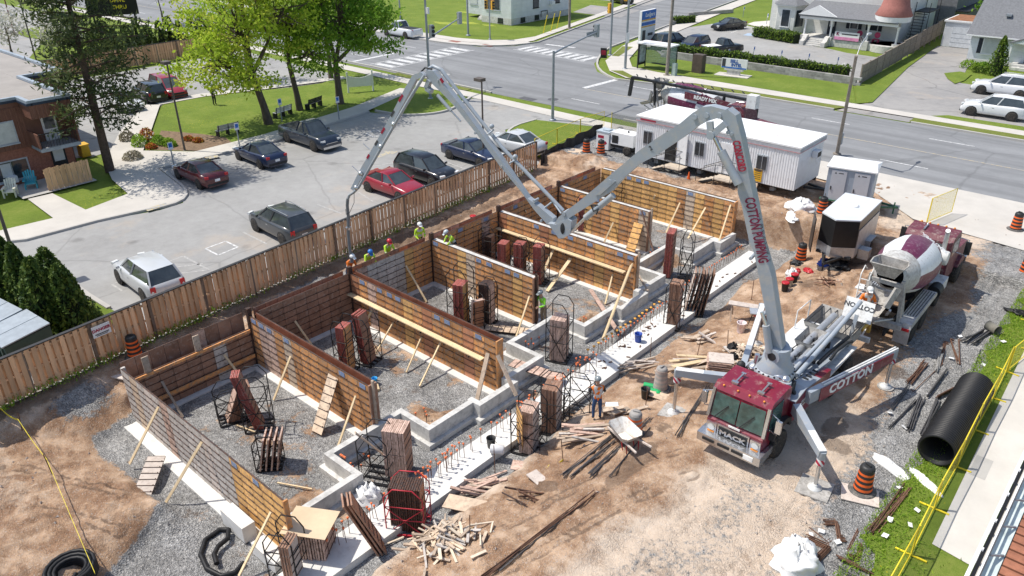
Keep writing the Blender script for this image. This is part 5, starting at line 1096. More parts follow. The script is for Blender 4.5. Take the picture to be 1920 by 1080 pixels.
 def trough(a, b, sc0=1, sc1=.8):
  a = Vector(a); b = Vector(b); d = (b - a).normalized(); sx = d.cross(Vector((0, 0, 1))).normalized(); up = sx.cross(d); vs = []
  for p, s in ((a, sc0), (b, sc1)): vs += [p + sx * (x * s) + up * (y * s) for x, y in pts]
  m_ = len(pts); mb.add(vs, [(i, i + 1, m_ + i + 1, m_ + i) for i in range(m_ - 1)], 0, True)
 trough((0, .2, 2.75), (0, -.25, 2.2), 1.1, .9); trough((.0, -.1, 2.25), (-.1, -1.2, 1.85), .95, .85); Q('chute', mb, CEMENT)
 mb = MB(); mb.tube([(.55, .3, 1.4), (-.05, -1.0, 1.6)], .045, 6); mb.bar((.3, .3, 1.5), (.5, -.2, 2.0), .08); Q('chute_ram', mb, ALU)
 mb = MB()
 for x in (-.95, -.6): mb.tube([(x, .2, .9), (x, .2, 3.0), (x, .55, 3.25), (x, .9, 3.0)], .024, 5)
 for k in range(7): mb.tube([(-.95, .2, 1.0 + k * .3), (-.6, .2, 1.0 + k * .3)], .02, 5)
 mb.box((-.8, .5, 2.3), (.6, .5, .04)); Q('ladder', mb, GREYW)
 mb = MB(); mb.bar((-1.0, 3.7, 1.36), (-.2, 4.4, 2.9), .12); mb.box((0, 6.0, 1.6), (1.2, .3, 1.0)); mb.tube([(1.05, 4.45, 1.1), (1.05, 5.05, 1.1)], .28, 12); Q('front_stand', mb, DARK)
 mb = MB(); mb.box((0, 10.25, .62), (2.2, .25, .35)); Q('bumper', mb, CHROME)
 return t
mixer((-7.32, 30.05, 0), R(1.2), 'maroon and white drum mixer truck backed up to the pump hopper')
m2 = mixer((-31.9, 52.2, 0), R(-90), 'mixer truck with a black conveyor parked on the road behind the white trailer')
mb = MB(); mb.bar((.9, -1.6, 3.85), (.9, 8.2, 3.6), .30, .16); mb.bar((.9, -1.6, 3.85), (.9, -1.8, 2.4), .25, .2)
for k in range(12): mb.bar((.68, -1.4 + k * .8, 4.05), (1.12, -1.0 + k * .8, 4.05), .06)
for y in (0.4, 6.2): mb.bar((.9, y, 3.75), (.6, y, 1.2), .14)
mb.build('conveyor', DARK, m2)
mb = MB(); mb.box((.9, 8.4, 3.55), (.6, .7, .9)); mb.build('conveyor_head', GREYW, m2)
mb = MB(); mb.side([(3.2, 3.0), (6.5, 2.9), (6.9, 3.3), (3.2, 3.5)], 1.18, 1.22); mb.build('conveyor_side', MAROOND, m2)
text('lettering', 'READY MIX', .36, LWHITE, m2, (1.24, 4.9, 3.2), (0, 1, -.03), (0, 0, 1), .015, .004)
# ================================================================ SITE BUILDINGS, PLANT, TOOLS
# ---------------------------------------------------------------- tall board fence
FB = M('fence_board', (.70, .43, .245), .8, var=.2, scale=3, rnd=.22, stretch=(1, 1, .2), dirt=(.42, .28, .18), dirtamt=.3)
FPOST = M('fence_post', (.20, .14, .10), .8, var=.3, scale=4, rnd=.15); FCAP = M('fence_cap', (.03, .03, .032), .6, rnd=.05)
def board_fence(pts, label, h=1.78, spacing=.25, panel=2.5, bw=.172, limit=300):
 P = [Vector((p[0], p[1], 0)) for p in pts]; t = thing('board_fence', label, 'fence', P[0], 0)
 mb = MB(); mb.box((0, 0, h / 2), (bw, .024, h)); me = mb.mesh('board', FB); cnt = 0
 for a, b in zip(P[:-1], P[1:]):
  d = b - a; L_ = d.length; u = d.normalized(); rz = math.atan2(u.y, u.x); n_ = Vector((-u.y, u.x, 0)); np_ = max(1, round(L_ / panel))
  for k in range(np_ + 1):
   c = a - P[0] + d * (k / np_); mb = MB(); mb.box((0, 0, (h + .06) / 2), (.12, .12, h + .06)); mb.build('post', FPOST, t, c, rz)
   if k == np_: continue
   c2 = a - P[0] + d * ((k + .5) / np_)
   for z in (.3, .95, h - .12): mb = MB(); mb.box((0, 0, 0), (L_ / np_ - .13, .045, .09)); mb.build('rail', FB, t, c2 + Vector((0, 0, z)), rz)
   mb = MB(); mb.box((0, 0, 0), (L_ / np_ - .004, .16, .035)); mb.build('cap_rail', FCAP, t, c2 + Vector((0, 0, h + .085)), rz)
  n = int(L_ / spacing)
  for k in range(n):
   for s in (-1, 1):
    pos = a - P[0] + u * ((k + (.25 if s < 0 else .75)) * L_ / n) + n_ * (s * .05)
    if min(abs(((k + (.25 if s < 0 else .75)) / n * np_) % 1), 1 - abs(((k + (.25 if s < 0 else .75)) / n * np_) % 1)) < .035: continue
    o = link('board', me, t, pos + Vector((0, 0, .04 + rf.uniform(-.015, .01))), rz); o.rotation_euler.y = rf.gauss(0, .008)
 return t
board_fence([(-29.6, 1.0), (-32.5, 38.6)], 'long brown board on board fence between the car park and the site', spacing=.255)
board_fence([(-87.3, 22.5), (-87.8, 46.5)], 'brown board fence at the far side of the rear car park, before the cedar hedge', h=1.9, spacing=.27)
# ---------------------------------------------------------------- site office trailer
t = thing('site_trailer', 'long white site office trailer with barred windows behind the far yellow wall', 'trailer', (-28.1, 43.9, 0))
TW = M('trailer_white', (.76, .775, .79), .5, var=.05, scale=1, rnd=.03, dirt=(.58, .58, .57), dirtamt=.3); TRF = M('trailer_roof', (.82, .82, .81), .5, var=.04, scale=.6, rnd=0, dirt=(.62, .50, .48), dirtamt=.12)
LX, LY = 11.3, 3.7
def corr(L_, z0, z1, pitch=.16, dep=.02):
 pts = []; x = 0
 while x < L_ - 1e-3: pts += [(x, 0), (x + pitch * .4, 0), (x + pitch * .5, -dep), (min(L_, x + pitch * .9), -dep)]; x += pitch
 pts.append((L_, 0)); n = len(pts); mb = MB(); mb.add([(p[0], p[1], z0) for p in pts] + [(p[0], p[1], z1) for p in pts], [(i, i + 1, n + i + 1, n + i) for i in range(n - 1)]); return mb
mb = MB(); mb.box((LX / 2, LY / 2, 1.92), (LX - .04, LY - .06, 2.56)); body = mb.build('body', TW, t)
corr(LX, .66, 3.0).build('siding', TW, t, (0, 0, 0))
mb = MB(); mb.box((LX / 2, LY / 2, 3.28), (LX + .14, LY + .14, .10)); rfm = mb.build('roof', TRF, t)
mb = MB(); mb.box((LX / 2, -.035, 3.10), (LX + .1, .06, .22)); mb.box((LX + .035, LY / 2, 3.10), (.06, LY + .1, .22)); mb.build('fascia', M('trailer_grey', (.40, .42, .45), .5, rnd=0), rfm)
mb = MB(); mb.box((LX / 2, -.07, 3.0), (LX + .1, .012, .035)); mb.box((LX + .07, LY / 2, 3.0), (.012, LY + .1, .035)); mb.build('red_stripe', M('faded_red', (.55, .25, .27), .6, rnd=0), rfm)
mb = MB(); mb.box((.9, -.072, 3.13), (1.2, .012, .10)); mb.build('maker_mark', LRED, rfm)
mb = MB(); mb.box((LX / 2, .4, .55), (LX, .12, .2)); mb.box((LX / 2, LY - .4, .55), (LX, .12, .2)); mb.bar((LX, LY * .4, .5), (LX + 1.3, LY / 2, .5), .12); mb.bar((LX, LY * .6, .5), (LX + 1.3, LY / 2, .5), .12); mb.build('chassis', DARK, t)
for x in (1.2, 4.5, 6.4, 9.6):
 mb = MB(); mb.box((x, 1.0, .24), (.3, .3, .46)); mb.build('block_pier', CONC, t)
q_ = G(1455, 250, 3.33) - Vector((-28.1, 43.9, 0)); mb = MB(); mb.add([(q_.x + (1.0 + .3 * math.sin(3 * a)) * math.cos(a), q_.y + (.55 + .15 * math.cos(4 * a)) * math.sin(a), 3.334) for a in np.arange(0, 6.28, .3)], [tuple(range(21))]); mb.build('roof_stain', M('stain_pink', (.62, .40, .40), .6, var=.2, scale=2, rnd=0, dirt=(.80, .78, .77), dirtamt=1.0), rfm)
WGL = M('window_dark', (.06, .07, .08), .12, var=.3, rnd=.1, spec=.6); WFR = M('window_grey', (.42, .45, .48), .5, rnd=.05)
def twin(x, w=.72, h=.95, z=1.95):
 mb = MB(); mb.box((x, -.03, z), (w, .05, h)); f = mb.build('window', WFR, t)
 mb = MB(); mb.box((x - w * .23, -.062, z), (w * .38, .016, h - .14)); mb.build('pane', WGL, f)
 mb = MB(); mb.box((x + w * .23, -.062, z), (w * .38, .016, h - .14)); mb.build('pane', WGL, f)
 for k in range(5):
  mb = MB(); mb.tube([(x - w / 2 + w * (k + .5) / 5, -.11, z - h / 2 - .05), (x - w / 2 + w * (k + .5) / 5, -.11, z + h / 2 + .05)], .009, 4); mb.build('window_bar', DARK, f)
for x in (.95, 4.85, 9.1): twin(x)
mb = MB(); mb.box((2.75, -.015, 1.72), (.85, .03, 1.95)); mb.build('door_opening', DARK, t)
mb = MB(); mb.box((3.6, -.06, 1.72), (.85, .05, 1.95), R(-14)); dr = mb.build('door', TW, t); mb = MB(); mb.box((3.25, -.16, 1.7), (.1, .05, .12)); mb.build('handle', CHROME, dr)
mb = MB(); mb.box((6.75, -.04, 1.72), (.85, .04, 1.95)); dr = mb.build('door', TW, t); mb = MB(); mb.box((6.42, -.08, 1.65), (.1, .05, .14)); mb.build('handle', CHROME, dr)
mb = MB(); mb.box((LX + .16, LY * .62, 2.45), (.32, .6, .42)); ac = mb.build('air_conditioner', TW, t); mb = MB(); mb.box((LX + .325, LY * .62, 2.43), (.012, .5, .3)); mb.build('ac_grille', DARK, ac)
mb = MB(); mb.box((8.1, -.05, 1.12), (.95, .03, .42)); sg = mb.build('sign_board', LWHITE, t); text('lettering', 'BACON', .19, M('letter_blue', (.03, .10, .36), .5, rnd=0), sg, (8.0, -.07, 1.2), (1, 0, 0), (0, 0, 1), .006, .003)
mb = MB(); mb.bar((8.48, -.072, .98), (8.48, -.072, 1.2), .05, .01, up=(0, 1, 0)); mb.add([(8.40, -.074, 1.18), (8.56, -.074, 1.18), (8.48, -.074, 1.30)], [(0, 1, 2)]); mb.build('sign_arrow', MATS['letter_blue'], sg)
mb = MB(); mb.box((8.95, -.055, 1.12), (.55, .03, .78)); sg = mb.build('safety_sign', M('sign_amber', (.80, .45, .03), .5, rnd=0), t); mb = MB()
for k in range(5): mb.box((8.95, -.073, 1.38 - k * .12), (.4, .006, .035))
mb.box((8.95, -.073, 1.46), (.5, .006, .08)); mb.build('sign_print', LDARK, sg)
# steps with landings
STW = M('step_wood', (.50, .42, .33), .8, var=.2, rnd=.1)
def steps(x, label):
 s = thing('entry_steps', label, 'steps', (x, 42.35, 0))
 mb = MB(); mb.box((0, .95, .62), (1.3, 1.0, .07)); mb.build('landing', STW, s)
 for k in range(4): mb = MB(); mb.box((-.75 - k * .3, .95, .5 - k * .13), (.3, .95, .05)); mb.build('tread', STW, s)
 mb = MB()
 for y in (.45, 1.45):
  mb.tube([(.6, y, 0), (.6, y, 1.55), (-.5, y, 1.55), (-1.75, y, .95), (-1.75, y, 0)], .02, 5); mb.tube([(-.5, y, 0), (-.5, y, 1.55)], .02, 5); mb.tube([(.6, y, 1.1), (-.5, y, 1.1)], .015, 5)
  mb.bar((-.6, y, .55), (-1.85, y, .05), .05, .14)
 mb.build('railing', DARK, s)
steps(-24.6, 'wooden entry steps with black rails below the open trailer door'); steps(-21.0, 'wooden entry steps with black rails below the closed trailer door')
mb = MB(); mb.box((0, 0, .45), (.85, .03, .85), rot=(R(-14), 0, 0)); tag(mb.build('plywood_sheet', PLY['tan'], None, (-19.2, 43.1, 0)), 'tan plywood sheet leaning under the trailer window', 'plywood')
# ---------------------------------------------------------------- toilets on a green trailer
t = thing('toilet_trailer', 'grey two door toilet cabin with a white roof on a green trailer', 'toilet cabin', (-14.0, 45.2, 0), R(12))
TG = M('toilet_grey', (.33, .38, .44), .5, var=.06, rnd=0); TD = M('toilet_door', (.52, .53, .56), .5, var=.05, rnd=.03); GREEN = M('trailer_green', (.035, .13, .07), .5, var=.2, rnd=.05, dirt=(.25, .22, .18), dirtamt=.3)
mb = MB(); mb.box((0, 0, 1.5), (2.5, 2.1, 2.05)); cbn = mb.build('cabin', TG, t)
mb = MB(); mb.prism([(-1.35, -1.12), (1.35, -1.12), (1.35, 1.12), (-1.35, 1.12)], 2.53, 2.60); mb.add([(-1.35, -1.12, 2.602), (1.35, -1.12, 2.602), (1.35, 1.12, 2.602), (-1.35, 1.12, 2.602), (-1.2, 0, 2.78), (1.2, 0, 2.78)], [(0, 1, 5, 4), (1, 2, 5), (2, 3, 4, 5), (3, 0, 4)]); mb.build('roof', TRF, t)
for x in (-.62, .62):
 mb = MB(); mb.box((x, -1.07, 1.47), (.82, .05, 1.9)); d_ = mb.build('door', TD, t); mb = MB(); mb.box((x - .33, -1.11, 1.35), (.05, .05, .22)); mb.build('handle', DARK, d_)
 mb = MB(); mb.add([(x - .25, -1.098, 2.22), (x - .19, -1.098, 2.33), (x - .12, -1.098, 2.22)], [(0, 1, 2)]); mb.box((x + .1, -1.098, 2.27), (.26, .004, .05)); mb.build('door_mark', LDARK, d_)
mb = MB(); mb.box((0, 0, .42), (2.7, 1.9, .12)); mb.bar((1.3, -.6, .42), (2.7, 0, .42), .1); mb.bar((1.3, .6, .42), (2.7, 0, .42), .1); mb.box((-1.0, -1.05, .62), (.9, .3, .06)); mb.bar((2.5, 0, 0), (2.5, 0, .7), .08); mb.build('chassis', GREEN, t)
for s in (-1, 1): wheel(t, -1.0, s * 1.02, .32, .2, 1).rotation_euler = (0, 0, PI / 2 * s)
# ---------------------------------------------------------------- cargo trailer with a pointed nose
t = thing('cargo_trailer', 'black nosed cargo trailer with a white roof and an open side door', 'cargo trailer', (-11.75, 38.6, 0), R(3))
pl = [(-.92, 2.1), (-.92, -1.35), (-.05, -1.95), (.92, -1.35), (.92, 2.1)]
mb = MB(); mb.prism(pl, .95, 2.36); mb.build('body', M('trailer_black', (.02, .02, .021), .35, var=.2, rnd=0), t)
mb = MB(); mb.prism([(x * 1.012, y * 1.012) for x, y in pl], .42, .955); mb.build('stone_guard', ALU, t)
mb = MB(); mb.prism([(x * 1.02, y * 1.015) for x, y in pl], 2.362, 2.43); r_ = mb.build('roof', M('alu_roof', (.68, .71, .73), .45, .1, var=.05, rnd=0), t)
mb = MB(); mb.lathe([(.26, 2.43), (.26, 2.46), (.16, 2.50)], (.05, .4, 0), 8); mb.build('roof_vent', WHITE, r_)
mb = MB(); mb.box((-1.12, -1.75, 1.4), (.05, .85, 1.8), R(25)); mb.build('side_door', M('trailer_black', (.02, .02, .021)), t)
mb = MB(); mb.box((.94, .4, 1.4), (.02, 3.3, .9)); mb.build('side_panel', ALU, t)
mb = MB(); mb.bar((-.5, -1.5, .42), (0, -3.0, .45), .1); mb.bar((.5, -1.5, .42), (0, -3.0, .45), .1); mb.box((0, .2, .42), (1.7, 3.6, .1)); mb.tube([(0, -2.9, .05), (0, -2.9, .9)], .04, 6); mb.build('drawbar', DARK, t)
for s in (-1, 1):
 wheel(t, s * 1.0, .9, .34, .2, s); mb = MB(); mb.box((s * 1.05, .9, .75), (.28, .95, .05)); mb.box((s * 1.05, .4, .62), (.28, .05, .3)); mb.build('mudguard', ALU, t)
mb = MB(); mb.box((1.2, -.45, .45), (.5, .55, .5)); tag(mb.build('equipment_box', ALU, None, (-11.75 + 0, 38.6, 0), R(3)), 'pale metal box standing beside the cargo trailer wheel', 'box')
# ---------------------------------------------------------------- generator and fuel cube
t = thing('generator', 'white towable generator on black wheels beside the white trailer', 'generator', (-29.9, 45.4, 0), R(2))
mb = MB(); mb.box((0, 0, 1.05), (1.9, 1.1, .85), tx=.97, ty=.94); b_ = mb.build('housing', WHITE, t); mb = MB(); mb.box((-.55, -.55, 1.0), (.5, .03, .55)); mb.build('louvre', DARK, b_); mb = MB(); mb.lathe([(.06, 1.47), (.06, 1.6)], (.2, 0, 0), 8); mb.build('lifting_eye', DARK, b_)
mb = MB(); mb.box((0, 0, .5), (1.8, 1.0, .2)); mb.bar((-.9, 0, .5), (-1.7, 0, .45), .08); mb.build('chassis', DARK, t)
for s in (-1, 1): wheel(t, .5, s * .58, .32, .2, 1).rotation_euler = (0, 0, PI / 2 * s)
t = thing('fuel_tank', 'white cube fuel tank with red labels beside the generator', 'fuel tank', (-31.45, 45.2, 0), R(2))
mb = MB(); mb.box((0, 0, .72), (1.05, .95, 1.2)); b_ = mb.build('tank', WHITE, t); mb = MB(); mb.box((0, 0, 1.36), (1.1, 1.0, .08)); mb.box((.1, 0, 1.44), (.5, .5, .08)); mb.build('lid', M('lid_bluegrey', (.48, .55, .60), .5), t)
mb = MB(); mb.box((-.15, -.48, 1.0), (.5, .012, .2)); mb.build('label_plate', LRED, b_); mb = MB(); mb.add([(.1, -.482, .6), (.25, -.482, .45), (.4, -.482, .6), (.25, -.482, .75)], [(0, 1, 2, 3)]); mb.build('hazard_diamond', LRED, b_)
for x in (-.45, .45): mb = MB(); mb.box((x, 0, .06), (.12, .95, .12)); mb.build('skid', DARK, t)
# ---------------------------------------------------------------- traffic drums, cone
DO = M('drum_orange', (.80, .13, .02), .45, var=.1, rnd=.06, dirt=(.4, .2, .1), dirtamt=.15); DB = M('drum_black', (.03, .03, .03), .5, var=.2, rnd=.05); DRB = M('drum_base', (.10, .095, .09), .8, var=.3, rnd=.1, dirt=(.3, .26, .22), dirtamt=.4); DGREY = M('drum_dust', (.33, .31, .29), .8, var=.2, rnd=.05)
def drum(px_, label, z=None, pale=0, tilt=0, sc=1.0):
 p = G(*px_, 0 if z is None else z); zz = hz(p.x, p.y) if z is None else z
 t = thing('traffic_drum', label, 'traffic drum', (p.x, p.y, zz), rf.uniform(0, 3), 'striped traffic drums'); t.rotation_euler.x = tilt; t.scale = (sc,) * 3
 rad = lambda q: .285 - .075 * q
 zs = [.05, .16, .24, .35, .43, .54, .62, .73, .80, .93]
 mb = MB(); prof = [(rad(q) + (.012 if i % 2 else 0), q) for i, q in enumerate(zs)]
 mb.lathe(prof, n=18)
 mb.m = []
 for i in range(len(prof) - 1): mb.m += [(0 if i % 2 == 0 else 1)] * 18
 mb.m = [1 if k // 18 in (0, 2, 4, 6, 8) and False else (0 if (k // 18) % 2 == 1 else 1) for k in range(18 * (len(prof) - 1))] + [1, 1]
 mb.build('barrel', [DO, DB] if not pale else ([DO, DGREY] if pale == 1 else [DGREY, M('drum_worn', (.42, .34, .30), .8)]), t)
 mb = MB(); mb.lathe([(.21, .93), (.20, 1.0), (.12, 1.02)], n=16); mb.box((0, 0, 1.05), (.2, .05, .06)); mb.build('lid', DB if not pale else DGREY, t)
 mb = MB(); mb.lathe([(.42, 0), (.43, .05), (.36, .09), (.27, .10)], n=18); mb.build('base_ring', DRB, t)
drum((1616, 921), 'orange and black traffic drum on a board in the stone yard, nearest the lower right'); drum((1190, 803), 'dusty orange traffic drum behind the wheelbarrow', pale=1); drum((1240, 706), 'pale dusty traffic drum beside the green roll', pale=2)
drum((1506, 458), 'orange and black traffic drum standing left of the cargo trailer door'); drum((1537, 418), 'orange and black traffic drum standing behind the cargo trailer door'); drum((1903, 431), 'orange and black traffic drum at the edge of the road apron, upper right')
drum((1919, 520), 'orange and black traffic drum cut by the right edge of the view', .06); drum((1099, 293), 'orange and black traffic drum left of the pair before the fuel tank'); drum((1126, 300), 'orange and black traffic drum right of the pair before the generator'); drum((253, 663), 'orange and black traffic drum standing below the fence near the danger sign')
mb = MB(); mb.box((0, 0, .02), (1.1, .8, .03)); p = G(1612, 930); tag(mb.build('plywood_sheet', PLY['pale'], None, (p.x, p.y, hz(p.x, p.y) + .01), R(20)), 'pale plywood sheet under the traffic drum in the stone yard', 'plywood')
t = thing('traffic_cone', 'small orange traffic cone at the trailer steps', 'cone', (-23.3, 42.9, 0)); mb = MB(); mb.lathe([(.14, .03), (.03, .65)], n=14); mb.build('cone', DO, t); mb = MB(); mb.box((0, 0, .02), (.36, .36, .035)); mb.build('base', DO, t)
# ---------------------------------------------------------------- yellow mesh fencing and black silt fence
YEL = M('fence_yellow', (.80, .62, .03), .5, rnd=.05, var=.1)
def mesh_mat(name, c, a):
 m, N, L, B = newmat(name); tr = N.new('ShaderNodeBsdfTransparent'); mx = N.new('ShaderNodeMixShader'); B.inputs['Base Color'].default_value = (*c, 1); B.inputs['Roughness'].default_value = .6
 v = coords(N, L, True); w1 = noise(N, L, v, 40, 1, .5); k = ramp(N, L, w1, [(.35, (a - .15,) * 3), (.65, (min(1, a + .15),) * 3)])
 L.new(k, mx.inputs[0]); L.new(tr.outputs[0], mx.inputs[1]); L.new(B.outputs[0], mx.inputs[2]); L.new(mx.outputs[0], N['Material Output'].inputs[0]); return m
YMESH = mesh_mat('yellow_netting', (.85, .70, .06), .34); DMESH = mesh_mat('grey_netting', (.16, .17, .15), .45)
def mesh_fence(pts, label, h=1.2, feet=True, mesh=YMESH, z=.06):
 P = [Vector((p[0], p[1], z)) for p in pts]; t = thing('mesh_fence', label, 'fence', P[0], 0, 'yellow mesh fence panels')
 for a, b in zip(P[:-1], P[1:]):
  d = b - a; u = d.normalized(); nn = Vector((-u.y, u.x, 0)); a0 = a - P[0]; b0 = b - P[0]; up = Vector((0, 0, 1))
  a1 = a0 + u * .04; b1 = b0 - u * .04
  mb = MB(); mb.tube([a1 + up * .1, a1 + up * h, b1 + up * h, b1 + up * .1, a1 + up * .1], .02, 6); fr = mb.build('frame', YEL, t)
  mb = MB(); mb.add([a1 + up * .12, b1 + up * .12, b1 + up * (h - .02), a1 + up * (h - .02)], [(0, 1, 2, 3)]); mb.build('netting', mesh, fr, fixn=False)
  if feet: mb = MB(); mb.bar(a0 - nn * .42 + up * .03, a0 + nn * .42 + up * .03, .06, .03); mb.bar(a0, a0 + up * h, .05); mb.build('foot', YEL, t)
 return t
ys = [12, 14.4, 16.9, 19.4, 21.8, 24.3, 26.8, 29.3, 31.6]
mesh_fence([(-2.35 - .02 * (y - 17) + (.03 if i % 2 else 0), y) for i, y in enumerate(ys)], 'row of yellow mesh fence panels beside the big black pipe', 1.15)
mesh_fence([(-2.6, 31.6), (-2.2, 34.0), (-2.75, 36.6), (-3.2, 41.2), (-3.0, 43.6)], 'yellow mesh fence panels bulging past the right edge by the road', 1.15)
mesh_fence([(-34.3, 40.6), (-34.7, 43.6), (-35.0, 46.8), (-34.9, 49.8)], 'thin yellow rail fence round the corner lawn by the silt fence', 1.2, True, mesh_mat('thin_netting', (.8, .65, .1), .15))
p0 = G(1672, 412); p1 = G(1708, 372); mesh_fence([(-9.6, 45.3), (-9.0, 47.9)], 'single yellow mesh panel standing behind the cargo trailer', 1.5)
t = thing('netting_screen', 'dark grey netting screen beside the trailer by the pavement', 'netting', (-33.6, 48.9, 0)); mb = MB(); mb.add([(0, 0, .1), (4.5, .2, .1), (4.5, .2, 1.5), (0, 0, 1.5)], [(0, 1, 2, 3)]); mb.build('netting', DMESH, t, fixn=False)
for x in (0, 4.5): mb = MB(); mb.tube([(x, 0.04 * x, 0), (x, .04 * x, 1.6)], .03, 6); mb.build('post', YEL, t)
mb = MB(); pp = [(-32.6, 39.2), (-33.0, 40.2), (-33.3, 42.5), (-33.7, 45), (-34.1, 48.3)]; vs = []; rs_ = random.Random(2)
for k in range(41):
 q = k / 40 * 4; i = min(3, int(q)); f_ = q - i; x = pp[i][0] * (1 - f_) + pp[i + 1][0] * f_; y = pp[i][1] * (1 - f_) + pp[i + 1][1] * f_; x += .06 * math.sin(k * 1.3)
 vs += [(x + 33, y - 42, -.05), (x + 33 + .03, y - 42, -.05), (x + 33 + .03 + .05 * math.sin(k), y - 42, .78 + .06 * math.sin(k * .9)), (x + 33 + .05 * math.sin(k), y - 42, .78 + .06 * math.sin(k * .9))]
mb.add(vs, [(k * 4 + j, k * 4 + (j + 1) % 4, k * 4 + 4 + (j + 1) % 4, k * 4 + 4 + j) for k in range(40) for j in range(4)]); tag(mb.build('silt_fence', M('silt_black', (.018, .018, .02), .6, rnd=0, var=.3), None, (-33, 42, 0)), 'low black fabric silt fence curving past the corner lawn', 'fence')
# ---------------------------------------------------------------- big corrugated pipe and coils
BLK = M('pipe_black', (.014, .014, .015), .5, var=.25, scale=2, rnd=0, spec=.3)
t = thing('corrugated_pipe', 'big black corrugated drainage pipe lying along the yellow fence', 'pipe', (-3.1, 23.95, .62), 0); mb = MB(); prof = []; k = 0; y = 0
while y < 4.8: prof += [(.535, y), (.595, y + .025), (.595, y + .065), (.535, y + .09)]; y += .115
mb.lathe(prof, n=28, axis='y', cap=False); mb.build('shell', BLK, t)
mb = MB(); mb.lathe([(.535, 0), (.50, .0), (.50, 4.83), (.535, 4.83)], n=28, axis='y', cap=False); mb.build('lining', BLK, t); t.rotation_euler.z = R(.3)
def coil(px_, zz, label, turns, r0, r1, hgt, r=.055):
 p = G(*px_, zz); z = hz(p.x, p.y); pts = []
 n = int(turns * 16)
 for k in range(n + 1): a = k / 16 * 2 * PI; f_ = k / n; lay = (k // (16 * 3)); pts.append(((r0 + (r1 - r0) * ((f_ * 5) % 1)) * math.cos(a), (r0 + (r1 - r0) * ((f_ * 5) % 1)) * math.sin(a), r + hgt * f_))
 mb = MB(); mb.tube(pts, r, 8); return tag(mb.build('pipe_coil', BLK, None, (p.x, p.y, z)), label, 'pipe coil')
coil((132, 1062), -.5, 'thick coil of black drain pipe at the lower left corner', 15, .38, .72, .42, .06)
p = G(432, 1035, -1.3); z = hz(p.x, p.y) + .07
lp = [G(*q, z) - Vector((p.x, p.y, z)) for q in ((462, 1015), (440, 993), (412, 993), (385, 1012), (376, 1040), (388, 1066), (415, 1080), (440, 1074), (458, 1055))]
lp2 = [G(*q, z) - Vector((p.x, p.y, z)) for q in ((430, 998), (428, 1015), (410, 1030), (403, 1045), (408, 1062))]
mb = MB(); mb.tube(lp, .08, 8); mb.tube([v + Vector((0, 0, .12)) for v in lp2], .08, 8); tag(mb.build('pipe_loop', BLK, None, (p.x, p.y, z)), 'loose black drain pipe loop on the gravel by the grey wall', 'pipe')
p = G(1868, 630); mb = MB(); mb.lathe([(.22, 0), (.2, 0), (.2, .5), (.22, .5)], axis='y', n=14, cap=False); tag(mb.build('short_pipe', M('old_pipe', (.20, .19, .16), .8, rnd=0), None, (p.x, p.y, .25), R(60)), 'short dusty pipe offcut beside the grass, above the big pipe', 'pipe')
# ---------------------------------------------------------------- rebar bundles and steel
RG = 'rebar bundles on the ground'
def bundle(a, b, n, label, mat=REB, r=.012, spread=.12, zz=None, jit=.25, cat='rebar', hook=False):
 a = G(*a); b = G(*b); a.z = hz(a.x, a.y) + .05; b.z = hz(b.x, b.y) + .05; a.z += max(0, max(hz(*(a.lerp(b, q)).xy) - (a.z * (1 - q) + b.z * q) for q in (.2, .35, .5, .65, .8))) * .8
 t = thing('rebar_bundle', label, cat, a, 0, RG); d = b - a; u = d.normalized(); s = Vector((-u.y, u.x, 0))
 for k in range(n):
  o0 = s * rf.uniform(-spread, spread) + u * rf.uniform(-jit, jit) * .5 + Vector((0, 0, (k % 4) * r * 1.7)); o1 = d + s * rf.uniform(-spread, spread) + u * rf.uniform(-jit, jit) + Vector((0, 0, (k % 3) * r * 1.7))
  pts = [o0, o1]
  if hook: pts = [o0 + s * .12 - u * .06, o0 - u * .12, o0] + [o1]
  mb = MB(); mb.tube(pts, r, 5); mb.build('bar', mat, t)
bundle((1704, 719), (1734, 683), 16, 'rusty rebar bundle fanning out beside the rear jack', r=.016, spread=.16)
bundle((1702, 808), (1728, 750), 14, 'thick dark rebar bundle in the stone yard, left of the pair', REBG, .02, .12)
bundle((1729, 816), (1757, 757), 14, 'thick dark rebar bundle in the stone yard, right of the pair beside the big pipe', REBG, .02, .10)
bundle((1670, 770), (1702, 726), 4, 'thin bent rods lying between the jack and the paired bundles', REBG, .014, .08); bundle((1668, 803), (1722, 748), 4, 'long thin rods lying left of the paired bundles', REBG, .016, .06)
bundle((1634, 1002), (1697, 922), 15, 'brown rusty rebar bundle below the traffic drum', REB, .02, .16)
bundle((1572, 1048), (1622, 1074), 10, 'rusty bars running off at the lower edge by the lawn', REB, .018, .08); bundle((1560, 1062), (1610, 1090), 4, 'thin bars at the lower edge beside the white tarp', REBG, .015, .12)
bundle((1806, 643), (1842, 622), 4, 'grey steel angles lying left of the short pipe offcut', REBG, .035, .08); bundle((1824, 647), (1858, 620), 6, 'fan of grey steel flats reaching the short pipe offcut', REBG, .025, .12)
bundle((1737, 747), (1774, 696), 3, 'single heavy steel bar in the stone yard', REBG, .03, .02); bundle((1755, 749), (1796, 727), 3, 'heavy rusty bar pointing at the big pipe', REB, .035, .03)
bundle((1763, 668), (1757, 697), 8, 'pale steel flats standing out above the heavy bar', M('steel_pale', (.36, .35, .33), .6, .3), .02, .08)
bundle((1770, 645), (1763, 680), 6, 'hooked rusty bars beside the mixer, left bunch', REB, .015, .10, hook=True); bundle((1783, 644), (1796, 682), 4, 'hooked rusty bars beside the mixer, middle bunch', REB, .018, .04, hook=True); bundle((1797, 644), (1798, 680), 3, 'hooked rusty bars beside the mixer, right bunch', REB, .016, .03, hook=True)
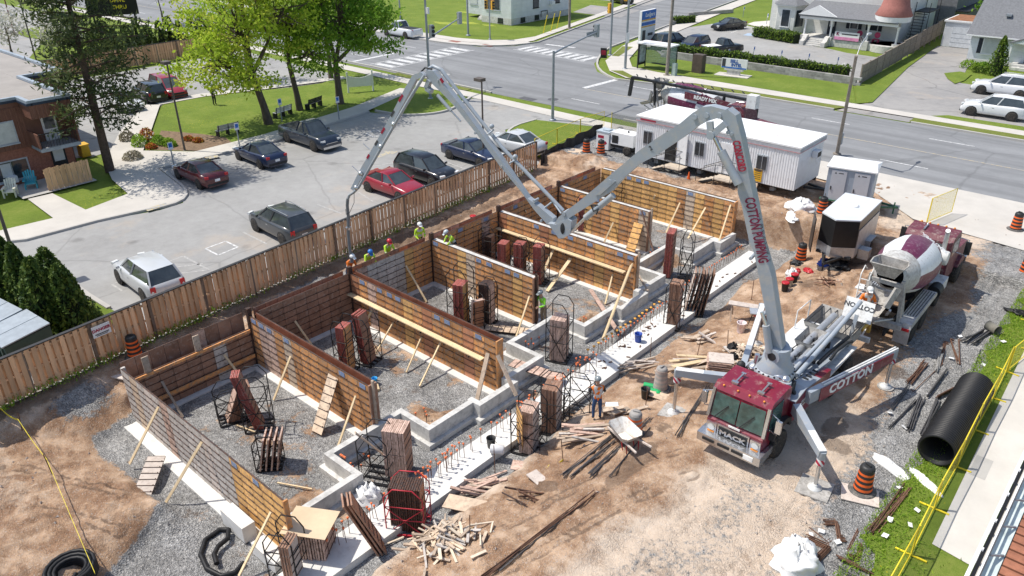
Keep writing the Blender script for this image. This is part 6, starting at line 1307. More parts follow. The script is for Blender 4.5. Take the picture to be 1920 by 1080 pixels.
bundle((1838, 657), (1824, 697), 1, 'single hooked rod lying above the big pipe', REBG, .016, .01, hook=True); bundle((1716, 731), (1762, 688), 1, 'single long rod beside the fanned bundle', REB, .016, .01, hook=True)
bundle((1054, 872), (1178, 782), 7, 'dark rods lying on the bank beside the orange vest worker, upper run', REBG, .014, .12); bundle((1074, 876), (1150, 818), 7, 'dark rods lying on the bank beside the wheelbarrow wheel', REBG, .014, .11); bundle((1104, 880), (1216, 778), 9, 'dark rods lying on the bank under the wheelbarrow', REBG, .014, .13)
bundle((902, 1078), (1110, 921), 9, 'long rusty rods running diagonally across the brown dirt', REB, .012, .14); bundle((930, 1060), (1085, 935), 5, 'long grey rods beside the diagonal rusty rods', REBG, .011, .12)
bundle((1270, 815), (1328, 716), 7, 'dark rods lying in front of the cab beside the front jack', REBG, .012, .10); bundle((1141, 888), (1215, 800), 2, 'two thin rods lying beyond the wheelbarrow', REBG, .016, .03)
def lbundle(pts, n, label, mat=REB):
 P = [G(*q) for q in pts]; z = hz(P[0].x, P[0].y); t = thing('bent_bar_bundle', label, 'rebar', (P[0].x, P[0].y, z), 0, 'bundles of bent bars')
 for k in range(n):
  o = Vector((rf.uniform(-.05, .05), rf.uniform(-.05, .05), .02 + (k // 4) * .03)); s = (k % 4) * .035; mb = MB()
  mb.tube([Vector((p.x - P[0].x, p.y - P[0].y, 0)) + o + Vector((s, -s, 0)) for p in P], .017, 5); mb.build('bent_bar', mat, t)
lbundle([(1543, 980), (1565, 979), (1570, 1010), (1580, 1010)], 12, 'bundle of Z bent brown bars, upper left in the stone yard corner'); lbundle([(1512, 1008), (1552, 1026), (1528, 1050)], 14, 'bundle of L bent orange bars beside the white tarp'); lbundle([(1612, 1020), (1604, 1044), (1588, 1040)], 8, 'small bundle of U bent rusty bars near the lawn edge'); lbundle([(1520, 988), (1552, 1014), (1557, 1010)], 2, 'thin bent rods lying beside the L bent bars')
lbundle([(1610, 994), (1590, 1034)], 2, 'crossed thin rusty rods near the lawn edge')
# ---------------------------------------------------------------- lumber
LG = [LUMO, LUMO, PLY['tan'], PLY['grey'], M('raw_pine', (.66, .55, .42), .8, var=.15, rnd=.15)]
def heap(px_, zz, label, n, rx, ry, lmin, lmax, hgt=.5, wmin=.06, wmax=.16, aim=None, name='lumber_heap', mats=LG, cat='lumber heap', ang=1.6):
 p = G(*px_, zz); z0 = hz(p.x, p.y); t = thing(name, label, cat, (p.x, p.y, z0)); rr = random.Random(int(px_[0] * 7 + px_[1]))
 for k in range(n):
  x, y = rr.gauss(0, rx * .5), rr.gauss(0, ry * .5); q = max(0, 1 - math.hypot(x / rx, y / ry)); l = rr.uniform(lmin, lmax); a = aim + rr.gauss(0, .18) if aim is not None else rr.uniform(0, PI)
  el = rr.gauss(0, .16); z = hz(p.x + x, p.y + y) - z0 + .05 + q * hgt * rr.random() + abs(math.sin(el)) * l / 2
  d = Vector((math.cos(a) * math.cos(el), math.sin(a) * math.cos(el), math.sin(el))) * l / 2; c = Vector((x, y, z)); mb = MB(); mb.bar(c - d, c + d, rr.uniform(wmin, wmax), rr.choice((.025, .04, .05))); mb.build('board', rr.choice(mats), t)
 return t
heap((830, 1012), -.8, 'heap of short pale timber offcuts on the bank beside the red rack', 120, 1.15, 1.0, .25, .9, .5, .04, .10)
heap((905, 905), -1.15, 'bundle of weathered boards lying beside the concrete strip', 18, .35, .5, 1.1, 1.5, .3, .07, .12, R(48), 'board_bundle', [LUMO, PLY['pink']], 'boards'); heap((1098, 812), -.55, 'pile of grey boards beside the orange vest worker', 20, .5, .6, .9, 1.6, .25, .07, .15, R(38), 'board_bundle', [LUMO, PLY['pink'], PLY['grey']], 'boards')
heap((1405, 660), -.05, 'scatter of broken pale offcuts behind the plywood stack', 70, 1.0, 1.2, .2, .55, .3); heap((1300, 672), -.05, 'long planks laid side by side next to the plywood stack', 9, .55, .5, 1.9, 2.6, .15, .14, .25, R(62), 'plank_pile', [LUM, PLY['pale'], LUMO], 'planks'); heap((1362, 706), -.05, 'brown timbers lying under the front outrigger by the plywood stack', 9, .5, .4, 1.2, 1.9, .15, .08, .12, R(75), 'plank_pile', [LUMO], 'planks')
heap((1195, 672), -.75, 'tangle of split pale slats on the bank by the strip', 26, .45, .45, .6, 1.3, .3, .04, .08, R(60), 'slat_heap', [LUMO, PLY['pale']], 'boards'); heap((1170, 768), -.5, 'a few weathered boards lying near the white pipe', 7, .6, .6, .6, 1.3, .1, .1, .2, None, 'board_scatter', LG, 'boards'); heap((1240, 735), -.3, 'orange brown boards crossed beside the round jack pad', 3, .3, .3, .9, 1.3, .05, .2, .3, R(10), 'board_scatter', [PLY['orange'], PLY['tan']], 'boards')
heap((1553, 525), 0, 'small stack of crossed rusty timbers in the ruts', 9, .4, .35, .5, .9, .25, .04, .06, None, 'timber_scatter', [PLY['brown'], REB], 'timber'); heap((980, 940), -.9, 'dark bent bars and boards lying on the pale bank', 8, .6, .35, .5, 1.0, .1, .03, .05, None, 'bar_scatter', [REB, STEEL], 'steel bars'); heap((1320, 610), -.2, 'loose boards at the foot of the leaning pale panels', 8, .6, .8, .5, 1.3, .1, .1, .2, None, 'board_scatter', [PLY['pale'], LUMO], 'boards')
p = G(1348, 694); t = thing('plywood_stack', 'neat stack of brown edged plywood sheets on the dirt beside the boom base', 'plywood stack', (p.x, p.y, hz(p.x, p.y)), R(28))
for k in range(17):
 mb = MB(); mb.box((rf.uniform(-.04, .04), rf.uniform(-.04, .04), .08 + k * .045), (.95, .7, .028), rf.uniform(-.05, .05)); mb.build('sheet', PLY['pale'] if k == 16 else rf.choice((PLY['pink'], PLY['brown'], PLY['tan'])), t)
def slab(c, w, d, rz, label, mat, tilt=(0, 0), zz=0, th=.03, name='plywood_sheet', cat='plywood'):
 p = G(*c, zz); mb = MB(); mb.box((0, 0, 0), (w, d, th)); o = mb.build(name, mat, None, (p.x, p.y, hz(p.x, p.y) + .05)); o.rotation_euler = (tilt[0], tilt[1], rz); return tag(o, label, cat)
slab((876, 943), 1.6, .6, R(20), 'worn plywood sheet overhanging the gravel beside the offcut heap', PLY['tan'], (.1, -.1), -1.0); slab((975, 865), .6, .5, R(30), 'brown board offcut lying above the board bundle', PLY['pink'], (0, 0), -1); slab((1010, 905), .8, .45, R(-10), 'pale triangular board on the bank by the yellow tape', PLY['pale'], (0, .05), -.9); slab((1148, 755), .5, .5, R(40), 'white board square near the orange vest worker', WHITE, (0, 0), -.6)
slab((220, 695), 2.2, .28, R(20), 'long pale plank lying on the earth below the fence', PLY['pale'], (0, -.05), 0, .05, 'plank', 'timber'); slab((1082, 290), 1.1, .9, R(10), 'pale square of plywood on the bank before the silt fence', PLY['tan'], (0, 0), 0); slab((700, 722), .75, .4, R(-30), 'fresh board on the gravel behind the second wall end', LUM, (0, 0), -1.4, .12, 'board', 'timber')
slab((1440, 352), .85, .8, 0, 'white stone mat on the gravel by the trailer corner', WHITE, (0, 0), 0) if False else None
pp_ = [((443, 797), (478, 810)), ((520, 905), (585, 917))]
for i, (a, b) in enumerate(pp_):
 a_, b_ = G(*a, -1.4), G(*b, -1.4); plank(a_, b_, ('short lath lying on the gravel before the low rack', 'short lath lying on the gravel inside the grey wall')[i], .05, .04, LUM, 'lath')
a_, b_ = G(1107, 543, -.9), G(1156, 618, -1.1); plank(a_, b_, 'rusty brown beam leaning across the concrete below the boom plank', .2, .06, PLY['pink'], 'beam'); a_, b_ = GY(933, 666, 18.9), G(968, 742, -.75); plank(a_, b_, 'dark plank leaning from the long near wall end to the concrete', .16, .05, LUMO, 'plank'); a_, b_ = GY(1203, 395, 34.5), G(1225, 470, -1.2); plank(a_, b_, 'dark plank leaning at the end of the sixth wall', .12, .05, PLY['brown'], 'plank')
a_, b_ = G(1185, 495, -.7), G(1215, 545, -.75); plank(a_, b_, 'thin lath crossing the concrete recess under the boom', .08, .04, LUMO, 'lath')
# ---------------------------------------------------------------- buckets and loose gear
def bucket(px_, zz, label, body, lid=None, sc=1.0, z=None):
 p = G(*px_, zz); t = thing('bucket', label, 'bucket', (p.x, p.y, hz(p.x, p.y) if z is None else z)); t.scale = (sc,) * 3
 mb = MB(); mb.lathe([(.12, 0), (.155, .36), (.165, .36), (.165, .38), (.145, .38), (.115, .03)], n=14); mb.build('pail', body, t)
 if lid: mb = MB(); mb.lathe([(.17, .37), (.17, .41), (.13, .42)], n=14); mb.build('lid', lid, t)
 else: mb = MB(); mb.lathe([(.13, .2), (.02, .201)], n=12); mb.build('contents', DARK, t)
 mb = MB(); mb.tube([(-.16, 0, .33), (-.17, .1, .2), (0, .17, .14), (.17, .1, .2), (.16, 0, .33)], .008, 4); mb.build('handle', DARK, t)
BK = M('bucket_black', (.025, .025, .025), .5); BL = M('bucket_blue', (.02, .07, .38), .45)
bucket((1474, 526), 0, 'black bucket with a red lid, front one of three in the dirt', BK, RED, 1.15); bucket((1482, 518), 0, 'grey bucket with a red lid, middle one of three in the dirt', M('bucket_grey', (.45, .45, .43), .5), RED, 1.15); bucket((1491, 513), 0, 'black bucket with a red lid, back one of three in the dirt', BK, RED, 1.15)
bucket((1196, 640), -1.2, 'blue bucket standing on the concrete strip', BL, None, 1.1, -1.2); bucket((1391, 606), 0, 'white bucket with pink splashes beside the plywood stack', M('bucket_pink', (.75, .66, .64), .6, dirt=(.6, .3, .32), dirtamt=.4), None, 1.3); bucket((1210, 737), -.4, 'black bucket standing left of the white pipe near the round jack', BK, None, 1.15); bucket((921, 838), -1.2, 'black bucket beside the white canister on the concrete strip', BK, None, 1.1, -1.2); bucket((887, 406), .2, 'red and black bucket alone on the bank by the fence', BK, RED, 1.1)
bucket((703, 718), -1.45, 'bright blue tray on the gravel behind the second wall end', M('tray_blue', (.03, .35, .75), .4), None, .8)
p = G(933, 850, -1.2); mb = MB(); mb.lathe([(.17, -.25), (.17, .22), (.1, .25)], n=14, axis='x'); tag(mb.build('canister', WHITE, None, (p.x, p.y, -1.02), R(30)), 'white canister lying on the concrete strip', 'canister')
p = G(1222, 715, -.3); mb = MB(); mb.lathe([(.13, -.3), (.13, .3)], n=12, axis='x'); mb.lathe([(.12, -.28), (.12, .28)], (.05, -.28, 0), n=12, axis='x'); mb.lathe([(.12, -.28), (.12, .28)], (.35, -.2, -.02), n=12, axis='y'); tag(mb.build('green_rolls', M('roll_green', (.02, .42, .13), .5), None, (p.x, p.y, hz(p.x, p.y) + .13), R(20)), 'bright green plastic rolls on the dirt beside the pale drum', 'rolls')
# wheelbarrow
p = G(1170, 838, -.3); t = thing('wheelbarrow', 'white wheelbarrow with wooden handles on the bank beside the dusty drum', 'wheelbarrow', (p.x, p.y, hz(p.x, p.y)), R(-20)); t.scale = (1.12,) * 3
rim_ = [(-.52, -.22), (-.42, -.34), (.34, -.38), (.5, -.26), (.5, .26), (.34, .38), (-.42, .34), (-.52, .22)]; flo = [(-.2, -.16), (-.18, -.2), (.2, -.22), (.26, -.16), (.26, .16), (.2, .22), (-.18, .2), (-.2, .16)]
mb = MB(); n = 8; mb.add([(x, y, .66 + (.06 if x < 0 else 0)) for x, y in rim_] + [(x, y, .34) for x, y in flo], [tuple(range(n, 2 * n))] + [(i, (i + 1) % n, n + (i + 1) % n, n + i) for i in range(n)]); mb.add([(x * .97, y * .97, .655 + (.06 if x < 0 else 0)) for x, y in rim_] + [(x * .97, y * .97, .37) for x, y in flo], [tuple(range(n, 2 * n))] + [(i, (i + 1) % n, n + (i + 1) % n, n + i) for i in range(n)]); mb.build('tray', M('barrow_tray', (.66, .63, .58), .6, dirt=(.5, .42, .34), dirtamt=.4), t)
for s in (-1, 1): mb = MB(); mb.bar((-.75, s * .1, .26), (.95, s * .28, .52), .05); mb.build('handle', PLY['pale'], t)
for s in (-1, 1): mb = MB(); mb.tube([(.1, s * .2, .38), (.25, s * .22, .0), (.42, s * .22, .0), (.4, s * .22, .42)], .018, 5); mb.build('leg', RED, t)
w_ = wheel(t, -.6, 0, .2, .1, 1); w_.rotation_euler = (0, 0, PI / 2)
# cloth, tarps, tools
def crumple(px_, zz, rx, ry, rz_, label, mat, name, cat, seed, rot=0, jit=.3):
 p = G(*px_, zz); rr = random.Random(seed); n, k = 26, 12; mb = MB(); vs = []
 for i in range(k + 1):
  f_ = i / k; r_ = math.sin(f_ * PI / 2)
  for j in range(n):
   a = 2 * PI * j / n; w_ = 1 + jit * (float(vnoise(np.array([j * .5 + seed]), np.array([i * .6]), seed)[0]) - .5) * 2
   vs.append((rx * r_ * w_ * math.cos(a), ry * r_ * w_ * math.sin(a), rz_ * (1 - f_ ** 2) * (.6 + .8 * float(vnoise(np.array([j * .9]), np.array([i * .9 + seed]), seed + 1)[0])) + .01))
 mb.add(vs, [(i * n + j, (i + 1) * n + j, (i + 1) * n + (j + 1) % n, i * n + (j + 1) % n) for i in range(k) for j in range(n)], 0, True)
 return tag(mb.build(name, mat, None, (p.x, p.y, hz(p.x, p.y)), rot), label, cat)
TARP = M('tarp_white', (.82, .82, .81), .55, var=.05, rnd=.02)
crumple((1492, 1058), 0, .62, .62, .75, 'crumpled white tarp draped over a low heap at the lower edge', TARP, 'tarp', 'tarp', 3)
crumple((1498, 405), 0, .75, 1.0, .5, 'white tarp heaped behind the toilet cabin stake', TARP, 'tarp', 'tarp', 5); crumple((1482, 425), 0, .3, .8, .15, 'white tarp tail trailing down the dirt bank', TARP, 'tarp', 'tarp', 6, R(30))
crumple((1670, 877), 0, .75, .22, .16, 'long white wrap lying left of the big pipe mouth', TARP, 'plastic_wrap', 'wrap', 8, R(-25), .1); crumple((1733, 905), 0, .75, .17, .16, 'long white wrap lying right below the big pipe mouth', TARP, 'plastic_wrap', 'wrap', 9, R(-32), .1); crumple((690, 935), -1.5, .5, .4, .5, 'white plastic sacks dumped beside the concrete corner', TARP, 'sacks', 'sacks', 11)
crumple((1488, 500), 0, .32, .32, .45, 'white and black jacket dropped beside the three buckets', WHITE, 'jacket', 'clothes', 12); crumple((1520, 490), 0, .35, .18, .16, 'red and white bag lying in the dirt', RED, 'bag', 'bag', 13, R(-30)); crumple((1500, 487), 0, .16, .16, .2, 'small red tool pack behind the dropped jacket', RED, 'tool_pack', 'bag', 14)
crumple((1548, 483), 0, .35, .25, .35, 'blue tool crate beside the cargo trailer drawbar', BL, 'tool_crate', 'tools', 15); crumple((1572, 492), 0, .5, .45, .35, 'heap of black machine parts and hoses by the cargo trailer', DARK, 'machine_parts', 'tools', 16, 0, .8); crumple((1500, 466), 0, .3, .25, .2, 'small heap of dark chains beside the striped drum', DARK, 'chain_heap', 'chains', 17, 0, .8)
crumple((1908, 590), 0, .5, .25, .2, 'crumpled black plastic at the right edge of the yard', BLK, 'black_plastic', 'plastic', 18, 0, .6); crumple((1376, 645), 0, .25, .25, .3, 'black rubbish bag behind the plywood stack', BLK, 'rubbish_bag', 'bag', 19); crumple((1375, 668), 0, .22, .22, .28, 'black rubbish bag at the corner of the plywood stack', BLK, 'rubbish_bag', 'bag', 20)
for i, q in enumerate(((1668, 776), (1740, 742), (1718, 962), (1705, 990), (1650, 973), (1667, 980), (1520, 1005), (1539, 1000), (1570, 1020), (1658, 1010), (1685, 918), (1783, 675), (1843, 687), (1695, 804), (1880, 645), (1800, 632))):
 p = G(*q); mb = MB(); mb.box((0, 0, .03), (rf.uniform(.14, .22), rf.uniform(.1, .16), .012), rf.uniform(0, 3), rot=(rf.uniform(-.4, .4), rf.uniform(-.4, .4), rf.uniform(0, 3))); tag(mb.build('paper_scrap', WHITE, None, (p.x, p.y, hz(p.x, p.y) + .06 if p.x < -3.4 else .1)), 'small white scrap lying loose ' + ('between the jack and the rebar', 'beside the heavy steel bar', 'on the lawn edge below the fence foot', 'at the lawn edge right of the rusty bundle', 'on the rusty bundle top', 'on the lower end of the rusty bundle', 'beside the L bent bars', 'above the L bent bars', 'below the Z bent bars', 'near the U bent bars', 'at the top of the rusty bundle', 'among the hooked bars', 'above the big pipe by the hooked rod', 'beside the paired dark bundles', 'in the grass by the short pipe', 'among the grey steel angles')[i], 'scrap', 'white scraps in the stone yard')
# trestle table with a saw, stakes with tape
p = G(1398, 575); t = thing('trestle', 'wooden trestle table with a red saw beside the boom', 'trestle', (p.x, p.y, hz(p.x, p.y)), R(20))
mb = MB(); mb.box((0, 0, .78), (1.5, .4, .05)); mb.build('top', PLY['pale'], t)
for x in (-.6, .6):
 for s in (-1, 1): mb = MB(); mb.bar((x, s * .1, .76), (x + .05, s * .4, 0), .05); mb.build('leg', LUMO, t)
p = G(1418, 592); t = thing('table_saw', 'red table saw on thin legs next to the trestle', 'saw', (p.x, p.y, hz(p.x, p.y)), R(30)); mb = MB(); mb.box((0, 0, .66), (.6, .55, .05)); mb.build('top', ALU, t); mb = MB(); mb.lathe([(.12, .44), (.26, .60), (.26, .64)], n=10); mb.build('bowl', RED, t)
for k in range(4): a = k * PI / 2 + .5; mb = MB(); mb.tube([(.2 * math.cos(a), .2 * math.sin(a), .6), (.38 * math.cos(a), .38 * math.sin(a), 0)], .015, 5); mb.build('leg', DARK, t)
TAPE = M('tape_yellow', (.80, .66, .05), .5, rnd=0)
stk = [(1056, 862, -.6, 1.0), (1210, 765 - 0, -.5, 1.0), (882, 1018, -.9, .9), (928, 880, -1.3, 1.2), (1310, 645, -.1, 1.0), (1221, 655, -.8, 1.1), (37, 795, -.3, .7), (92, 873, -.5, .9), (1480, 500, 0, 1.1), (1536, 412, 0, 1.2), (1413, 535, 0, 1.1), (1366, 640, 0, .9)]
SP = []
for i, (a, b, zz, hh) in enumerate(stk):
 p = G(a, b, zz); z = hz(p.x, p.y); mb = MB(); mb.tube([(0, 0, 0), (rf.uniform(-.08, .08), rf.uniform(-.08, .08), hh)], .016, 5); SP.append(Vector((p.x, p.y, z + hh * .7)))
 tag(mb.build('stake', REB, None, (p.x, p.y, z)), ('thin steel stake beside the grey boards and rods', 'thin steel stake beside the white pipe on the bank', 'thin steel stake in front of the offcut heap', 'thin steel stake holding the black bucket rim', 'thin steel stake beside the long planks', 'thin steel stake at the edge of the strip near the blue bucket', 'thin steel stake with yellow tape nearest the fence corner', 'thin steel stake with yellow tape above the pipe coil', 'thin steel stake beside the three red lidded buckets', 'thin steel stake beside the cargo trailer door drum', 'thin steel stake left of the boom near the trestle', 'thin steel stake between the offcuts and the boom')[i], 'stake', 'steel stakes')
def tape(pts, label):
 o = pts[0]; mb = MB(); vs = []; q = []
 for a, b in zip(pts[:-1], pts[1:]):
  for k in range(7): f_ = k / 6; c = a.lerp(b, f_); c.z -= .12 * math.sin(PI * f_); q.append(c - o)
 for a, b in zip(q[:-1], q[1:]):
  if (b - a).length > 1e-4: mb.bar(a, b, .012, .06)
 tag(mb.build('warning_tape', TAPE, None, o), label, 'tape')
tape([G(0, 765, .2), SP[6], SP[7], G(178, 1075, -.1)], 'yellow warning tape strung between stakes down to the pipe coil'); tape([SP[0] - Vector((0, 0, .6)), G(1030, 872, -.8), G(985, 920, -.85), G(930, 952, -.9)], 'yellow warning tape lying down the pale bank'); tape([G(885, 990, -.6), G(873, 1000, -.7), G(860, 1002, -.7), G(885, 1012, -.8)], 'short yellow tape knotted at the offcut heap')
# white post by the trailer, danger sign
p = G(1205, 205); mb = MB(); mb.tube([(0, 0, 0), (0, 0, 2.3)], .035, 6); mb.blob((0, 0, 2.32), .06, 6, 4); tag(mb.build('marker_post', WHITE, None, (-30.4, 48.7, 0)), 'thin white marker post behind the generator', 'post')
t = thing('danger_sign', 'white sign with red DANGER lettering fixed to the board fence', 'sign', (-30.12, 8.9, 0), R(94.4)); mb = MB(); mb.box((0, -.085, 1.45), (.72, .02, .48)); b_ = mb.build('board', WHITE, t); text('lettering', 'DANGER', .17, LRED, b_, (0, -.10, 1.5), (1, 0, 0), (0, 0, 1), .008, .003, 1.05)
mb = MB(); mb.box((0, -.098, 1.33), (.56, .006, .04)); mb.box((0, -.098, 1.27), (.46, .006, .03)); mb.build('sign_print', LDARK, b_)
# ================================================================ CARS AND STREET
def paint(name, c): return M('paint_' + name, c, .3, 0, var=.04, scale=1, rnd=0, spec=.5, coat=.6, dirt=tuple(min(1, x * .7 + .12) for x in c), dirtamt=.12)
KIND = {  # L, W, H, stations (t, top, width), cabin belt (rear, front), roof (rear, front), wheel radius
 'sedan': (4.7, 1.80, 1.45, [(-1, .72, .78), (-.97, .95, .90), (-.65, 1.0, .98), (-.3, .97, 1), (.1, .95, 1), (.42, .93, 1), (.8, .80, .96), (.95, .70, .88), (1, .55, .76)], (-.72, .46), (-.36, .10), .32),
 'suv': (4.55, 1.84, 1.68, [(-1, .80, .84), (-.97, 1.05, .93), (-.6, 1.08, 1), (0, 1.06, 1), (.42, 1.04, 1), (.75, .98, .97), (.94, .86, .90), (1, .6, .80)], (-.97, .50), (-.80, .14), .36),
 'van': (5.1, 1.96, 1.76, [(-1, .85, .86), (-.98, 1.05, .94), (-.5, 1.05, 1), (.3, 1.03, 1), (.6, 1.0, .98), (.85, .88, .94), (1, .6, .82)], (-.98, .66), (-.88, .24), .35),
 'pickup': (5.6, 1.95, 1.86, [(-1, .95, .96), (-.98, 1.12, .98), (-.5, 1.12, 1), (0, 1.12, 1), (.42, 1.12, 1), (.75, 1.08, .98), (.95, .98, .93), (1, .62, .86)], (-.16, .46), (-.06, .22), .40)}
def car(kind, col, loc, head, label, cover=None, sc=1.0, rails=False, taxi=None):
 L_, W, H, st, belt, roof, wr = KIND[kind]; t = thing('parked_car' if kind != 'pickup' else 'pickup_truck', label, 'pickup' if kind == 'pickup' else ('minivan' if kind == 'van' else 'car'), (loc[0], loc[1], loc[2] if len(loc) > 2 else .0), math.atan2(head[1], head[0]) - PI / 2); t.scale = (sc,) * 3
 zb = .24; w = W / 2; hl = L_ / 2; mb = MB(); vs = []; bed = kind == 'pickup'
 for t_, zt, wf in st:
  ww = w * wf; y = t_ * hl; half = [(ww * .84, zb), (ww * .97, zb + .10), (ww, .48), (ww * .985, zt - .16), (ww * .93, zt - .03), (ww * .80, zt)]
  vs += [(x, y, z) for x, z in half] + [(-x, y, z) for x, z in reversed(half)]
 n = 12; k = len(st); mb.add(vs, [(i * n + j, i * n + (j + 1) % n, (i + 1) * n + (j + 1) % n, (i + 1) * n + j) for i in range(k - 1) for j in range(n)], 0, True); mb.add(vs[:n], [tuple(range(n))]); mb.add(vs[-n:], [tuple(range(n))])
 mb.build('body', col, t)
 zt = lambda q: float(np.interp(q, [s[0] for s in st], [s[1] for s in st])) - .03
 b0, b1 = belt; r0, r1 = roof; wb = w * .885; wr_ = w * .68
 lo = [(-wb * .92, b0 * hl, zt(b0)), (wb * .92, b0 * hl, zt(b0)), (wb, (b0 * .4 + b1 * .6) * hl, zt(.1)), (wb * .9, b1 * hl, zt(b1)), (-wb * .9, b1 * hl, zt(b1)), (-wb, (b0 * .4 + b1 * .6) * hl, zt(.1))]
 hi = [(-wr_ * .92, r0 * hl, H - .08), (wr_ * .92, r0 * hl, H - .08), (wr_, (r0 * .4 + r1 * .6) * hl, H - .04), (wr_ * .92, r1 * hl, H - .08), (-wr_ * .92, r1 * hl, H - .08), (-wr_, (r0 * .4 + r1 * .6) * hl, H - .04)]
 mb = MB(); mb.add(lo + hi, [(i, (i + 1) % 6, 6 + (i + 1) % 6, 6 + i) for i in range(6)] + [(6, 7, 8, 9, 10, 11)]); mb.build('window_glass', GLASS, t)
 mb = MB(); e = 1.04; rt = [(x * e, y * 1.0, z + .012) for x, y, z in hi]; mb.add(rt + [(x * .82, y * .9, z + .055) for x, y, z in hi], [(i, (i + 1) % 6, 6 + (i + 1) % 6, 6 + i) for i in range(6)] + [(6, 7, 8, 9, 10, 11)], 0, True)
 for a, b in zip(lo, hi): mb.bar((a[0] * 1.005, a[1], a[2]), (b[0] * 1.03, b[1], b[2] + .02), .07, .07)
 rf_ = mb.build('roof', col, t)
 if rails:
  for s in (-1, 1): mb = MB(); mb.tube([(s * wr_ * .9, r0 * hl * .95, H + .03), (s * wr_ * .95, 0, H + .07), (s * wr_ * .9, r1 * hl, H + .03)], .022, 5); mb.build('roof_rail', CHROME, rf_)
 if bed:
  mb = MB(); mb.box((0, -.585 * hl, 1.10), (W * .78, .74 * hl, .05)); mb.build('cargo_bed', cover or DARK, t)
 for s in (-1, 1):
  for y in (-.60 * hl, .63 * hl):
   mb = MB(); mb.lathe([(wr + .07, 0), (wr + .05, .012 * s)], (s * (w - .012), y, wr), 16, axis='x'); mb.build('wheel_arch', DARK, t); wheel(t, s * (w - .10), y, wr, .23, s)
  mb = MB(); mb.box((s * w * .70, hl * .955, .66 if kind in ('sedan',) else .84), (w * .36, .16, .13), -s * .35); mb.build('headlight', LAMP, t)
  mb = MB(); mb.box((s * w * .74, -hl * .972, .86 if not bed else .95), (w * .26, .12, .16 if kind == 'sedan' else .26), s * .2); mb.build('tail_light', RED, t)
  mb = MB(); mb.box((s * (w + .05), b1 * hl * .78, zt(.3) + .09), (.16, .09, .12)); mb.build('mirror', col, t)
  mb = MB(); mb.box((s * w * .992, .02, zt(0) - .2), (.02, .16, .03)); mb.build('door_handle', CHROME, t)
 mb = MB(); mb.box((0, hl * .985, .58), (W * .5, .08, .16)); mb.build('grille', DARK if kind != 'pickup' else CHROME, t); mb = MB(); mb.box((0, hl * .99, .36), (W * .78, .10, .16)); mb.build('front_bumper', DARK if not bed else CHROME, t)
 mb = MB(); mb.box((0, -hl * .995, .62), (.34, .05, .16)); mb.build('licence_plate', LWHITE, t); mb = MB(); mb.box((0, -hl * .985, .38), (W * .76, .10, .16)); mb.build('rear_bumper', DARK if not bed else CHROME, t)
 return t
PB = paint('black', (.012, .012, .014)); PN = paint('navy', (.012, .022, .06)); PG = paint('graphite', (.05, .055, .06)); PR = paint('red', (.30, .012, .025)); PM = paint('burgundy', (.085, .008, .012)); PW_ = paint('white', (.74, .75, .76)); PSV = paint('silver', (.55, .57, .58)); PDB = paint('dark_blue', (.02, .03, .05))
def cp(a, b): p = G(a, b); return (p.x, p.y)
car('sedan', PM, cp(378, 339), (-1, .03), 'burgundy sedan parked nose to the apartment walk')
car('sedan', PN, cp(489, 303), (-1, .03), 'navy sedan parked beside the striped bay')
car('pickup', PDB, cp(583, 270), (1, -.02), 'dark blue pickup parked tail to the walk under the tree')
car('sedan', PR, cp(738, 362), (1, .02), 'bright red sedan parked nose to the board fence')
car('suv', PB, cp(800, 337), (1, .02), 'black crossover parked nose to the board fence beside the red sedan')
car('sedan', PN, cp(886, 300), (1, .02), 'navy sedan with a boot spoiler parked by the thin lamp post')
car('sedan', PSV, cp(965, 283), (-1, .02), 'pale silver sedan parked at the end of the board fence', sc=1.05)
car('suv', PG, cp(532, 438), (-1, .04), 'graphite crossover with roof rails parked behind the board fence', rails=True)
car('suv', PSV, cp(283, 538), (-1, .04), 'silver white crossover parked behind the fence nearest the bushes')
car('van', PR, cp(318, 178), (1, -.1), 'red minivan in the rear car park')
car('suv', PB, cp(283, 186), (-1, .1), 'black hatchback behind the pine beside the red minivan'); car('sedan', PW_, cp(238, 203), (1, -.1), 'white sedan half hidden by the pine'); car('sedan', PW_, cp(425, 138), (1, -.1), 'white car behind the big yellow green tree')
car('pickup', PW_, cp(754, 68), (-1, .0), 'white pickup driving off on the main road', sc=1.05)
car('suv', PB, cp(1258, 90), (.25, 1), 'big black off roader behind the bus shelter', sc=1.1); car('suv', PN, cp(1299, 95), (-.1, -1), 'dark blue crossover facing the clipped hedge'); car('pickup', PB, cp(1352, 100), (.45, 1), 'black pickup with a white bed cover by the clipped hedge', WHITE, .9)
car('sedan', PB, cp(1366, 55), (-.45, -1), 'dark sedan parked beyond the blue bay symbol'); car('suv', PW_, cp(1878, 178), (-1, -.02), 'white off roader with roof rails at the bungalow, farther one', sc=1.08, rails=True); car('suv', PW_, cp(1861, 218), (-1, -.05), 'white crossover at the bungalow, nearer the road', sc=1.04); car('suv', PB, cp(1165, 6), (-.8, .3), 'black car at the upper edge beyond the white house')
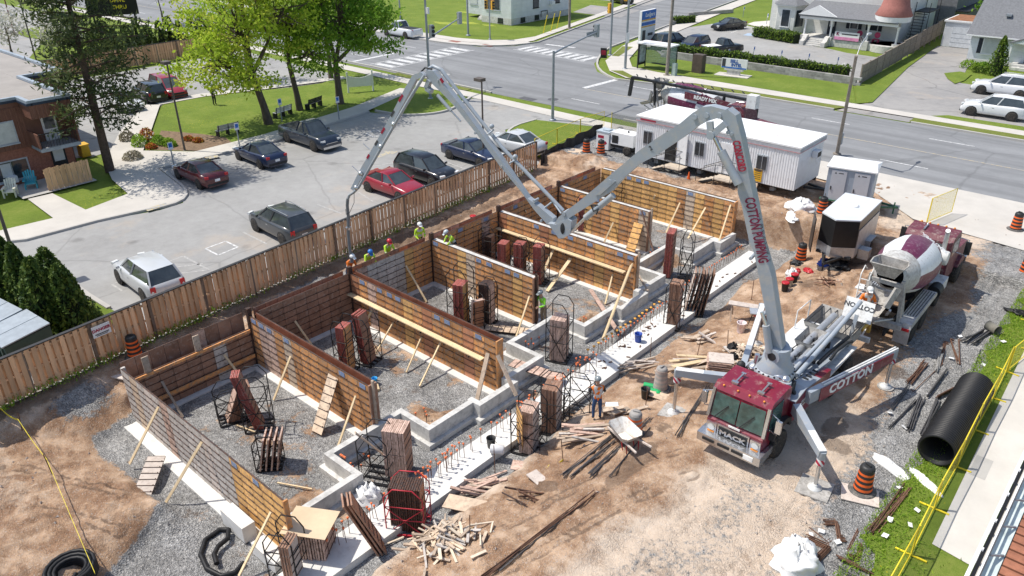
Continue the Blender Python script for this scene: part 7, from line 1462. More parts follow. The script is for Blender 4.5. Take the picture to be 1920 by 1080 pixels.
# ---------------------------------------------------------------- poles, signals, signs
GALV = M('galvanised', (.34, .37, .40), .5, .4, var=.12, rnd=.06); WOODP = M('pole_wood', (.27, .235, .20), .85, var=.25, rnd=.1); BRONZE = M('pole_bronze', (.12, .10, .085), .6, .1, rnd=.05); SIGY = M('signal_yellow', (.72, .38, .04), .5, rnd=.05)
def pole(loc, h, r, mat, label, name='lamp_post', cat='lamp post', head=None, lean=(0, 0), r2=None):
 t = thing(name, label, cat, (loc[0], loc[1], .0)); top = Vector((lean[0], lean[1], h)); mb = MB(); mb.tube([(0, 0, 0), top], [r, r2 or r * .7], 10); mb.build('pole', mat, t); mb = MB(); mb.lathe([(r * 2.2, 0), (r * 2.2, .08), (r * 1.2, .12)], n=10); mb.build('base', mat, t)
 if head == 'box': mb = MB(); mb.box(top + Vector((-.18, 0, .12)), (.62, .5, .2)); mb.build('lamp_head', BRONZE, t)
 return t, top
pole(cp(907, 303), 5.5, .075, BRONZE, 'bronze lamp post with a box head beside the navy sedan', head='box'); pole(cp(347, 284), 6.2, .08, BRONZE, 'bronze lamp post rising from the flower bed', head='box'); pole(cp(37, 512), 6.4, .09, BRONZE, 'dark lamp post at the left edge behind the cedars', head='box'); pole(cp(73, 130), 7, .08, BRONZE, 'lamp post behind the brown apartment roof', head='box')
t, top = pole(cp(1569, 289), 7.35, .13, WOODP, 'leaning wooden street lamp post behind the toilet cabin', lean=(1.05, -3.0), r2=.10); mb = MB(); a = top; b = top + Vector((-.3, 2.3, .95)); mb.tube([a - Vector((0, 0, .2)), a + Vector((-.05, .6, .55)), b], .035, 6); mb.build('lamp_arm', ALU, t); mb = MB(); mb.blob(b + Vector((0, .25, 0)), (.12, .4, .09), 8, 6); mb.build('lamp_head', ALU, t)
mb = MB(); mb.box((.1, -.15, 1.2), (.3, .2, .8)); mb.build('meter_box', GALV, t)
def signal(t, c, face, mat=SIGY, n=3):
 f = Vector(face).normalized(); mb = MB(); mb.box(c, (.34, .34, 1.05), math.atan2(f.y, f.x)); s = mb.build('signal_head', mat, t)
 for k in range(n): mb = MB(); q = Vector(c) + f * .18 + Vector((0, 0, .33 - k * .33)); mb.tube([q, q + f * .14], .12, 8); mb.build('lens_hood', DARK, s)
t, top = pole((-39.3, 48.75), 5.5, .13, GALV, 'galvanised signal mast by the corner lawn with an arm over the road', 'traffic_signal', 'traffic signal'); mb = MB(); e = Vector((-.75, 6.9, 6.05)); mb.tube([(0, 0, 5.3), (-.1, 1.2, 5.5), e], [.09, .08, .055], 8); mb.build('mast_arm', GALV, t); signal(t, e + Vector((-.1, -.1, .05)), (-1, 0, 0), GALV); mb = MB(); mb.box(e + Vector((0, -.9, -.1)), (.03, 1.5, .4)); mb.build('street_sign', GALV, t)
t, top = pole((-52.2, 47.2), 9.5, .13, GALV, 'tall galvanised signal pole behind the boom elbow', 'traffic_signal', 'traffic signal'); mb = MB(); mb.tube([(0, 0, 5.2), (-1.6, 5.6, 6.2)], [.09, .05], 8); mb.build('mast_arm', GALV, t); signal(t, Vector((-1.6, 5.6, 6.2)), (-1, .2, 0), GALV); signal(t, Vector((.4, .2, 5.9)), (1, 0, 0), GALV, 3); mb = MB(); mb.box((.25, 0, 7.6), (.25, .2, .5)); mb.build('camera_box', WHITE, t)
t, top = pole((-73.2, 73.3), 9, .14, GALV, 'tall galvanised pole on the white house lawn corner', 'street_pole', 'pole')
t, top = pole((-69.0, 72.9), 4.6, .09, GALV, 'signal post with two heads before the white house', 'traffic_signal', 'traffic signal'); signal(t, Vector((-.55, 0, 4.1)), (.6, -1, 0), SIGY); signal(t, Vector((.55, 0, 4.1)), (1, -.4, 0), SIGY)
t, top = pole((-51.5, 74.0), 9.5, .13, GALV, 'galvanised pole with a yellow signal at the far right corner', 'traffic_signal', 'traffic signal'); signal(t, Vector((-.35, 0, 5.0)), (-1, .3, 0), SIGY)
t, top = pole((-46.0, 68.9), 10, .14, GALV, 'galvanised pole with a yellow signal beside the bus shelter', 'traffic_signal', 'traffic signal'); signal(t, Vector((-.35, 0, 7.2)), (-1, -.3, 0), SIGY); mb = MB(); mb.box((.2, -.1, 3.2), (.03, .5, 1.0)); mb.build('notice', WHITE, t)
pole(cp(1250, 142), 12, .17, WOODP, 'wooden utility pole in front of the bus shelter', 'utility_pole', 'utility pole'); pole((-66.4, 85.6), 11, .17, WOODP, 'wooden utility pole beside the white house', 'utility_pole', 'utility pole'); pole((-98, 45), 9, .12, GALV, 'grey pole rising behind the far lawn', 'street_pole', 'pole') if False else None
pole(cp(752, 50), 8, .12, GALV, 'grey pole beside the driving white pickup', 'street_pole', 'pole'); pole(cp(28, 66), 6, .09, M('pole_maroon', (.25, .08, .07), .6), 'maroon topped pole in the forecourt at the upper left', 'street_pole', 'pole')
for i, (q, l_) in enumerate((((1018.7, 63), 'nearest'), ((1032.6, 60), 'middle'), ((1043.7, 54.6), 'farthest'))):
 p = G(*q); mb = MB(); mb.tube([(0, 0, 0), (.55, .1, 2.3)], .055, 6); tag(mb.build('guy_guard', YEL, None, (p.x, p.y, .03)), f'slanting yellow guard tube beside the white house, {l_} of three', 'post', 'slanting yellow guard tubes')
BLUES = M('sign_blue', (.03, .15, .50), .5, rnd=0)
def psign(q, label, h=1.75, z=0.08, turn=0):
 p = G(*q, z); t = thing('parking_sign', label, 'sign', (p.x, p.y, z), turn, 'accessible parking signs'); mb = MB(); mb.tube([(0, 0, 0), (0, 0, h)], .045, 6); mb.build('post', GALV, t); mb = MB(); mb.box((.05, 0, h - .12), (.02, .34, .5)); b_ = mb.build('plate', WHITE, t); mb = MB(); mb.box((.064, 0, h - .07), (.006, .24, .28)); mb.build('blue_field', BLUES, b_)
for q, l_ in (((328, 317), 'beside the burgundy sedan'), ((450, 278), 'beside the navy sedan'), ((529, 228), 'behind the dark blue pickup'), ((636, 224), 'at the right end of the apartment walk')): psign(q, 'blue accessible parking sign on a post ' + l_)
for q, l_ in (((1320, 112), 'before the dark blue crossover'), ((1364, 118), 'before the black pickup'), ((1411, 112), 'third along the clipped hedge'), ((1462, 120), 'fourth along the clipped hedge'), ((1513, 126), 'fifth along the clipped hedge'), ((1567, 133), 'last along the clipped hedge'), ((1393, 32), 'by the far path, left'), ((1437, 46), 'by the far path, right')): psign(q, 'small pale parking sign on a thin post, ' + l_, 1.3, 0)
# benches, white sign, metal fence, people in the park
def bench(q, rz, label, mat):
 p = G(*q, .08); t = thing('park_bench', label, 'bench', (p.x, p.y, .08), rz)
 for k in range(3): mb = MB(); mb.box((0, -.12 + k * .15, .45), (1.8, .12, .04)); mb.build('seat_slat', mat, t)
 for k in range(3): mb = MB(); mb.box((0, .24 + k * .03, .58 + k * .13), (1.8, .03, .11), rot=(-.2, 0, 0)); mb.build('back_slat', mat, t)
 for s in (-1, 0, 1): mb = MB(); mb.box((s * .82, .05, .22), (.06, .5, .44)); mb.bar((s * .82, .22, .4), (s * .82, .32, .92), .05); mb.build('leg', DARK, t)
BG = M('bench_grey', (.40, .39, .38), .7, rnd=.08)
bench((427, 252), R(-90), 'grey slatted bench beside the flower bed', BG); bench((530, 218), R(-80), 'pale slatted bench behind the dark blue pickup', M('bench_pale', (.55, .54, .52), .7)); bench((588, 202), R(-75), 'black metal bench between the tree trunks', DARK)
p = G(677, 172, .08); t = thing('lawn_sign', 'blank white sign board with a scooped top on the corner lawn', 'sign', (p.x, p.y, .08), R(62))
for s in (-1, 1): mb = MB(); mb.box((s * 1.15, 0, .95), (.14, .14, 1.9)); mb.build('post', WHITE, t)
mb = MB(); mb.side([(-1.08, .5), (1.08, .5), (1.08, 1.55), (.5, 1.36), (0, 1.3), (-.5, 1.36), (-1.08, 1.55)], -.03, .03, 'y'); mb.build('panel', WHITE, t)
# bus shelter, billboard, cabinets, realtor sign, sandwich board
t = thing('bus_shelter', 'glass bus shelter with a flat roof by the clipped hedge', 'bus shelter', (-43.3, 70.6, .07))
mb = MB(); mb.box((0, 0, 2.55), (4.0, 1.7, .14)); mb.build('roof', TRF, t)
for x in (-1.85, 1.85):
 for y in (-.7, .7): mb = MB(); mb.box((x, y, 1.24), (.1, .1, 2.46)); mb.build('post', DARK, t)
CG = mesh_mat('shelter_glass', (.30, .42, .38), .35); mb = MB(); mb.box((0, .7, 1.35), (3.5, .02, 2.0)); mb.build('glass_pane', CG, t); mb = MB(); mb.box((1.85, 0, 1.35), (.02, 1.25, 2.0)); mb.build('glass_pane', CG, t)
mb = MB(); mb.box((-1.85, 0, 1.35), (.12, 1.25, 2.1)); ad = mb.build('advert_panel', DARK, t); mb = MB(); mb.box((-1.78, 0, 1.4), (.02, 1.1, 1.7)); mb.build('poster', M('poster_grey', (.35, .42, .45), .5, var=.8, scale=2.5), ad); mb = MB(); mb.box((.3, .45, .5), (2.2, .35, .06)); mb.build('seat', DARK, t)
t = thing('billboard', 'tall blue and white sign board beside the bus shelter', 'sign', (-50.9, 80.3, .05), R(90)); mb = MB(); mb.box((0, 0, 2.4), (3.0, .3, 3.6)); b_ = mb.build('panel', WHITE, t); mb = MB(); mb.box((0, .16, 3.7), (2.9, .02, .95)); mb.box((0, -.16, 3.7), (2.9, .02, .95)); mb.box((0, -.16, 2.75), (2.9, .02, .35)); mb.build('blue_band', BLUES, b_); mb = MB(); mb.box((0, -.165, 3.15), (2.9, .02, .14)); mb.box((0, -.165, 2.45), (2.9, .02, .12)); mb.build('gold_band', SIGY, b_)
mb = MB(); mb.box((-.85, -.165, 1.4), (.6, .02, 1.3)); mb.box((.5, -.165, 1.5), (1.0, .02, .3)); mb.build('picture', LDARK, b_); text('lettering', 'Ludgers', .62, LWHITE, b_, (.2, -.18, 3.7), (1, 0, 0), (0, 0, 1), .01, .004, 1, shear=.2)
mb = MB(); mb.box((0, 0, .9), (1.1, .8, 1.8)); tag(mb.build('utility_cabinet', M('cabinet_brown', (.10, .075, .06), .6), None, (-39.3, 72.1, .05)), 'dark brown utility cabinet on the far lawn', 'cabinet'); mb = MB(); mb.box((0, 0, .6), (.42, .4, 1.2)); tag(mb.build('utility_pedestal', M('pedestal_green', (.30, .38, .34), .6), None, (-40.4, 69.3, .05)), 'small grey green pedestal beside the wooden utility pole', 'cabinet')
t = thing('bench_sign', 'realtor advert board on a concrete pad on the far lawn', 'sign', (-35.9, 73.0, .06), R(8)); mb = MB(); mb.box((0, 0, .03), (3.4, 1.5, .06)); mb.build('pad', MATS['walk_concrete'], t); mb = MB(); mb.box((0, .05, .55), (1.9, .3, .15)); mb.box((0, .1, .3), (1.3, .3, .5)); mb.build('stand', CONC, t); mb = MB(); mb.box((0, 0, 1.15), (2.6, .12, .95)); b_ = mb.build('board', WHITE, t); text('lettering', 'SELL', .42, MATS['letter_blue'], b_, (0, -.07, 1.38), (1, 0, 0), (0, 0, 1), .02); text('lettering', 'INTEL', .40, MATS['letter_blue'], b_, (.25, -.07, 1.02), (1, 0, 0), (0, 0, 1), .02)
mb = MB(); mb.box((-1.05, -.068, 1.2), (.35, .012, .75)); mb.build('portrait', LDARK, b_); mb = MB(); mb.box((0, -.069, .76), (2.5, .012, .12)); mb.build('blue_band', BLUES, b_)
t = thing('sandwich_board', 'small black sandwich board on the far corner pavement', 'sign', (-50.9, 71.9, .08), R(20)); mb = MB(); mb.box((0, 0, .55), (.7, .06, 1.1), rot=(.15, 0, 0)); b_ = mb.build('panel', DARK, t); mb = MB(); mb.box((0, -.06, .6), (.5, .02, .5), rot=(.15, 0, 0)); mb.build('poster', LRED, b_)
# dumpsters
DG = M('dumpster_green', (.022, .05, .042), .55, var=.2, rnd=.1)
def dumpster(q, rz, label, L_=2.0, W_=1.7, H_=1.35):
 p = G(*q); t = thing('dumpster', label, 'dumpster', (p.x, p.y, .06), rz); mb = MB(); mb.add([(-L_ / 2, -W_ / 2, 0), (L_ / 2, -W_ / 2, 0), (L_ / 2, W_ / 2, 0), (-L_ / 2, W_ / 2, 0), (-L_ / 2, -W_ / 2 - .1, H_ - .2), (L_ / 2, -W_ / 2 - .1, H_ - .2), (L_ / 2, W_ / 2, H_), (-L_ / 2, W_ / 2, H_)], [(0, 1, 5, 4), (1, 2, 6, 5), (2, 3, 7, 6), (3, 0, 4, 7), (3, 2, 1, 0)]); mb.build('bin', DG, t)
 for s in (-1, 1): mb = MB(); mb.add([(s * .02, -W_ / 2 - .16, H_ - .17), (s * L_ / 2, -W_ / 2 - .16, H_ - .17), (s * L_ / 2, W_ / 2 + .02, H_ + .05), (s * .02, W_ / 2 + .02, H_ + .05), (s * .02, -W_ / 2 - .16, H_ - .12), (s * L_ / 2, -W_ / 2 - .16, H_ - .12), (s * L_ / 2, W_ / 2 + .02, H_ + .10), (s * .02, W_ / 2 + .02, H_ + .10)], [(0, 1, 2, 3), (4, 5, 6, 7), (0, 1, 5, 4), (1, 2, 6, 5), (2, 3, 7, 6), (3, 0, 4, 7)]); mb.build('lid', M('lid_grey', (.33, .37, .40), .4, var=.15, rnd=.05), t)
 for k in range(4): mb = MB(); mb.box((-L_ / 2 + L_ * (k + .5) / 4, -W_ / 2 - .09, H_ * .4), (.1, .12, H_ * .75)); mb.build('rib', DG, t)
dumpster((50, 668), R(5), 'green dumpster with a pale lid behind the fence, nearer one'); dumpster((-5, 640), R(8), 'dark dumpster with a grey lid half cut by the left edge', 2.4)
# neighbour's rail at the lower right corner
t = thing('neighbour_rail', 'white and black rail with wire mesh and glass at the lower right corner', 'railing', (-.95, 19.0, 0))
mb = MB(); mb.box((0, 6, .55), (.10, 18, .07)); mb.box((.22, 6, .60), (.05, 18, .06)); mb.build('top_rail', WHITE, t); mb = MB(); mb.box((.11, 6, .52), (.10, 18, .05)); mb.build('black_board', BLK, t)  # two white rails with a board between them that is itself black
for k in range(13): mb = MB(); mb.box((.05, -3 + k * 1.45, .3), (.09, .09, .64)); mb.build('post', WHITE, t)
for k in range(13): mb = MB(); mb.bar((.27, -3 + k * 1.45, .5), (.55, -2.4 + k * 1.45, .2), .05); mb.build('steel_strut', GALV, t)
mb = MB(); mb.box((.42, 6, .15), (.32, 18, .03)); mb.build('glass_strip', M('glass_pale', (.55, .62, .60), .3), t)
for k in range(46): mb = MB(); mb.box((1.13, -3 + k * .4, .12), (1.05, .32, .06)); mb.build('deck_board', M('deck_rust', (.32, .13, .075), .8, var=.3, rnd=.2), t)
# ================================================================ BUILDINGS
def siding(name, c, scale, axis='Z', dirt=None):
 m, N, L, B = newmat(name); p = coords(N, L, True); wv = N.new('ShaderNodeTexWave'); wv.wave_profile = 'SAW'; wv.bands_direction = axis; wv.inputs['Scale'].default_value = scale; L.new(p, wv.inputs['Vector'])
 n = noise(N, L, p, .8, 5, .6); col = ramp(N, L, n, [(.3, tuple(x * .88 for x in c)), (.7, tuple(min(1, x * 1.08) for x in c))]); L.new(col, B.inputs['Base Color']); B.inputs['Roughness'].default_value = .75; bump(N, L, B, wv.outputs['Fac'], .7, .05); return m
CLAP = siding('white_clapboard', (.74, .76, .78), .62); CREAM = siding('cream_clapboard', (.80, .79, .74), .62); SHING = M('roof_shingle', (.17, .175, .185), .9, var=.2, scale=5, rnd=.03, bmp=.4, bscale=18, world=True); CLAD = M('brown_cladding', (.19, .085, .058), .6, var=.12, scale=1.5, rnd=.06); BRICK = M('brown_brick', (.29, .125, .085), .85, var=.3, scale=9, rnd=.03, bmp=.3, bscale=12, world=True); GRAVR = M('roof_gravel', (.33, .305, .28), .95, var=.12, scale=.7, rnd=0, world=True); COPING = M('coping', (.34, .39, .44), .5, .2, rnd=.03); NAVYF = M('fascia_navy', (.025, .04, .07), .5)
HWIN = M('house_glass', (.035, .045, .055), .1, var=.5, scale=1.2, rnd=.3, spec=.7); CURT = M('curtain', (.55, .57, .56), .6, var=.12, rnd=.1); SHUT = M('shutter_navy', (.018, .022, .035), .5, rnd=.05)
def bx(t, name, x0, x1, y0, y1, z0, z1, mat, par=None): mb = MB(); mb.box(((x0 + x1) / 2, (y0 + y1) / 2, (z0 + z1) / 2), (x1 - x0, y1 - y0, z1 - z0)); return mb.build(name, mat, par or t)
def win(t, x, y, z, w, h, ax='y', fr=None, glass=None, shut=None, split=1, s=-1):
 """ax: the axis the wall faces; s: towards which side"""
 fr = fr or WHITE; g = .04 * s; B = (lambda n, a0, a1, d0, d1, c0, c1, m, p: bx(t, n, a0, a1, min(d0, d1), max(d0, d1), c0, c1, m, p)) if ax == 'y' else (lambda n, a0, a1, d0, d1, c0, c1, m, p: bx(t, n, min(d0, d1), max(d0, d1), a0, a1, c0, c1, m, p))
 u, d = (x, y) if ax == 'y' else (y, x)
 f = B('window', u - w / 2 - .08, u + w / 2 + .08, d, d + g, z - h / 2 - .08, z + h / 2 + .08, fr, None)
 for k in range(split): a = u - w / 2 + w * k / split; B('pane', a + .02, a + w / split - .02, d + g, d + g * 1.5, z - h / 2, z + h / 2, glass or HWIN, f)
 B('sill', u - w / 2 - .12, u + w / 2 + .12, d, d + g * 2.6, z - h / 2 - .16, z - h / 2 - .085, fr, f)
 if shut:
  for q in (-1, 1): a = u + q * (w / 2 + .28); B('shutter', a - .2, a + .2, d, d + g * 1.2, z - h / 2 - .05, z + h / 2 + .05, shut, f)
 return f
# ---- brown apartment block
t = thing('apartment_block', 'brown two storey apartment block with a flat gravel roof and a balcony', 'building', (-56, 16, 0)); o = Vector((-56, 16, 0))
bx(t, 'brick_wall', -20, .15, -22, 2.0, 0, 2.3, BRICK); bx(t, 'wall', -20, .2, -22, 2.05, 2.302, 5.3, CLAD); bx(t, 'rear_wing', -20, -6.4, 2.06, 4.75, 0, 5.3, CLAD)
c_ = corr(17.6, 2.32, 4.9, .28, .05); c_.build('cladding', CLAD, t, (.22, -18, 0), PI / 2)
c_ = corr(2.4, 4.35, 5.3, .24, .05); b_ = bx(t, 'balcony_hood', .21, 1.95, -.42, 2.05, 4.35, 5.3, CLAD); c_.build('cladding', CLAD, t, (1.98, -.38, 0), PI / 2)
c_ = corr(6.3, .4, 5.2, .28, .05); c_.build('cladding', CLAD, t, (.0, 2.08, 0), PI)
bx(t, 'roof', -19.8, .0, -21.8, 1.85, 5.302, 5.34, GRAVR); bx(t, 'roof', -19.8, -6.6, 1.86, 4.6, 5.302, 5.34, GRAVR); bx(t, 'roof', .02, 1.8, -.25, 1.88, 5.302, 5.34, GRAVR)
def cop(x0, x1, y0, y1): q = bx(t, 'coping', x0, x1, y0, y1, 5.35, 5.52, COPING); bx(t, 'fascia', x0 - .03, x1 + .03, y0 - .03, y1 + .03, 5.2, 5.349, NAVYF, q)
cop(0, .26, -22, -.5); cop(.0, 2.05, -.5, -.24); cop(1.8, 2.05, -.236, 1.85); cop(-6.3, 2.05, 1.855, 2.11); cop(-6.56, -6.3, 1.855, 4.6); cop(-20, -6.3, 4.61, 4.86)
bx(t, 'balcony_slab', .22, 1.95, -.4, 2.02, 2.2, 2.42, COPING); bx(t, 'balcony_side', .22, 1.95, -.42, -.34, 2.43, 3.35, CLAD); bx(t, 'balcony_side', .22, 1.95, 1.94, 2.03, 2.43, 4.34, CLAD)
for k in range(17): bx(t, 'deck_board', .25, 1.9, -.32 + k * .135, -.21 + k * .135, 2.425, 2.45, BG)
for k in range(13): bx(t, 'baluster', 1.9, 1.93, -.3 + k * .18, -.28 + k * .18, 2.46, 3.3, DARK)
bx(t, 'handrail', 1.88, 1.95, -.33, 1.93, 3.31, 3.36, DARK)
d_ = bx(t, 'door', .21, .26, .55, 1.45, 2.43, 4.25, WHITE); bx(t, 'pane', .261, .275, .68, 1.32, 3.2, 4.05, HWIN, d_); d_ = bx(t, 'door', .16, .2, .6, 1.5, 0.02, 1.95, DARK); bx(t, 'pane', .201, .215, .72, 1.38, 1.0, 1.85, CURT, d_)
for y in (-2.2, -6.6, -11): win(t, .27, y, 3.45, 2.2, 1.25, 'x', WFR, CURT, None, 1, 1); win(t, .155, y + .35, 1.05, 1.9, 1.15, 'x', WFR, HWIN, None, 2, 1); bx(t, 'curtain', .23, .245, y - .3, y + .3, .7, 1.55, CURT)
bx(t, 'air_conditioner', .16, .62, -2.35, -1.8, .35, .75, WHITE); bx(t, 'roof_vent', -5.1, -4.9, -.6, -.4, 5.34, 5.6, GALV)
t = thing('patio_screen', 'light wooden patio screen before the apartment ground floor', 'fence', (-52.9, 15.0, 0), R(90))
for k in range(17): bx(t, 'board', .01 + k * .16, .155 + k * .16, -.02 if k % 2 else -.05, .0 if k % 2 else -.03, .08, 1.5 + .03 * (k % 3), FB)
bx(t, 'rail', 0, 2.75, .0, .05, .3, .4, FB); bx(t, 'rail', 0, 2.75, .0, .05, 1.2, 1.3, FB)
sheet('patio_slab', [(-55.7, 13.4), (-52.6, 13.4), (-52.6, 17.9), (-55.7, 17.9)], .106, 'kerb_concrete')
def chair(q, rz, label, mat, rec=False):
 p = G(*q, .11); t = thing('garden_chair', label, 'chair', (p.x, p.y, .11), rz); bx(t, 'seat', -.3, .3, -.3, .3, .32, .38, mat)
 for k in range(5): mb = MB(); mb.bar((-.24 + k * .12, .28, .36), (-.28 + k * .14, .55, 1.05 - .05 * abs(k - 2)), .1, .03); mb.build('back_slat', mat, t)
 for x in (-.32, .32):
  for y in (-.3, .3): bx(t, 'leg', x - .04, x + .04, y - .04, y + .04, 0, .55 if not rec else .32, mat)
  bx(t, 'armrest', x - .07, x + .07, -.38, .38, .552, .6, mat)
chair((22, 368), R(60), 'cream slatted garden chair on the apartment lawn', M('chair_cream', (.72, .70, .58), .6)); chair((60, 352), R(70), 'turquoise garden chair below the apartment window', M('chair_teal', (.05, .34, .42), .5), True)
mb = MB(); mb.box((0, 0, .4), (.8, .6, .8), ty=.85); mb.box((0, 0, .84), (.86, .64, .08)); tag(mb.build('salt_bin', M('bin_yellow', (.70, .40, .03), .5), None, (*cp(160, 293), .05)), 'yellow salt bin at the corner of the apartment block', 'bin')
# ---- big house with the pink turret
t = thing('turret_house', 'cream house with a columned porch and a pink conical turret', 'house', (-36, 97, 0))
bx(t, 'wall', -8.2, 7.5, 1.2, 14, .4, 7, CREAM); bx(t, 'plinth', -8.25, 7.55, 1.15, 14, 0, .398, CONC)
bay = [(-7.4, 1.2), (-6.7, -.3), (-4.4, -.3), (-3.7, 1.2)]; mb = MB(); mb.prism(bay, .402, 3.75); b_ = mb.build('bay_window', CREAM, t); mb = MB(); mb.prism([(x * 1.0 + (x + 5.5) * .12, y * 1.0 - (.3 if y < 0 else 0)) for x, y in bay], 3.752, 3.9); mb.build('bay_eave', WHITE, b_)
mb = MB(); mb.add([(-7.8, 1.2, 3.91), (-7.0, -.7, 3.91), (-4.1, -.7, 3.91), (-3.3, 1.2, 3.91), (-5.5, 1.2, 5.0)], [(0, 1, 4), (1, 2, 4), (2, 3, 4), (0, 3, 2, 1)]); mb.build('bay_roof', SHING, b_)
win(t, -5.55, -.305, 2.35, 1.0, 1.9, 'y', WHITE, HWIN); mb = MB(); mb.add([(-4.32, -.2, 1.4), (-3.82, .9, 1.4), (-3.82, .9, 3.3), (-4.32, -.2, 3.3)], [(0, 1, 2, 3)]); w_ = mb.build('pane', HWIN, b_); w_.location.x = .03
bx(t, 'porch_floor', -2.6, 8.6, -2.2, 1.15, .0, .75, CONC)
mb = MB(); mb.side([(-2.75, 3.3), (1.2, 4.5), (1.2, 4.35), (-2.75, 3.15)], -2.9, 8.3); mb.build('porch_roof', SHING, t); bx(t, 'porch_beam', -2.8, 8.3, -2.55, -2.3, 2.85, 3.15, WHITE)
mb = MB(); mb.add([(-3.0, -2.8, 3.32), (1.6, -2.8, 3.32), (-.7, -2.8, 4.45), (-3.0, -2.5, 3.32), (1.6, -2.5, 3.32), (-.7, -2.5, 4.45)], [(0, 1, 2), (3, 4, 5), (0, 1, 4, 3), (1, 2, 5, 4), (2, 0, 3, 5)]); mb.build('pediment', WHITE, t)
for x in (-2.2, .9, 5.1, 8.3): mb = MB(); mb.lathe([(.16, .78), (.11, 1.1), (.11, 2.4), (.2, 2.84)], (x, -2.1, 0), 10); c_ = mb.build('column', WHITE, t); bx(t, 'pier', x - .3, x + .3, -2.45, -1.75, 0, 1.0, CONC)
mb = MB(); mb.lathe([(1.9, 3.85), (1.95, 3.95), (1.5, 4.8), (1.2, 6.1), (1.1, 7.5)], (7.2, -1.1, 0), 20); mb.build('turret_roof', M('turret_pink', (.42, .17, .14), .8, var=.15, scale=4), t); mb = MB(); mb.lathe([(1.85, 3.3), (1.9, 3.85)], (7.2, -1.1, 0), 20); mb.build('turret_beam', WHITE, t); mb = MB(); mb.lathe([(1.9, 0), (1.9, .75)], (7.2, -1.1, 0), 20); mb.build('turret_floor', CONC, t)
d_ = bx(t, 'door', -.75, .2, 1.1, 1.19, .76, 2.9, SHUT); bx(t, 'pane', -.55, .0, 1.07, 1.098, 1.7, 2.7, WHITE, d_)
for x in (2.3, 4.6): win(t, x, 1.19, 2.45, .85, 1.5, 'y', WHITE, HWIN, SHUT)
for k in range(4): bx(t, 'step', -1.5 + .0, .5, -2.2 - .3 * (k + 1), -2.2 - .3 * k - .003, 0, .75 - .17 * (k + 1) + .05, CONC)
for x in (-1.8, .75): mb = MB(); mb.side([(-2.2, 0), (-2.2, 1.1), (-2.7, 1.0), (-3.1, .6), (-3.6, .5), (-3.6, 0)], x - .25, x + .25); mb.build('stair_cheek', CONC, t)
for k in range(22): bx(t, 'baluster', 1.2 + k * .17, 1.23 + k * .17, -2.2, -2.15, .78, 1.45, WHITE)
b_ = bx(t, 'banner', 1.5, 4.3, -2.3, -2.24, .85, 1.75, WHITE); bx(t, 'banner_base', 1.5, 4.3, -2.31, -2.302, .85, 1.2, M('pink', (.65, .25, .42), .6), b_); text('lettering', 'K', .5, LMAR, b_, (1.85, -2.32, 1.5), (1, 0, 0), (0, 0, 1), .02); bx(t, 'banner_print', 2.3, 4.1, -2.312, -2.303, 1.45, 1.58, LDARK, b_)
for x in (3.7, 5.7): p_ = thing('porch_chair', 'pink porch chair on the turret house porch, ' + ('left' if x < 5 else 'right'), 'chair', (-36 + x, 96.2, .75)); PK = M('chair_pink', (.55, .06, .14), .5); bx(p_, 'seat', -.3, .3, -.3, .3, .3, .36, PK); mb = MB(); mb.lathe([(.33, -.02), (.33, .02)], (0, .3, .75), 12, axis='y'); mb.build('back', PK, p_); bx(p_, 'leg', -.32, -.26, -.3, .3, 0, .3, PK); bx(p_, 'leg', .26, .32, -.3, .3, 0, .3, PK)
t = thing('fire_escape', 'black steel stair behind the turret house', 'stair', (-27.6, 103, 0)); bx(t, 'landing', -.8, .8, -1, 3, 3.6, 3.7, DARK)
for k in range(12): bx(t, 'tread', -.6, .6, -1 - k * .28, -.75 - k * .28, 3.4 - k * .29, 3.44 - k * .29, DARK)
for x in (-.8, .75): bx(t, 'post', x, x + .06, -1, -.94, 0, 4.7, DARK); bx(t, 'post', x, x + .06, 2.9, 2.96, 0, 4.7, DARK)
t = thing('side_annex', 'grey annex wall with a black canopy beside the turret house', 'building', (-34, 112, 0)); bx(t, 'wall', 1, 7.5, 0, 20, 0, 5, M('annex_grey', (.22, .22, .23), .8)); bx(t, 'canopy', 7.5, 9, 0, 14, 2.7, 2.85, DARK)
# ---- stepped wooden fence, retaining wall, hedges
OLDF = M('old_fence', (.27, .225, .18), .85, var=.25, scale=3, rnd=.15)
t = thing('panel_fence', 'weathered stepped wooden panel fence beside the long driveway', 'fence', (-25.0, 77.2, 0))
for k in range(14):
 a = Vector((-.02 - k * .12, k * 2.35, 0)); h = 1.75; z = .06 * k * 0 + .12 * (k // 3); rz = math.atan2(2.35, -.12)
 mb = MB(); mb.box((1.17, 0, h / 2 + z), (2.2, .06, h)); p_ = mb.build('panel', OLDF, t, a, rz); mb = MB(); mb.box((1.17, 0, h + z + .04), (2.3, .12, .07)); mb.build('cap', OLDF, p_)
 for q in range(2): mb = MB(); mb.box((1.17, -.05, .3 + z + q * .75), (2.1, .04, .1)); mb.build('rail', OLDF, p_)
 mb = MB(); mb.box((0, 0, .95 + z / 2), (.12, .12, 1.9 + z)); mb.build('post', OLDF, t, a, rz)
STONE = M('wall_stone', (.32, .31, .30), .9, var=.2, scale=3, rnd=.22, bmp=.3)
t = thing('retaining_wall', 'low grey block retaining wall below the clipped hedge', 'wall', (-46.6, 76.8, 0)); mb = MB(); mb.box((0, 0, 0), (.86, .34, .24)); me = mb.mesh('block', STONE)
for r_ in range(3):
 for k in range(25):
  if k == 24 and r_ % 2: continue
  link('block', me, t, (.44 + k * .875 + (.43 if r_ % 2 else 0), .02 * r_ - .004 * k, .13 + r_ * .245))
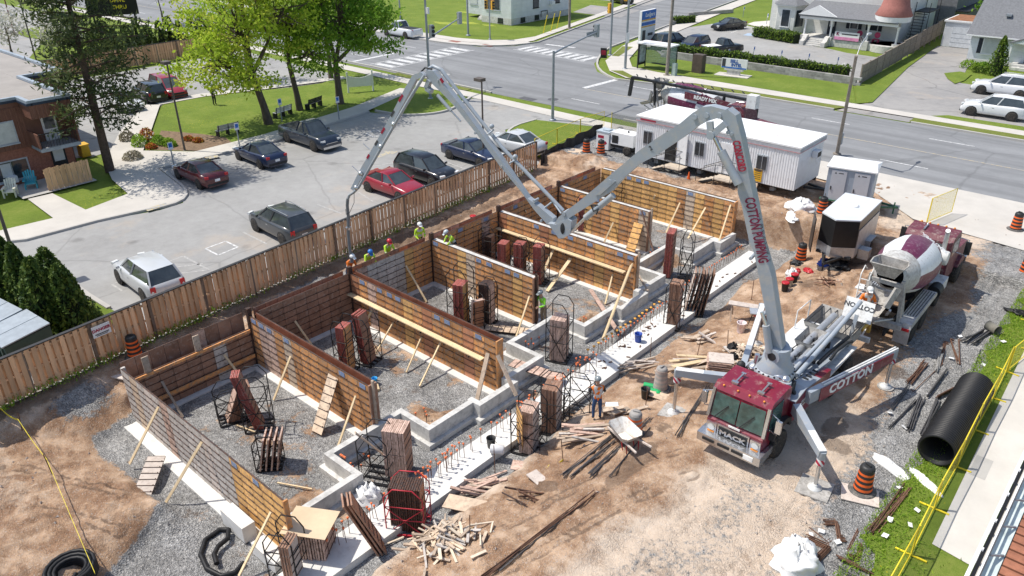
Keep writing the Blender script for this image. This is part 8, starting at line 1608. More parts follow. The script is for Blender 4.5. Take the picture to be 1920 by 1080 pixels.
for x, y, l_, n_ in ((-57.5, 97.0, 'nearer', 5), (-59.6, 105.5, 'farther', 9)):
 t = thing('planter_wall', f'grey block planter beside the side street, {l_} one', 'planter', (x, y, 0), R(65 if n_ > 5 else 80))
 for k in range(n_):
  for r_ in range(2): link('block', me, t, (k * .875, 0, .13 + r_ * .245))
# ---- bungalow with the garage
t = thing('bungalow', 'white clapboard bungalow with a grey roof, garage and black shutters', 'house', (-20.4, 95.2, 0))
bx(t, 'wall', 0, 14, 0, 8, .35, 3.0, CLAP); bx(t, 'plinth', -.02, 14, -.02, 8, 0, .348, CONC)
mb = MB(); mb.side([(-.55, 2.85), (4.6, 6.8), (9, 3.4), (9, 3.2), (4.6, 6.55), (-.55, 2.7)], -.45, 14); r_ = mb.build('roof', SHING, t); mb = MB(); mb.box((2.6, 1.6, 4.75), (.5, .5, .22)); mb.build('roof_vent', GALV, r_); bx(t, 'gutter', -.45, 14, -.62, -.5, 2.72, 2.84, WHITE)
win(t, 2.0, -.005, 1.75, 1.5, 1.4, 'y', WHITE, CURT, SHUT)
mb = MB(); mb.add([(3.9, -1.5, 2.6), (8, -1.5, 4.3), (8, .5, 4.3), (3.9, .5, 2.6), (3.9, -1.5, 2.45), (8, -1.5, 4.15), (8, .5, 4.15), (3.9, .5, 2.45)], [(0, 1, 2, 3), (4, 5, 6, 7), (0, 1, 5, 4), (3, 2, 6, 7)]); mb.build('porch_roof', SHING, t); mb = MB(); mb.add([(3.95, -1.45, 2.5), (8, -1.45, 2.5), (8, -1.45, 4.1)], [(0, 1, 2)]); mb.build('porch_gable', CLAP, t); bx(t, 'porch_post', 4.0, 4.15, -1.4, -1.25, .5, 2.5, WHITE)
d_ = bx(t, 'door', 5.3, 7.2, -.06, -.005, .5, 2.4, DARK); bx(t, 'landing', 4.4, 9, -1.5, -.03, 0, .5, CONC); bx(t, 'step', 4.6, 9, -1.9, -1.503, 0, .28, CONC)
bx(t, 'garage_wall', -4.7, -.05, 7.8, 13, 0, 2.75, CLAP); bx(t, 'garage_parapet', -4.85, -.05, 7.65, 13, 2.752, 2.92, WHITE); g_ = bx(t, 'garage_door', -3.8, -.9, 7.72, 7.79, .05, 2.2, M('garage_grey', (.60, .63, .66), .6))
for k in range(3): bx(t, 'door_groove', -3.8, -.9, 7.705, 7.718, .55 + k * .5, .58 + k * .5, WFR, g_)
bx(t, 'garage_roof', -4.6, -.1, 8.0, 13, 2.925, 2.97, M('rust_roof', (.26, .12, .06), .9, var=.35, scale=3))
# ---- white corner house
t = thing('corner_house', 'white clapboard house on the far street corner with yellow flowers before it', 'house', (-79.8, 82.7, 0))
bx(t, 'wall', 0, 5.6, 0, 12.9, .85, 7, CLAP); bx(t, 'plinth', -.01, 5.61, -.01, 12.9, 0, .848, CONC); bx(t, 'entry_wall', -5.2, -.01, 2.2, 12.9, .5, 7, CLAP)
win(t, 2.2, -.005, 2.6, 2.6, 1.5, 'y', WFR, HWIN, None, 3); win(t, -3.6, 2.195, 2.6, 1.4, 1.4, 'y', WFR, CURT)
for y, z in ((5.2, 2.7), (9.9, 2.9)): win(t, 5.605, y, z, 1.1, 1.7, 'x', DARK, HWIN, None, 1, 1)
for y in (2.4, 5.4): win(t, 5.615, y, .5, .8, .45, 'x', DARK, HWIN, None, 1, 1)
win(t, 3.6, -.015, .5, .8, .45, 'y', DARK, HWIN); bx(t, 'door', -1.3, -.4, 2.12, 2.195, 1.0, 3.0, RED); bx(t, 'air_conditioner', 5.62, 6.1, 8.2, 8.9, 1.9, 2.4, WHITE); mb = MB(); mb.tube([(5.75, 6.2, .4), (5.75, 6.2, 1.2), (5.75, 7.6, 1.2), (5.75, 7.6, .6)], .05, 6); mb.build('gas_meter', DARK, t)
for k in range(4): bx(t, 'step', -1.7, -.1, 2.1 - .3 * (k + 1), 2.1 - .3 * k - .003, 0, .9 - .22 * k, CONC)
YF = M('dandelion_patch', (.62, .50, .03), .9, var=.3, scale=8, world=True, dirt=(.16, .26, .04), dirtamt=1.0)
for q in ((-83, 78.5, 2.2, .8), (-80.5, 80.8, 1.8, .7), (-76.8, 81.0, 1.3, .5), (-88, 88, 1.5, .6)): sheet('flower_patch', [(q[0] + q[2] * math.cos(a) * (1 + .2 * math.sin(5 * a)), q[1] + q[3] * math.sin(a) * (1 + .2 * math.cos(4 * a))) for a in np.arange(0, 6.28, .3)], -.02, 'dandelion_patch')
p = G(215, 45); t = thing('pylon_sign', 'black sign with yellow lettering behind the cedar hedge', 'sign', (p.x + 3, p.y - 1, 0), R(62)); bx(t, 'panel', -3.2, 3.2, -.15, .15, 1.6, 4.4, BLK); text('lettering', 'DRIVE', .7, YEL, t, (.8, -.17, 3.5), (1, 0, 0), (0, 0, 1), .02); text('lettering', 'THRU', .7, YEL, t, (.9, -.17, 2.6), (1, 0, 0), (0, 0, 1), .02)
for x in (-2.6, 2.6): bx(t, 'post', x - .12, x + .12, -.1, .1, 0, 1.6, DARK)
# ================================================================ PLANTS
def leafmat(name, a, b, c, trans=.35):
 m, N, L, B = newmat(name); at = N.new('ShaderNodeAttribute'); at.attribute_name = 'v'; col = ramp(N, L, at.outputs['Fac'], [(.0, a), (.5, b), (1, c)]); L.new(col, B.inputs['Base Color']); B.inputs['Roughness'].default_value = .6; B.inputs['Specular IOR Level'].default_value = .25
 tr = N.new('ShaderNodeBsdfTranslucent'); L.new(col, tr.inputs[0]); mx = N.new('ShaderNodeMixShader'); mx.inputs[0].default_value = trans; L.new(B.outputs[0], mx.inputs[1]); L.new(tr.outputs[0], mx.inputs[2]); L.new(mx.outputs[0], N['Material Output'].inputs[0]); return m
BARK = M('bark', (.115, .09, .068), .9, var=.35, scale=6, rnd=.1, stretch=(1, 1, .3)); BARKP = M('bark_pine', (.10, .068, .05), .9, var=.4, scale=6, rnd=.1)
def leaves(name, pts, size, mat, parent, rng, aspect=.6, updir=.4, elong=None):
 """one small four-sided leaf per point; pts Nx3, v by clump"""
 pts, vv = pts; n = len(pts); d = rng.normal(size=(n, 3)); d[:, 2] += updir * 1.0; d /= np.linalg.norm(d, axis=1)[:, None]
 a = rng.normal(size=(n, 3)) if elong is None else elong + rng.normal(size=(n, 3)) * .35; a -= d * (a * d).sum(1)[:, None]; a /= np.linalg.norm(a, axis=1)[:, None] + 1e-9; b = np.cross(d, a)
 s = size * rng.uniform(.6, 1.35, n)[:, None]; A = a * s * .5; Bv = b * s * .5 * aspect
 V = np.stack([pts - A, pts + Bv * .9 - A * .1, pts + A, pts - Bv * .9 - A * .1], 1).reshape(-1, 3)
 me = bpy.data.meshes.new(name); me.vertices.add(4 * n); me.vertices.foreach_set('co', V.ravel().astype(np.float32)); me.loops.add(4 * n); me.loops.foreach_set('vertex_index', np.arange(4 * n, dtype=np.int32)); me.polygons.add(n); me.polygons.foreach_set('loop_start', np.arange(0, 4 * n, 4, dtype=np.int32)); me.update(calc_edges=True)
 at = me.attributes.new('v', 'FLOAT', 'POINT'); at.data.foreach_set('value', np.repeat(np.clip(vv + rng.normal(size=n) * .16, 0, 1), 4).astype(np.float32)); me.materials.append(mat); return link(name, me, parent)
def clumps(rng, cen, rad, nc, per, cr, hollow=.45, low=None):
 c = rng.normal(size=(nc, 3)); c /= np.linalg.norm(c, axis=1)[:, None]; c *= (hollow + (1 - hollow) * rng.uniform(0, 1, nc) ** .6)[:, None]; c = c * np.array(rad) * rng.uniform(.85, 1.12, (nc, 1)) + np.array(cen)
 if low is not None: c = c[c[:, 2] > low]
 tone = rng.uniform(.1, .9, len(c)); p = np.repeat(c, per, 0) + rng.normal(size=(len(c) * per, 3)) * cr * np.array([1, 1, .55]); return p, np.repeat(tone, per), c
def broadleaf(loc, label, fork, crowns, mat, seed, size=.30, tr=.26, lean=(0, 0), mats=BARK, per=60, cr=.46, trunk_h=None):
 rng = np.random.default_rng(seed); t = thing('broadleaf_tree', label, 'tree', (loc[0], loc[1], .0)); F = Vector((lean[0], lean[1], fork)); mb = MB(); mb.tube([(0, 0, -.1), (lean[0] * .25, lean[1] * .25, fork * .35), F * .98], [tr * 1.35, tr, tr * .8], 9); P_, V_ = [], []; br = MB()
 for cen, rad, nc in crowns:
  p, v, c = clumps(rng, cen, rad, nc, per, cr); P_.append(p); V_.append(v); cc = Vector(cen); mid = F.lerp(cc, .55) + Vector(rng.normal(size=3) * .3); br.tube([F, mid, cc + Vector((0, 0, rad[2] * .3))], [tr * .62, tr * .4, tr * .15], 7)
  for q in c[rng.permutation(len(c))[:max(5, nc // 3)]]: q = Vector(q); m0 = mid.lerp(cc, rng.uniform(0, .9)); br.tube([m0, m0.lerp(q, .5) + Vector((0, 0, -.25)), q], [tr * .26, tr * .15, .02], 5)
 mb.build('trunk', mats, t); br.build('branches', mats, t)['kind'] = 'stuff'; o = leaves('crown', (np.concatenate(P_), np.concatenate(V_)), size, mat, t, rng); return t
LY_ = leafmat('leaf_lime', (.28, .40, .035), (.46, .60, .06), (.64, .64, .11), .55); LGm = leafmat('leaf_green', (.14, .26, .024), (.26, .43, .04), (.40, .53, .065), .5); LD = leafmat('leaf_deep', (.10, .22, .022), (.20, .37, .038), (.33, .48, .06), .5); LPN = leafmat('needle_pine', (.035, .055, .02), (.075, .105, .035), (.15, .18, .055), .2); LC = leafmat('leaf_cedar', (.028, .06, .014), (.075, .13, .022), (.17, .22, .04), .2); LW = leafmat('blossom', (.40, .38, .30), (.62, .60, .53), (.74, .72, .66), .3); LB = leafmat('bud_grey', (.20, .17, .12), (.33, .30, .22), (.45, .42, .32), .3); LH = leafmat('hedge_green', (.05, .10, .012), (.10, .17, .018), (.18, .25, .03), .2); LFl = leafmat('flower_mix', (.10, .2, .03), (.5, .04, .05), (.65, .5, .03), .2)
p = G(505, 234); broadleaf((p.x, p.y), 'big yellow green maple with a leaning trunk beside the pale bench', 4.0, [((-2.0, -.6, 8.0), (4.6, 4.6, 3.6), 80), ((-.5, -3.6, 5.6), (3.2, 3.0, 2.6), 52), ((.4, 2.4, 9.0), (3.8, 3.6, 3.6), 58), ((-1.2, .2, 12.0), (3.8, 3.8, 2.4), 55), ((1.6, -1.6, 4.4), (1.8, 1.8, 1.0), 12)], LY_, 3, .30, .30, (-.7, -.4))
p = G(563, 208); broadleaf((p.x, p.y), 'lime green tree standing between the two big maples', 4.2, [((.2, .5, 8.0), (2.9, 2.9, 3.4), 50), ((1.5, 1.2, 5.0), (2.2, 2.4, 2.0), 34), ((-.2, -.3, 11.5), (2.4, 2.4, 2.2), 30)], LGm, 5, .32, .24, (-.3, -.3))
p = G(638, 196); broadleaf((p.x, p.y), 'deep green forked maple nearest the white lawn sign', 3.6, [((.2, .8, 7.6), (3.2, 3.2, 3.2), 60), ((1.2, 3.2, 6.4), (2.6, 2.8, 2.4), 46), ((-.4, -1.0, 10.6), (2.9, 2.9, 2.4), 42), ((-1.0, 2.2, 10.0), (2.6, 2.6, 2.2), 34)], LD, 8, .33, .30)
broadleaf((-66, 46.5), 'green tree behind the maples by the main road', 3.5, [((0, 0, 6.6), (3.4, 3.4, 2.6), 44)], LD, 9, .36, .22); broadleaf((-72, 41), 'loose green tree over the rear car park', 3.5, [((0, 0, 7.2), (3.0, 3.0, 2.6), 26)], LGm, 10, .36, .22)
def pine(loc, label, h, seed):
 rng = np.random.default_rng(seed); t = thing('pine_tree', label, 'tree', (*loc, 0)); lx, ly = -.2, .2; mb = MB(); ax = lambda z: Vector((lx * (z / h) ** 1.3, ly * (z / h) ** 1.3, z)); mb.tube([ax(z) for z in np.linspace(0, h, 8)], list(np.linspace(.32, .06, 8)), 9); mb.build('trunk', BARKP, t); br = MB(); P_, V_ = [], []
 for k in range(64):
  z = h * (.22 + .76 * (k / 63)); a = k * 2.4 + rng.uniform(-.4, .4); L_ = (1.1 + 3.0 * (1 - ((z / h) - .42) ** 2 * 2.2)) * rng.uniform(.6, 1.1); L_ = max(.9, L_) * (1 if z / h < .86 else .7) * (.7 if math.cos(a) + math.sin(a) < -.6 else 1); o_ = ax(z); e_ = o_ + Vector((math.cos(a) * L_, math.sin(a) * L_, rng.uniform(-.5, .5))); br.tube([o_, o_.lerp(e_, .5) + Vector((0, 0, .15)), e_], [.07, .05, .02], 5)
  for q in range(6): f_ = .35 + .65 * (q + rng.uniform(0, 1)) / 6; c = np.array(o_.lerp(e_, f_)) + rng.normal(size=3) * .25; n = 30; P_.append(c + rng.normal(size=(n, 3)) * np.array([.42, .42, .22])); V_.append(np.full(n, rng.uniform(.05, .9)))
 br.build('branches', BARKP, t)['kind'] = 'stuff'; leaves('crown', (np.concatenate(P_), np.concatenate(V_)), .36, LPN, t, rng, .34, .2)
p = G(207, 322); pine((p.x, p.y), 'tall dark pine with a bare lower trunk beside the apartment block', 16.5, 21)
def conifer(loc, h, r, label, mat, seed, n=1700, size=.2, grp=None, name='cedar', cat='shrub', power=.8, z0=.0):
 rng = np.random.default_rng(seed); t = thing(name, label, cat, (*loc, z0), 0, grp); zz = rng.uniform(0, 1, n) ** 1.15; a = rng.uniform(0, 2 * PI, n); lob = 1 + .16 * np.sin(a * 5 + seed + zz * 7) + .10 * np.sin(a * 9 + zz * 13); rr = r * (1 - zz) ** power * lob * (.78 + .22 * rng.uniform(0, 1, n)) + .05
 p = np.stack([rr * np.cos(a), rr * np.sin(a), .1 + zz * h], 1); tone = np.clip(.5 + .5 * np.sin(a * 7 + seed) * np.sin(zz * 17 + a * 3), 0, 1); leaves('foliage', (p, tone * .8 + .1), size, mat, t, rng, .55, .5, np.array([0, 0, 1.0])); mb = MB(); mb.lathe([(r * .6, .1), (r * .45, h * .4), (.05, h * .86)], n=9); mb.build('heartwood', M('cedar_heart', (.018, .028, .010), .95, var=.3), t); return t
CG_ = 'cedars behind the board fence'
for i, (q, h, r) in enumerate((((95, 615), 3.3, 1.05), ((140, 612), 2.9, 1.0), ((60, 585), 3.3, .75), ((20, 575), 3.0, .7), ((118, 590), 3.2, .95), ((35, 560), 3.1, .6))):
 conifer(cp(*q), h, r, ('broad rounded cedar bush nearest the fence', 'rightmost broad cedar bush beside the short kerb', 'pointed cedar behind the green dumpster', 'pointed cedar at the left edge', 'tall cedar behind the two broad bushes', 'slim cedar tip behind the left cedars')[i], LC, 31 + i, 2600, .22, CG_, power=.62)
for i in range(13): conifer((-89.6 - .25 * (i % 3), 33.5 + i * 1.25), 3.9 + .4 * math.sin(i * 2.1), .95, 'clipped dark cedar in the hedge row behind the far fence, ' + ('first', 'second', 'third', 'fourth', 'fifth', 'sixth', 'seventh', 'eighth', 'ninth', 'tenth', 'eleventh', 'twelfth', 'last')[i] + ' from the left', LC, 60 + i, 700, .34, 'cedar hedge behind the far fence', power=.5)
conifer(cp(1866, 140), 3.6, 1.0, 'pointed golden green cedar before the bungalow', LH, 90, 1500, .22, power=.75)
def bush(loc, r, label, mat, seed, n=500, size=.16, name='shrub', grp=None, cat='shrub', z=.09):
 rng = np.random.default_rng(seed); t = thing(name, label, cat, (*loc, z), 0, grp); p = rng.normal(size=(n, 3)); p /= np.linalg.norm(p, axis=1)[:, None]; p *= (np.array(r) * (.55 + .45 * rng.uniform(0, 1, (n, 1)) ** .5)); p[:, 2] = np.abs(p[:, 2]); leaves('foliage', (p, rng.uniform(.1, .9, n)), size, mat, t, rng, .6, .4); mb = MB()
 for k in range(5): a = k * 1.26; mb.tube([(0, 0, 0), (r[0] * .5 * math.cos(a), r[1] * .5 * math.sin(a), r[2] * .7)], .02, 4)
 mb.build('stems', BARK, t)['kind'] = 'stuff'; return t
for i, (q, r, m) in enumerate((((263, 275), (.7, .6, .9), LGm), ((277, 262), (.6, .6, .9), LFl), ((300, 272), (.9, .5, .7), LD), ((318, 275), (.8, .5, .6), LGm), ((285, 280), (.5, .4, .4), LFl), ((355, 265), (.5, .4, .35), LFl), ((372, 268), (.5, .4, .35), LFl), ((240, 265), (.6, .6, .8), LB), ((250, 300), (.7, .7, .6), LB))):
 bush(cp(*q), r, ('leafy green shrub at the left of the flower bed', 'yellow flowering shrub in the flower bed', 'dense green shrub in the flower bed', 'low green shrub beside the lamp post', 'red tulips at the front of the flower bed', 'red tulips right of the lamp post', 'red tulips at the right end of the flower bed', 'bare twiggy shrub behind the flower bed', 'bare twiggy shrub by the pine trunk')[i], m, 100 + i)
for i, (q, r, m, l_) in enumerate((((1817, 128), (1.0, .8, .8), LGm, 'round green shrub left of the bungalow cedar'), ((1835, 135), (.7, .6, .5), LH, 'low lime shrub before the bungalow'), ((1843, 128), (.8, .6, .6), LD, 'green shrub under the bungalow window'))): bush(cp(*q), r, l_, m, 120 + i, 400, .2)
def hedge(a, b, w, h, label, seed, n, z=0):
 rng = np.random.default_rng(seed); a = np.array(a); b = np.array(b); L_ = np.linalg.norm(b - a); u = (b - a) / L_; t = thing('clipped_hedge', label, 'hedge', (a[0], a[1], z), math.atan2(u[1], u[0])); x = rng.uniform(0, L_, n); s = rng.integers(0, 3, n); y = np.where(s == 0, rng.uniform(-w / 2, w / 2, n), np.where(s == 1, -w / 2, w / 2)) + rng.normal(size=n) * .07; zz = np.where(s == 0, h, rng.uniform(.1, h, n)) + rng.normal(size=n) * .06 + .08 * np.sin(x * 1.7)
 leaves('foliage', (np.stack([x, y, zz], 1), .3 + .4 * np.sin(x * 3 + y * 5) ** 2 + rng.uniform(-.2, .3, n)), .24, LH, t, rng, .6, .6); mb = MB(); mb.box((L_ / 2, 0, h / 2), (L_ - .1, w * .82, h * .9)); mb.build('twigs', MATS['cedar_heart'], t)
hedge((-46.0, 77.6), (-26.3, 77.6), .9, 1.25, 'long clipped hedge above the block retaining wall', 5, 4200, .1); hedge((-44.6, 95.6), (-38.6, 94.2), 1.5, 1.1, 'clipped hedge before the turret house bay window', 6, 1600); hedge((-57.7, 97.3), (-56.2, 100.6), .8, .9, 'clipped hedge in the block planter by the side street', 7, 500)
for i, (x, y, h_, r_, m, l_) in enumerate(((-99, 28.5, 4.0, 2.9, LW, 'white blossom tree behind the apartment roof'), (-97, 33.2, 3.4, 2.4, LW, 'small white blossom tree by the far fence'), (-122, 40, 5.0, 3.0, LB, 'budding grey tree on the forecourt island'), (-127, 43, 5.0, 2.6, LW, 'pale blossom tree on the forecourt island'), (-113, 52.5, 5.5, 2.3, LB, 'pale budding tree beside the main road'))):
 broadleaf((x, y), l_, 1.6, [((0, 0, h_), (r_, r_, r_ * .75), 26)], m, 140 + i, .34, .16, per=44, cr=.6)
sheet('forecourt_island', [(-118 + 7 * math.cos(a), 39.5 + 3.6 * math.sin(a)) for a in np.arange(0, 6.28, .35)], .05, 'lawn'); sheet('hedge_lawn', [(-88, 30), (-88, 48.8), (-118, 49.6), (-112, 42), (-98, 34)], .0, 'lawn')
broadleaf((-21.5, 112), 'green tree behind the bungalow garage', 1.8, [((0, 0, 4.2), (2.6, 2.6, 2.4), 34)], LD, 150, .4, .2)
# weeds at the foot of the board fence, tufts along the lawn edge: nobody could count them
rng = np.random.default_rng(77); n = 5200; y = rng.uniform(1.5, 38, n); d = np.abs(rng.normal(size=n)) * .14; dens = fbm(y * .35, y * 0 + 3, 3, 8) + .5; k = rng.uniform(0, 1, n) < dens ** 1.4; y, d = y[k], d[k]; x = np.interp(y, [1, 38.6], [-29.6, -32.5]) + .1 + d; o = leaves('fence_weeds', (np.stack([x, y, .04 + rng.uniform(0, .32, len(y)) * np.exp(-d * 4)], 1), rng.uniform(0, .9, len(y))), .17, LGm, None, rng, .3, .2, np.array([0, 0, 1.0])); o['kind'] = 'stuff'
n = 17000; y = rng.uniform(9, 44, n); x = -3.75 + np.abs(rng.normal(size=n)) * .85; k = (x < -1.0) & ~((x > -2.45) & (y > 20.2)); x, y = x[k], y[k]; o = leaves('grass_tufts', (np.stack([x, y, .07 + rng.uniform(0, .06, len(y))], 1), rng.uniform(0, 1, len(y))), .13, LGm, None, rng, .22, .1, np.array([0, 0, 1.0])); o['kind'] = 'stuff'
# ================================================================ PEOPLE
SKIN = M('skin', (.42, .25, .17), .6, rnd=.1); HIVIS = M('hivis_lime', (.48, .72, .04), .6, rnd=.05); HIO = M('hivis_orange', (.85, .20, .02), .6, rnd=.05); SILV = M('reflective', (.62, .62, .58), .4, rnd=0); JEAN = M('work_trousers', (.05, .075, .13), .85, var=.2, rnd=.2); KHAKI = M('khaki', (.24, .19, .13), .85, rnd=.1); BOOT = M('boots', (.10, .07, .045), .8); BSH = M('black_shirt', (.025, .025, .03), .8)
def hatmat(n, c): return M('hat_' + n, c, .35, rnd=.02, coat=.3)
def person(loc, yaw, label, top, legs, hat, bend=0.0, arms=None, look=0.0, vest=None, stance=.12, knee=0.0, hgt=1.0):
 """one skinned body; local +y is forward"""
 t = thing('person', label, 'person', loc, yaw); t.scale = (hgt,) * 3
 q = Matrix.Rotation(-bend, 3, 'X'); piv = Vector((0, 0, .95)); B = lambda x, y, z: q @ (Vector((x, y, z)) - piv) + piv
 arms = arms or [((.27, .05, 1.15), (.24, .22, .95)), ((-.27, .05, 1.15), (-.24, .22, .95))]
 V = [(piv, .15), (B(0, .0, 1.15), .155), (B(0, -.01, 1.38), .165), (B(0, .0, 1.50), .065), (B(0, .02, 1.58), .075), (B(0, .03, 1.68), .098), (B(0, .02, 1.76), .085)]; E = [(0, 1), (1, 2), (2, 3), (3, 4), (4, 5), (5, 6)]; part = ['t', 't', 't', 's', 's', 's', 's']
 for s, (el, wr) in zip((1, -1), arms):
  i = len(V); sh = B(s * .20, 0, 1.42); V += [(sh, .075), (Vector(el), .055), (Vector(wr), .038)]; d = (Vector(wr) - Vector(el)).normalized(); V += [(Vector(wr) + d * .09, .042)]; E += [(2, i), (i, i + 1), (i + 1, i + 2), (i + 2, i + 3)]; part += ['t', 'a', 'a', 's']
 for s in (1, -1):
  i = len(V); fx = s * stance; V += [(Vector((s * .095, 0, .88)), .10), (Vector((fx, .03 + knee, .50)), .072), (Vector((fx, -.02, .10)), .05), (Vector((fx, .14, .05)), .045)]; E += [(0, i), (i, i + 1), (i + 1, i + 2), (i + 2, i + 3)]; part += ['l', 'l', 'b', 'b']
 me = bpy.data.meshes.new('body'); me.from_pydata([tuple(v) for v, r in V], E, []); o = bpy.data.objects.new('body', me); COL.objects.link(o); m = o.modifiers.new('s', 'SKIN'); sd = me.skin_vertices[0].data
 for k, (v, r) in enumerate(V): sd[k].radius = (r, r * (.72 if part[k] == 't' and k < 3 else 1)); sd[k].use_root = (k == 0)
 o.modifiers.new('u', 'SUBSURF').levels = 1; o.modifiers['u'].render_levels = 1
 dg = bpy.context.evaluated_depsgraph_get(); nm = bpy.data.meshes.new_from_object(o.evaluated_get(dg)); bpy.data.objects.remove(o)
 # five fingers on each hand, a nose: grown onto the same mesh
 mb = MB()
 for i in (10, 14) if False else (7 + 3, 11 + 3):
  w = V[i][0]; d = (V[i][0] - V[i - 1][0]).normalized(); sx = d.cross(Vector((0, 1, .3))).normalized(); dn = d.cross(sx)
  for f in range(4): b_ = w + sx * ((f - 1.5) * .022); mb.tube([b_, b_ + d * .045 + dn * .008, b_ + d * (.075 - .008 * abs(f - 1.3)) + dn * .03], [.011, .010, .008], 5)
  b_ = w - d * .05 + sx * .04; mb.tube([b_, b_ + sx * .03 + d * .03, b_ + sx * .035 + d * .06 + dn * .01], [.012, .011, .009], 5)
 hd = B(0, .02, 1.66); fw = q @ Vector((0, 1, 0)); mb.blob(hd + fw * .115, .018, 6, 4)
 bm_ = bmesh.new(); bm_.from_mesh(nm); tm = mb.mesh('x', SKIN); k0 = len(bm_.faces); bm_.from_mesh(tm); bm_.to_mesh(nm); bm_.free()
 mats = [top, legs, SKIN, BOOT, SILV, vest or top]; nm.materials.clear()
 for x in mats: nm.materials.append(x)
 qi = q.transposed()
 for k, f in enumerate(nm.polygons):
  f.use_smooth = True; c = f.center
  if k >= k0: f.material_index = 2; continue
  best = min(range(len(E)), key=lambda e: (lambda a, b: (c - (a + (b - a) * max(0, min(1, (c - a).dot(b - a) / (b - a).length_squared)))).length)(V[E[e][0]][0], V[E[e][1]][0])); a, b = E[best]; pb = part[b]
  lz = (qi @ (c - piv)).z
  if pb == 't' or pb == 'a': f.material_index = 5 if (pb == 't') else 0
  elif pb == 's': f.material_index = 2
  elif pb == 'l': f.material_index = 1
  else: f.material_index = 1 if c.z > .16 else 3
  if f.material_index == 5 and (.10 < lz < .16 or (abs((qi @ (c - piv)).x) > .07 and abs((qi @ (c - piv)).x) < .12 and lz > .16)): f.material_index = 4
  if pb == 'a' and a > 6 and (c - V[b][0]).length < .07 and V[b][1] > .05: f.material_index = 4
 link('body', nm, t)
 c = B(0, .02, 1.735); R3 = q; mb = MB(); prof = [(.128, 0), (.128, .03), (.115, .075), (.075, .115), (.0, .13)]
 for r, h in prof:
  for j in range(12): mb.v.append(tuple(c + R3 @ Vector((r * math.cos(j * PI / 6), r * 1.15 * math.sin(j * PI / 6), h))))
 for i in range(4):
  for j in range(12): mb.f.append([i * 12 + j, i * 12 + (j + 1) % 12, i * 12 + 12 + (j + 1) % 12, i * 12 + 12 + j]); mb.m.append(0); mb.s.append(True)
 vs = [c + R3 @ Vector((x, y, z)) for x, y, z in ((-.09, .10, .01), (.09, .10, .01), (.07, .22, -.01), (-.07, .22, -.01), (-.09, .10, .025), (.09, .10, .025), (.07, .22, .005), (-.07, .22, .005))]; mb.add(vs, [(0, 1, 2, 3), (4, 5, 6, 7), (0, 1, 5, 4), (1, 2, 6, 5), (2, 3, 7, 6), (3, 0, 4, 7)]); mb.build('hard_hat', hat, t)
 for s in (-1, 1): mb = MB(); mb.blob(B(0, .02, 1.685) + fw * .098 + q @ Vector((s * .035, 0, 0)), .012, 5, 4); mb.build('eye', BSH, t)
 return t
def down(el=.25): return [((.26, .18, 1.10), (.16, .42, .95)), ((-.26, .18, 1.10), (-.16, .42, .95))]
HW = hatmat('white', (.78, .78, .76)); HB = hatmat('blue', (.02, .16, .50)); HR = hatmat('red', (.50, .02, .03)); HG = hatmat('grey', (.22, .25, .26))
fw_ = lambda dx, dy: math.atan2(dy, dx) - PI / 2
person((-28.38, 19.75, hz(-28.38, 19.75)), fw_(1, .1), 'person in an orange hi-vis jacket and white hard hat guiding the boom hose', HIO, JEAN, HW, .45, [((.24, .30, 1.05), (.10, .52, 1.0)), ((-.24, .30, 1.05), (-.10, .52, 1.0))])
person((-28.42, 20.95, hz(-28.42, 20.95)), fw_(1, -.3), 'person in lime hi-vis and a blue hard hat bending over the back wall', HIVIS, JEAN, HB, .65, [((.26, .42, 1.05), (.20, .65, .85)), ((-.26, .42, 1.05), (-.12, .65, .9))])
person((-28.42, 22.2, hz(-28.42, 22.2)), fw_(1, -.2), 'person in lime hi-vis and a red hard hat reaching over the back wall', HIVIS, JEAN, HR, .4, [((.26, .35, 1.1), (.22, .62, 1.05)), ((-.26, .3, 1.1), (-.12, .5, .92))])
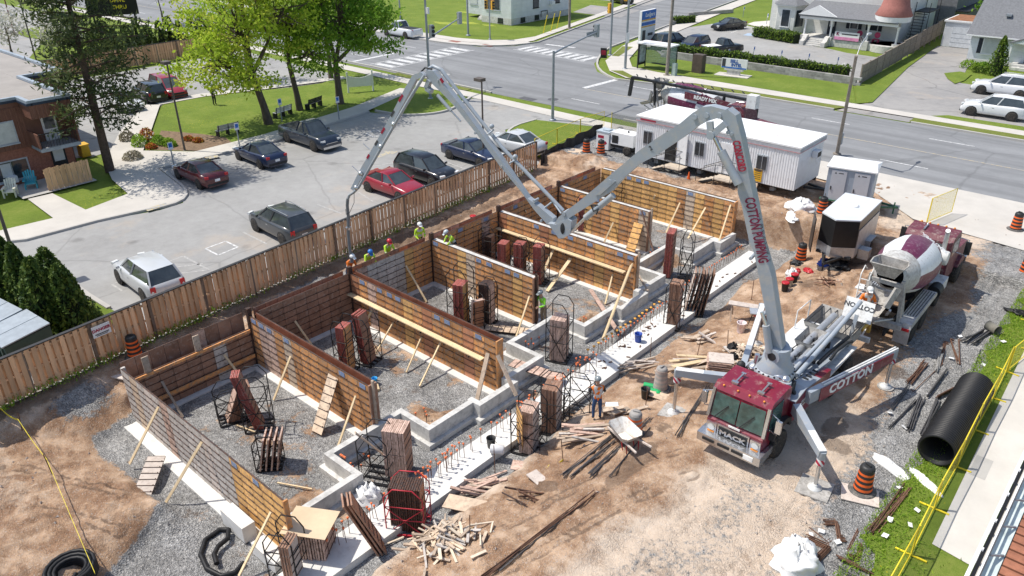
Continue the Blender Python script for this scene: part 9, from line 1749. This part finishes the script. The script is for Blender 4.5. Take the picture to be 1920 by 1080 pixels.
person((-28.45, 24.4, hz(-28.45, 24.4)), fw_(1, -.4), 'person in lime hi-vis and a white hard hat standing behind the corner post', HIVIS, BSH, HW, .2, [((.27, .12, 1.12), (.18, .33, 1.0)), ((-.27, .12, 1.12), (-.16, .33, 1.02))])
person((-26.4, 24.98, -.04), fw_(-.35, -1), 'person in lime hi-vis leaning over the short orange wall', HIVIS, BSH, hatmat('silver', (.50, .55, .58)), .6, [((.27, .40, 1.12), (.16, .55, .92)), ((-.27, .40, 1.12), (-.16, .55, .92))])
person((-20.3, 24.75, -1.46), fw_(-.2, -1), 'person in bright green shirt and khaki trousers in the pit at the short wall end', M('shirt_green', (.28, .75, .04), .6), KHAKI, HG, .25, [((.30, .2, 1.15), (.34, .42, 1.05)), ((-.28, .2, 1.12), (-.2, .45, 1.1))])
z_ = hz(-13.46, 19.6); person((-13.46, 19.6, z_), fw_(-.75, .65), 'person in an orange vest and jeans seen from behind on the bank', BSH, M('jeans_blue', (.04, .09, .20), .85), HG, .06, [((.30, .10, 1.15), (.28, .34, 1.08)), ((-.30, .14, 1.18), (-.22, .42, 1.12))], vest=HIO, stance=.13)
p = GY(1631.5, 536, 29.85); zf = p.z - 1.78; mb = MB(); q_ = Vector((p.x, p.y, zf - .03)) - O; mb.box(q_, (.6, .45, .05)); mb.bar(q_ + Vector((-.25, -.2, 0)), (q_.x - .25, 9.3, .8), .06); mb.bar(q_ + Vector((.25, -.2, 0)), (q_.x + .25, 9.3, .8), .06); mb.build('operator_step', GREYW, pt); person((p.x, p.y, zf), fw_(.5, -1), 'person in an orange hi-vis suit standing between the pump hopper and the mixer', HIO, HIO, HW, .22, [((.30, .18, 1.12), (.22, .42, .98)), ((-.30, .18, 1.12), (-.2, .42, .98))])
p = G(403, 197, .08); person((p.x, p.y, .08), fw_(1, .3), 'person in dark trousers standing on the park lawn under the maple', BSH, BSH, HG, .05)
bxx = thing('work_platform', 'bracket plank behind the short orange wall carrying the leaning worker', 'timber', (-27.3, 25.05, -.09)); bx(bxx, 'plank', 0, 2.2, -.22, .12, -.02, .04, LUMO)
for x in (.3, 1.9): mb = MB(); mb.bar((x, .1, -.04), (x, -.3, -.5), .05); mb.build('bracket', STEEL, bxx)
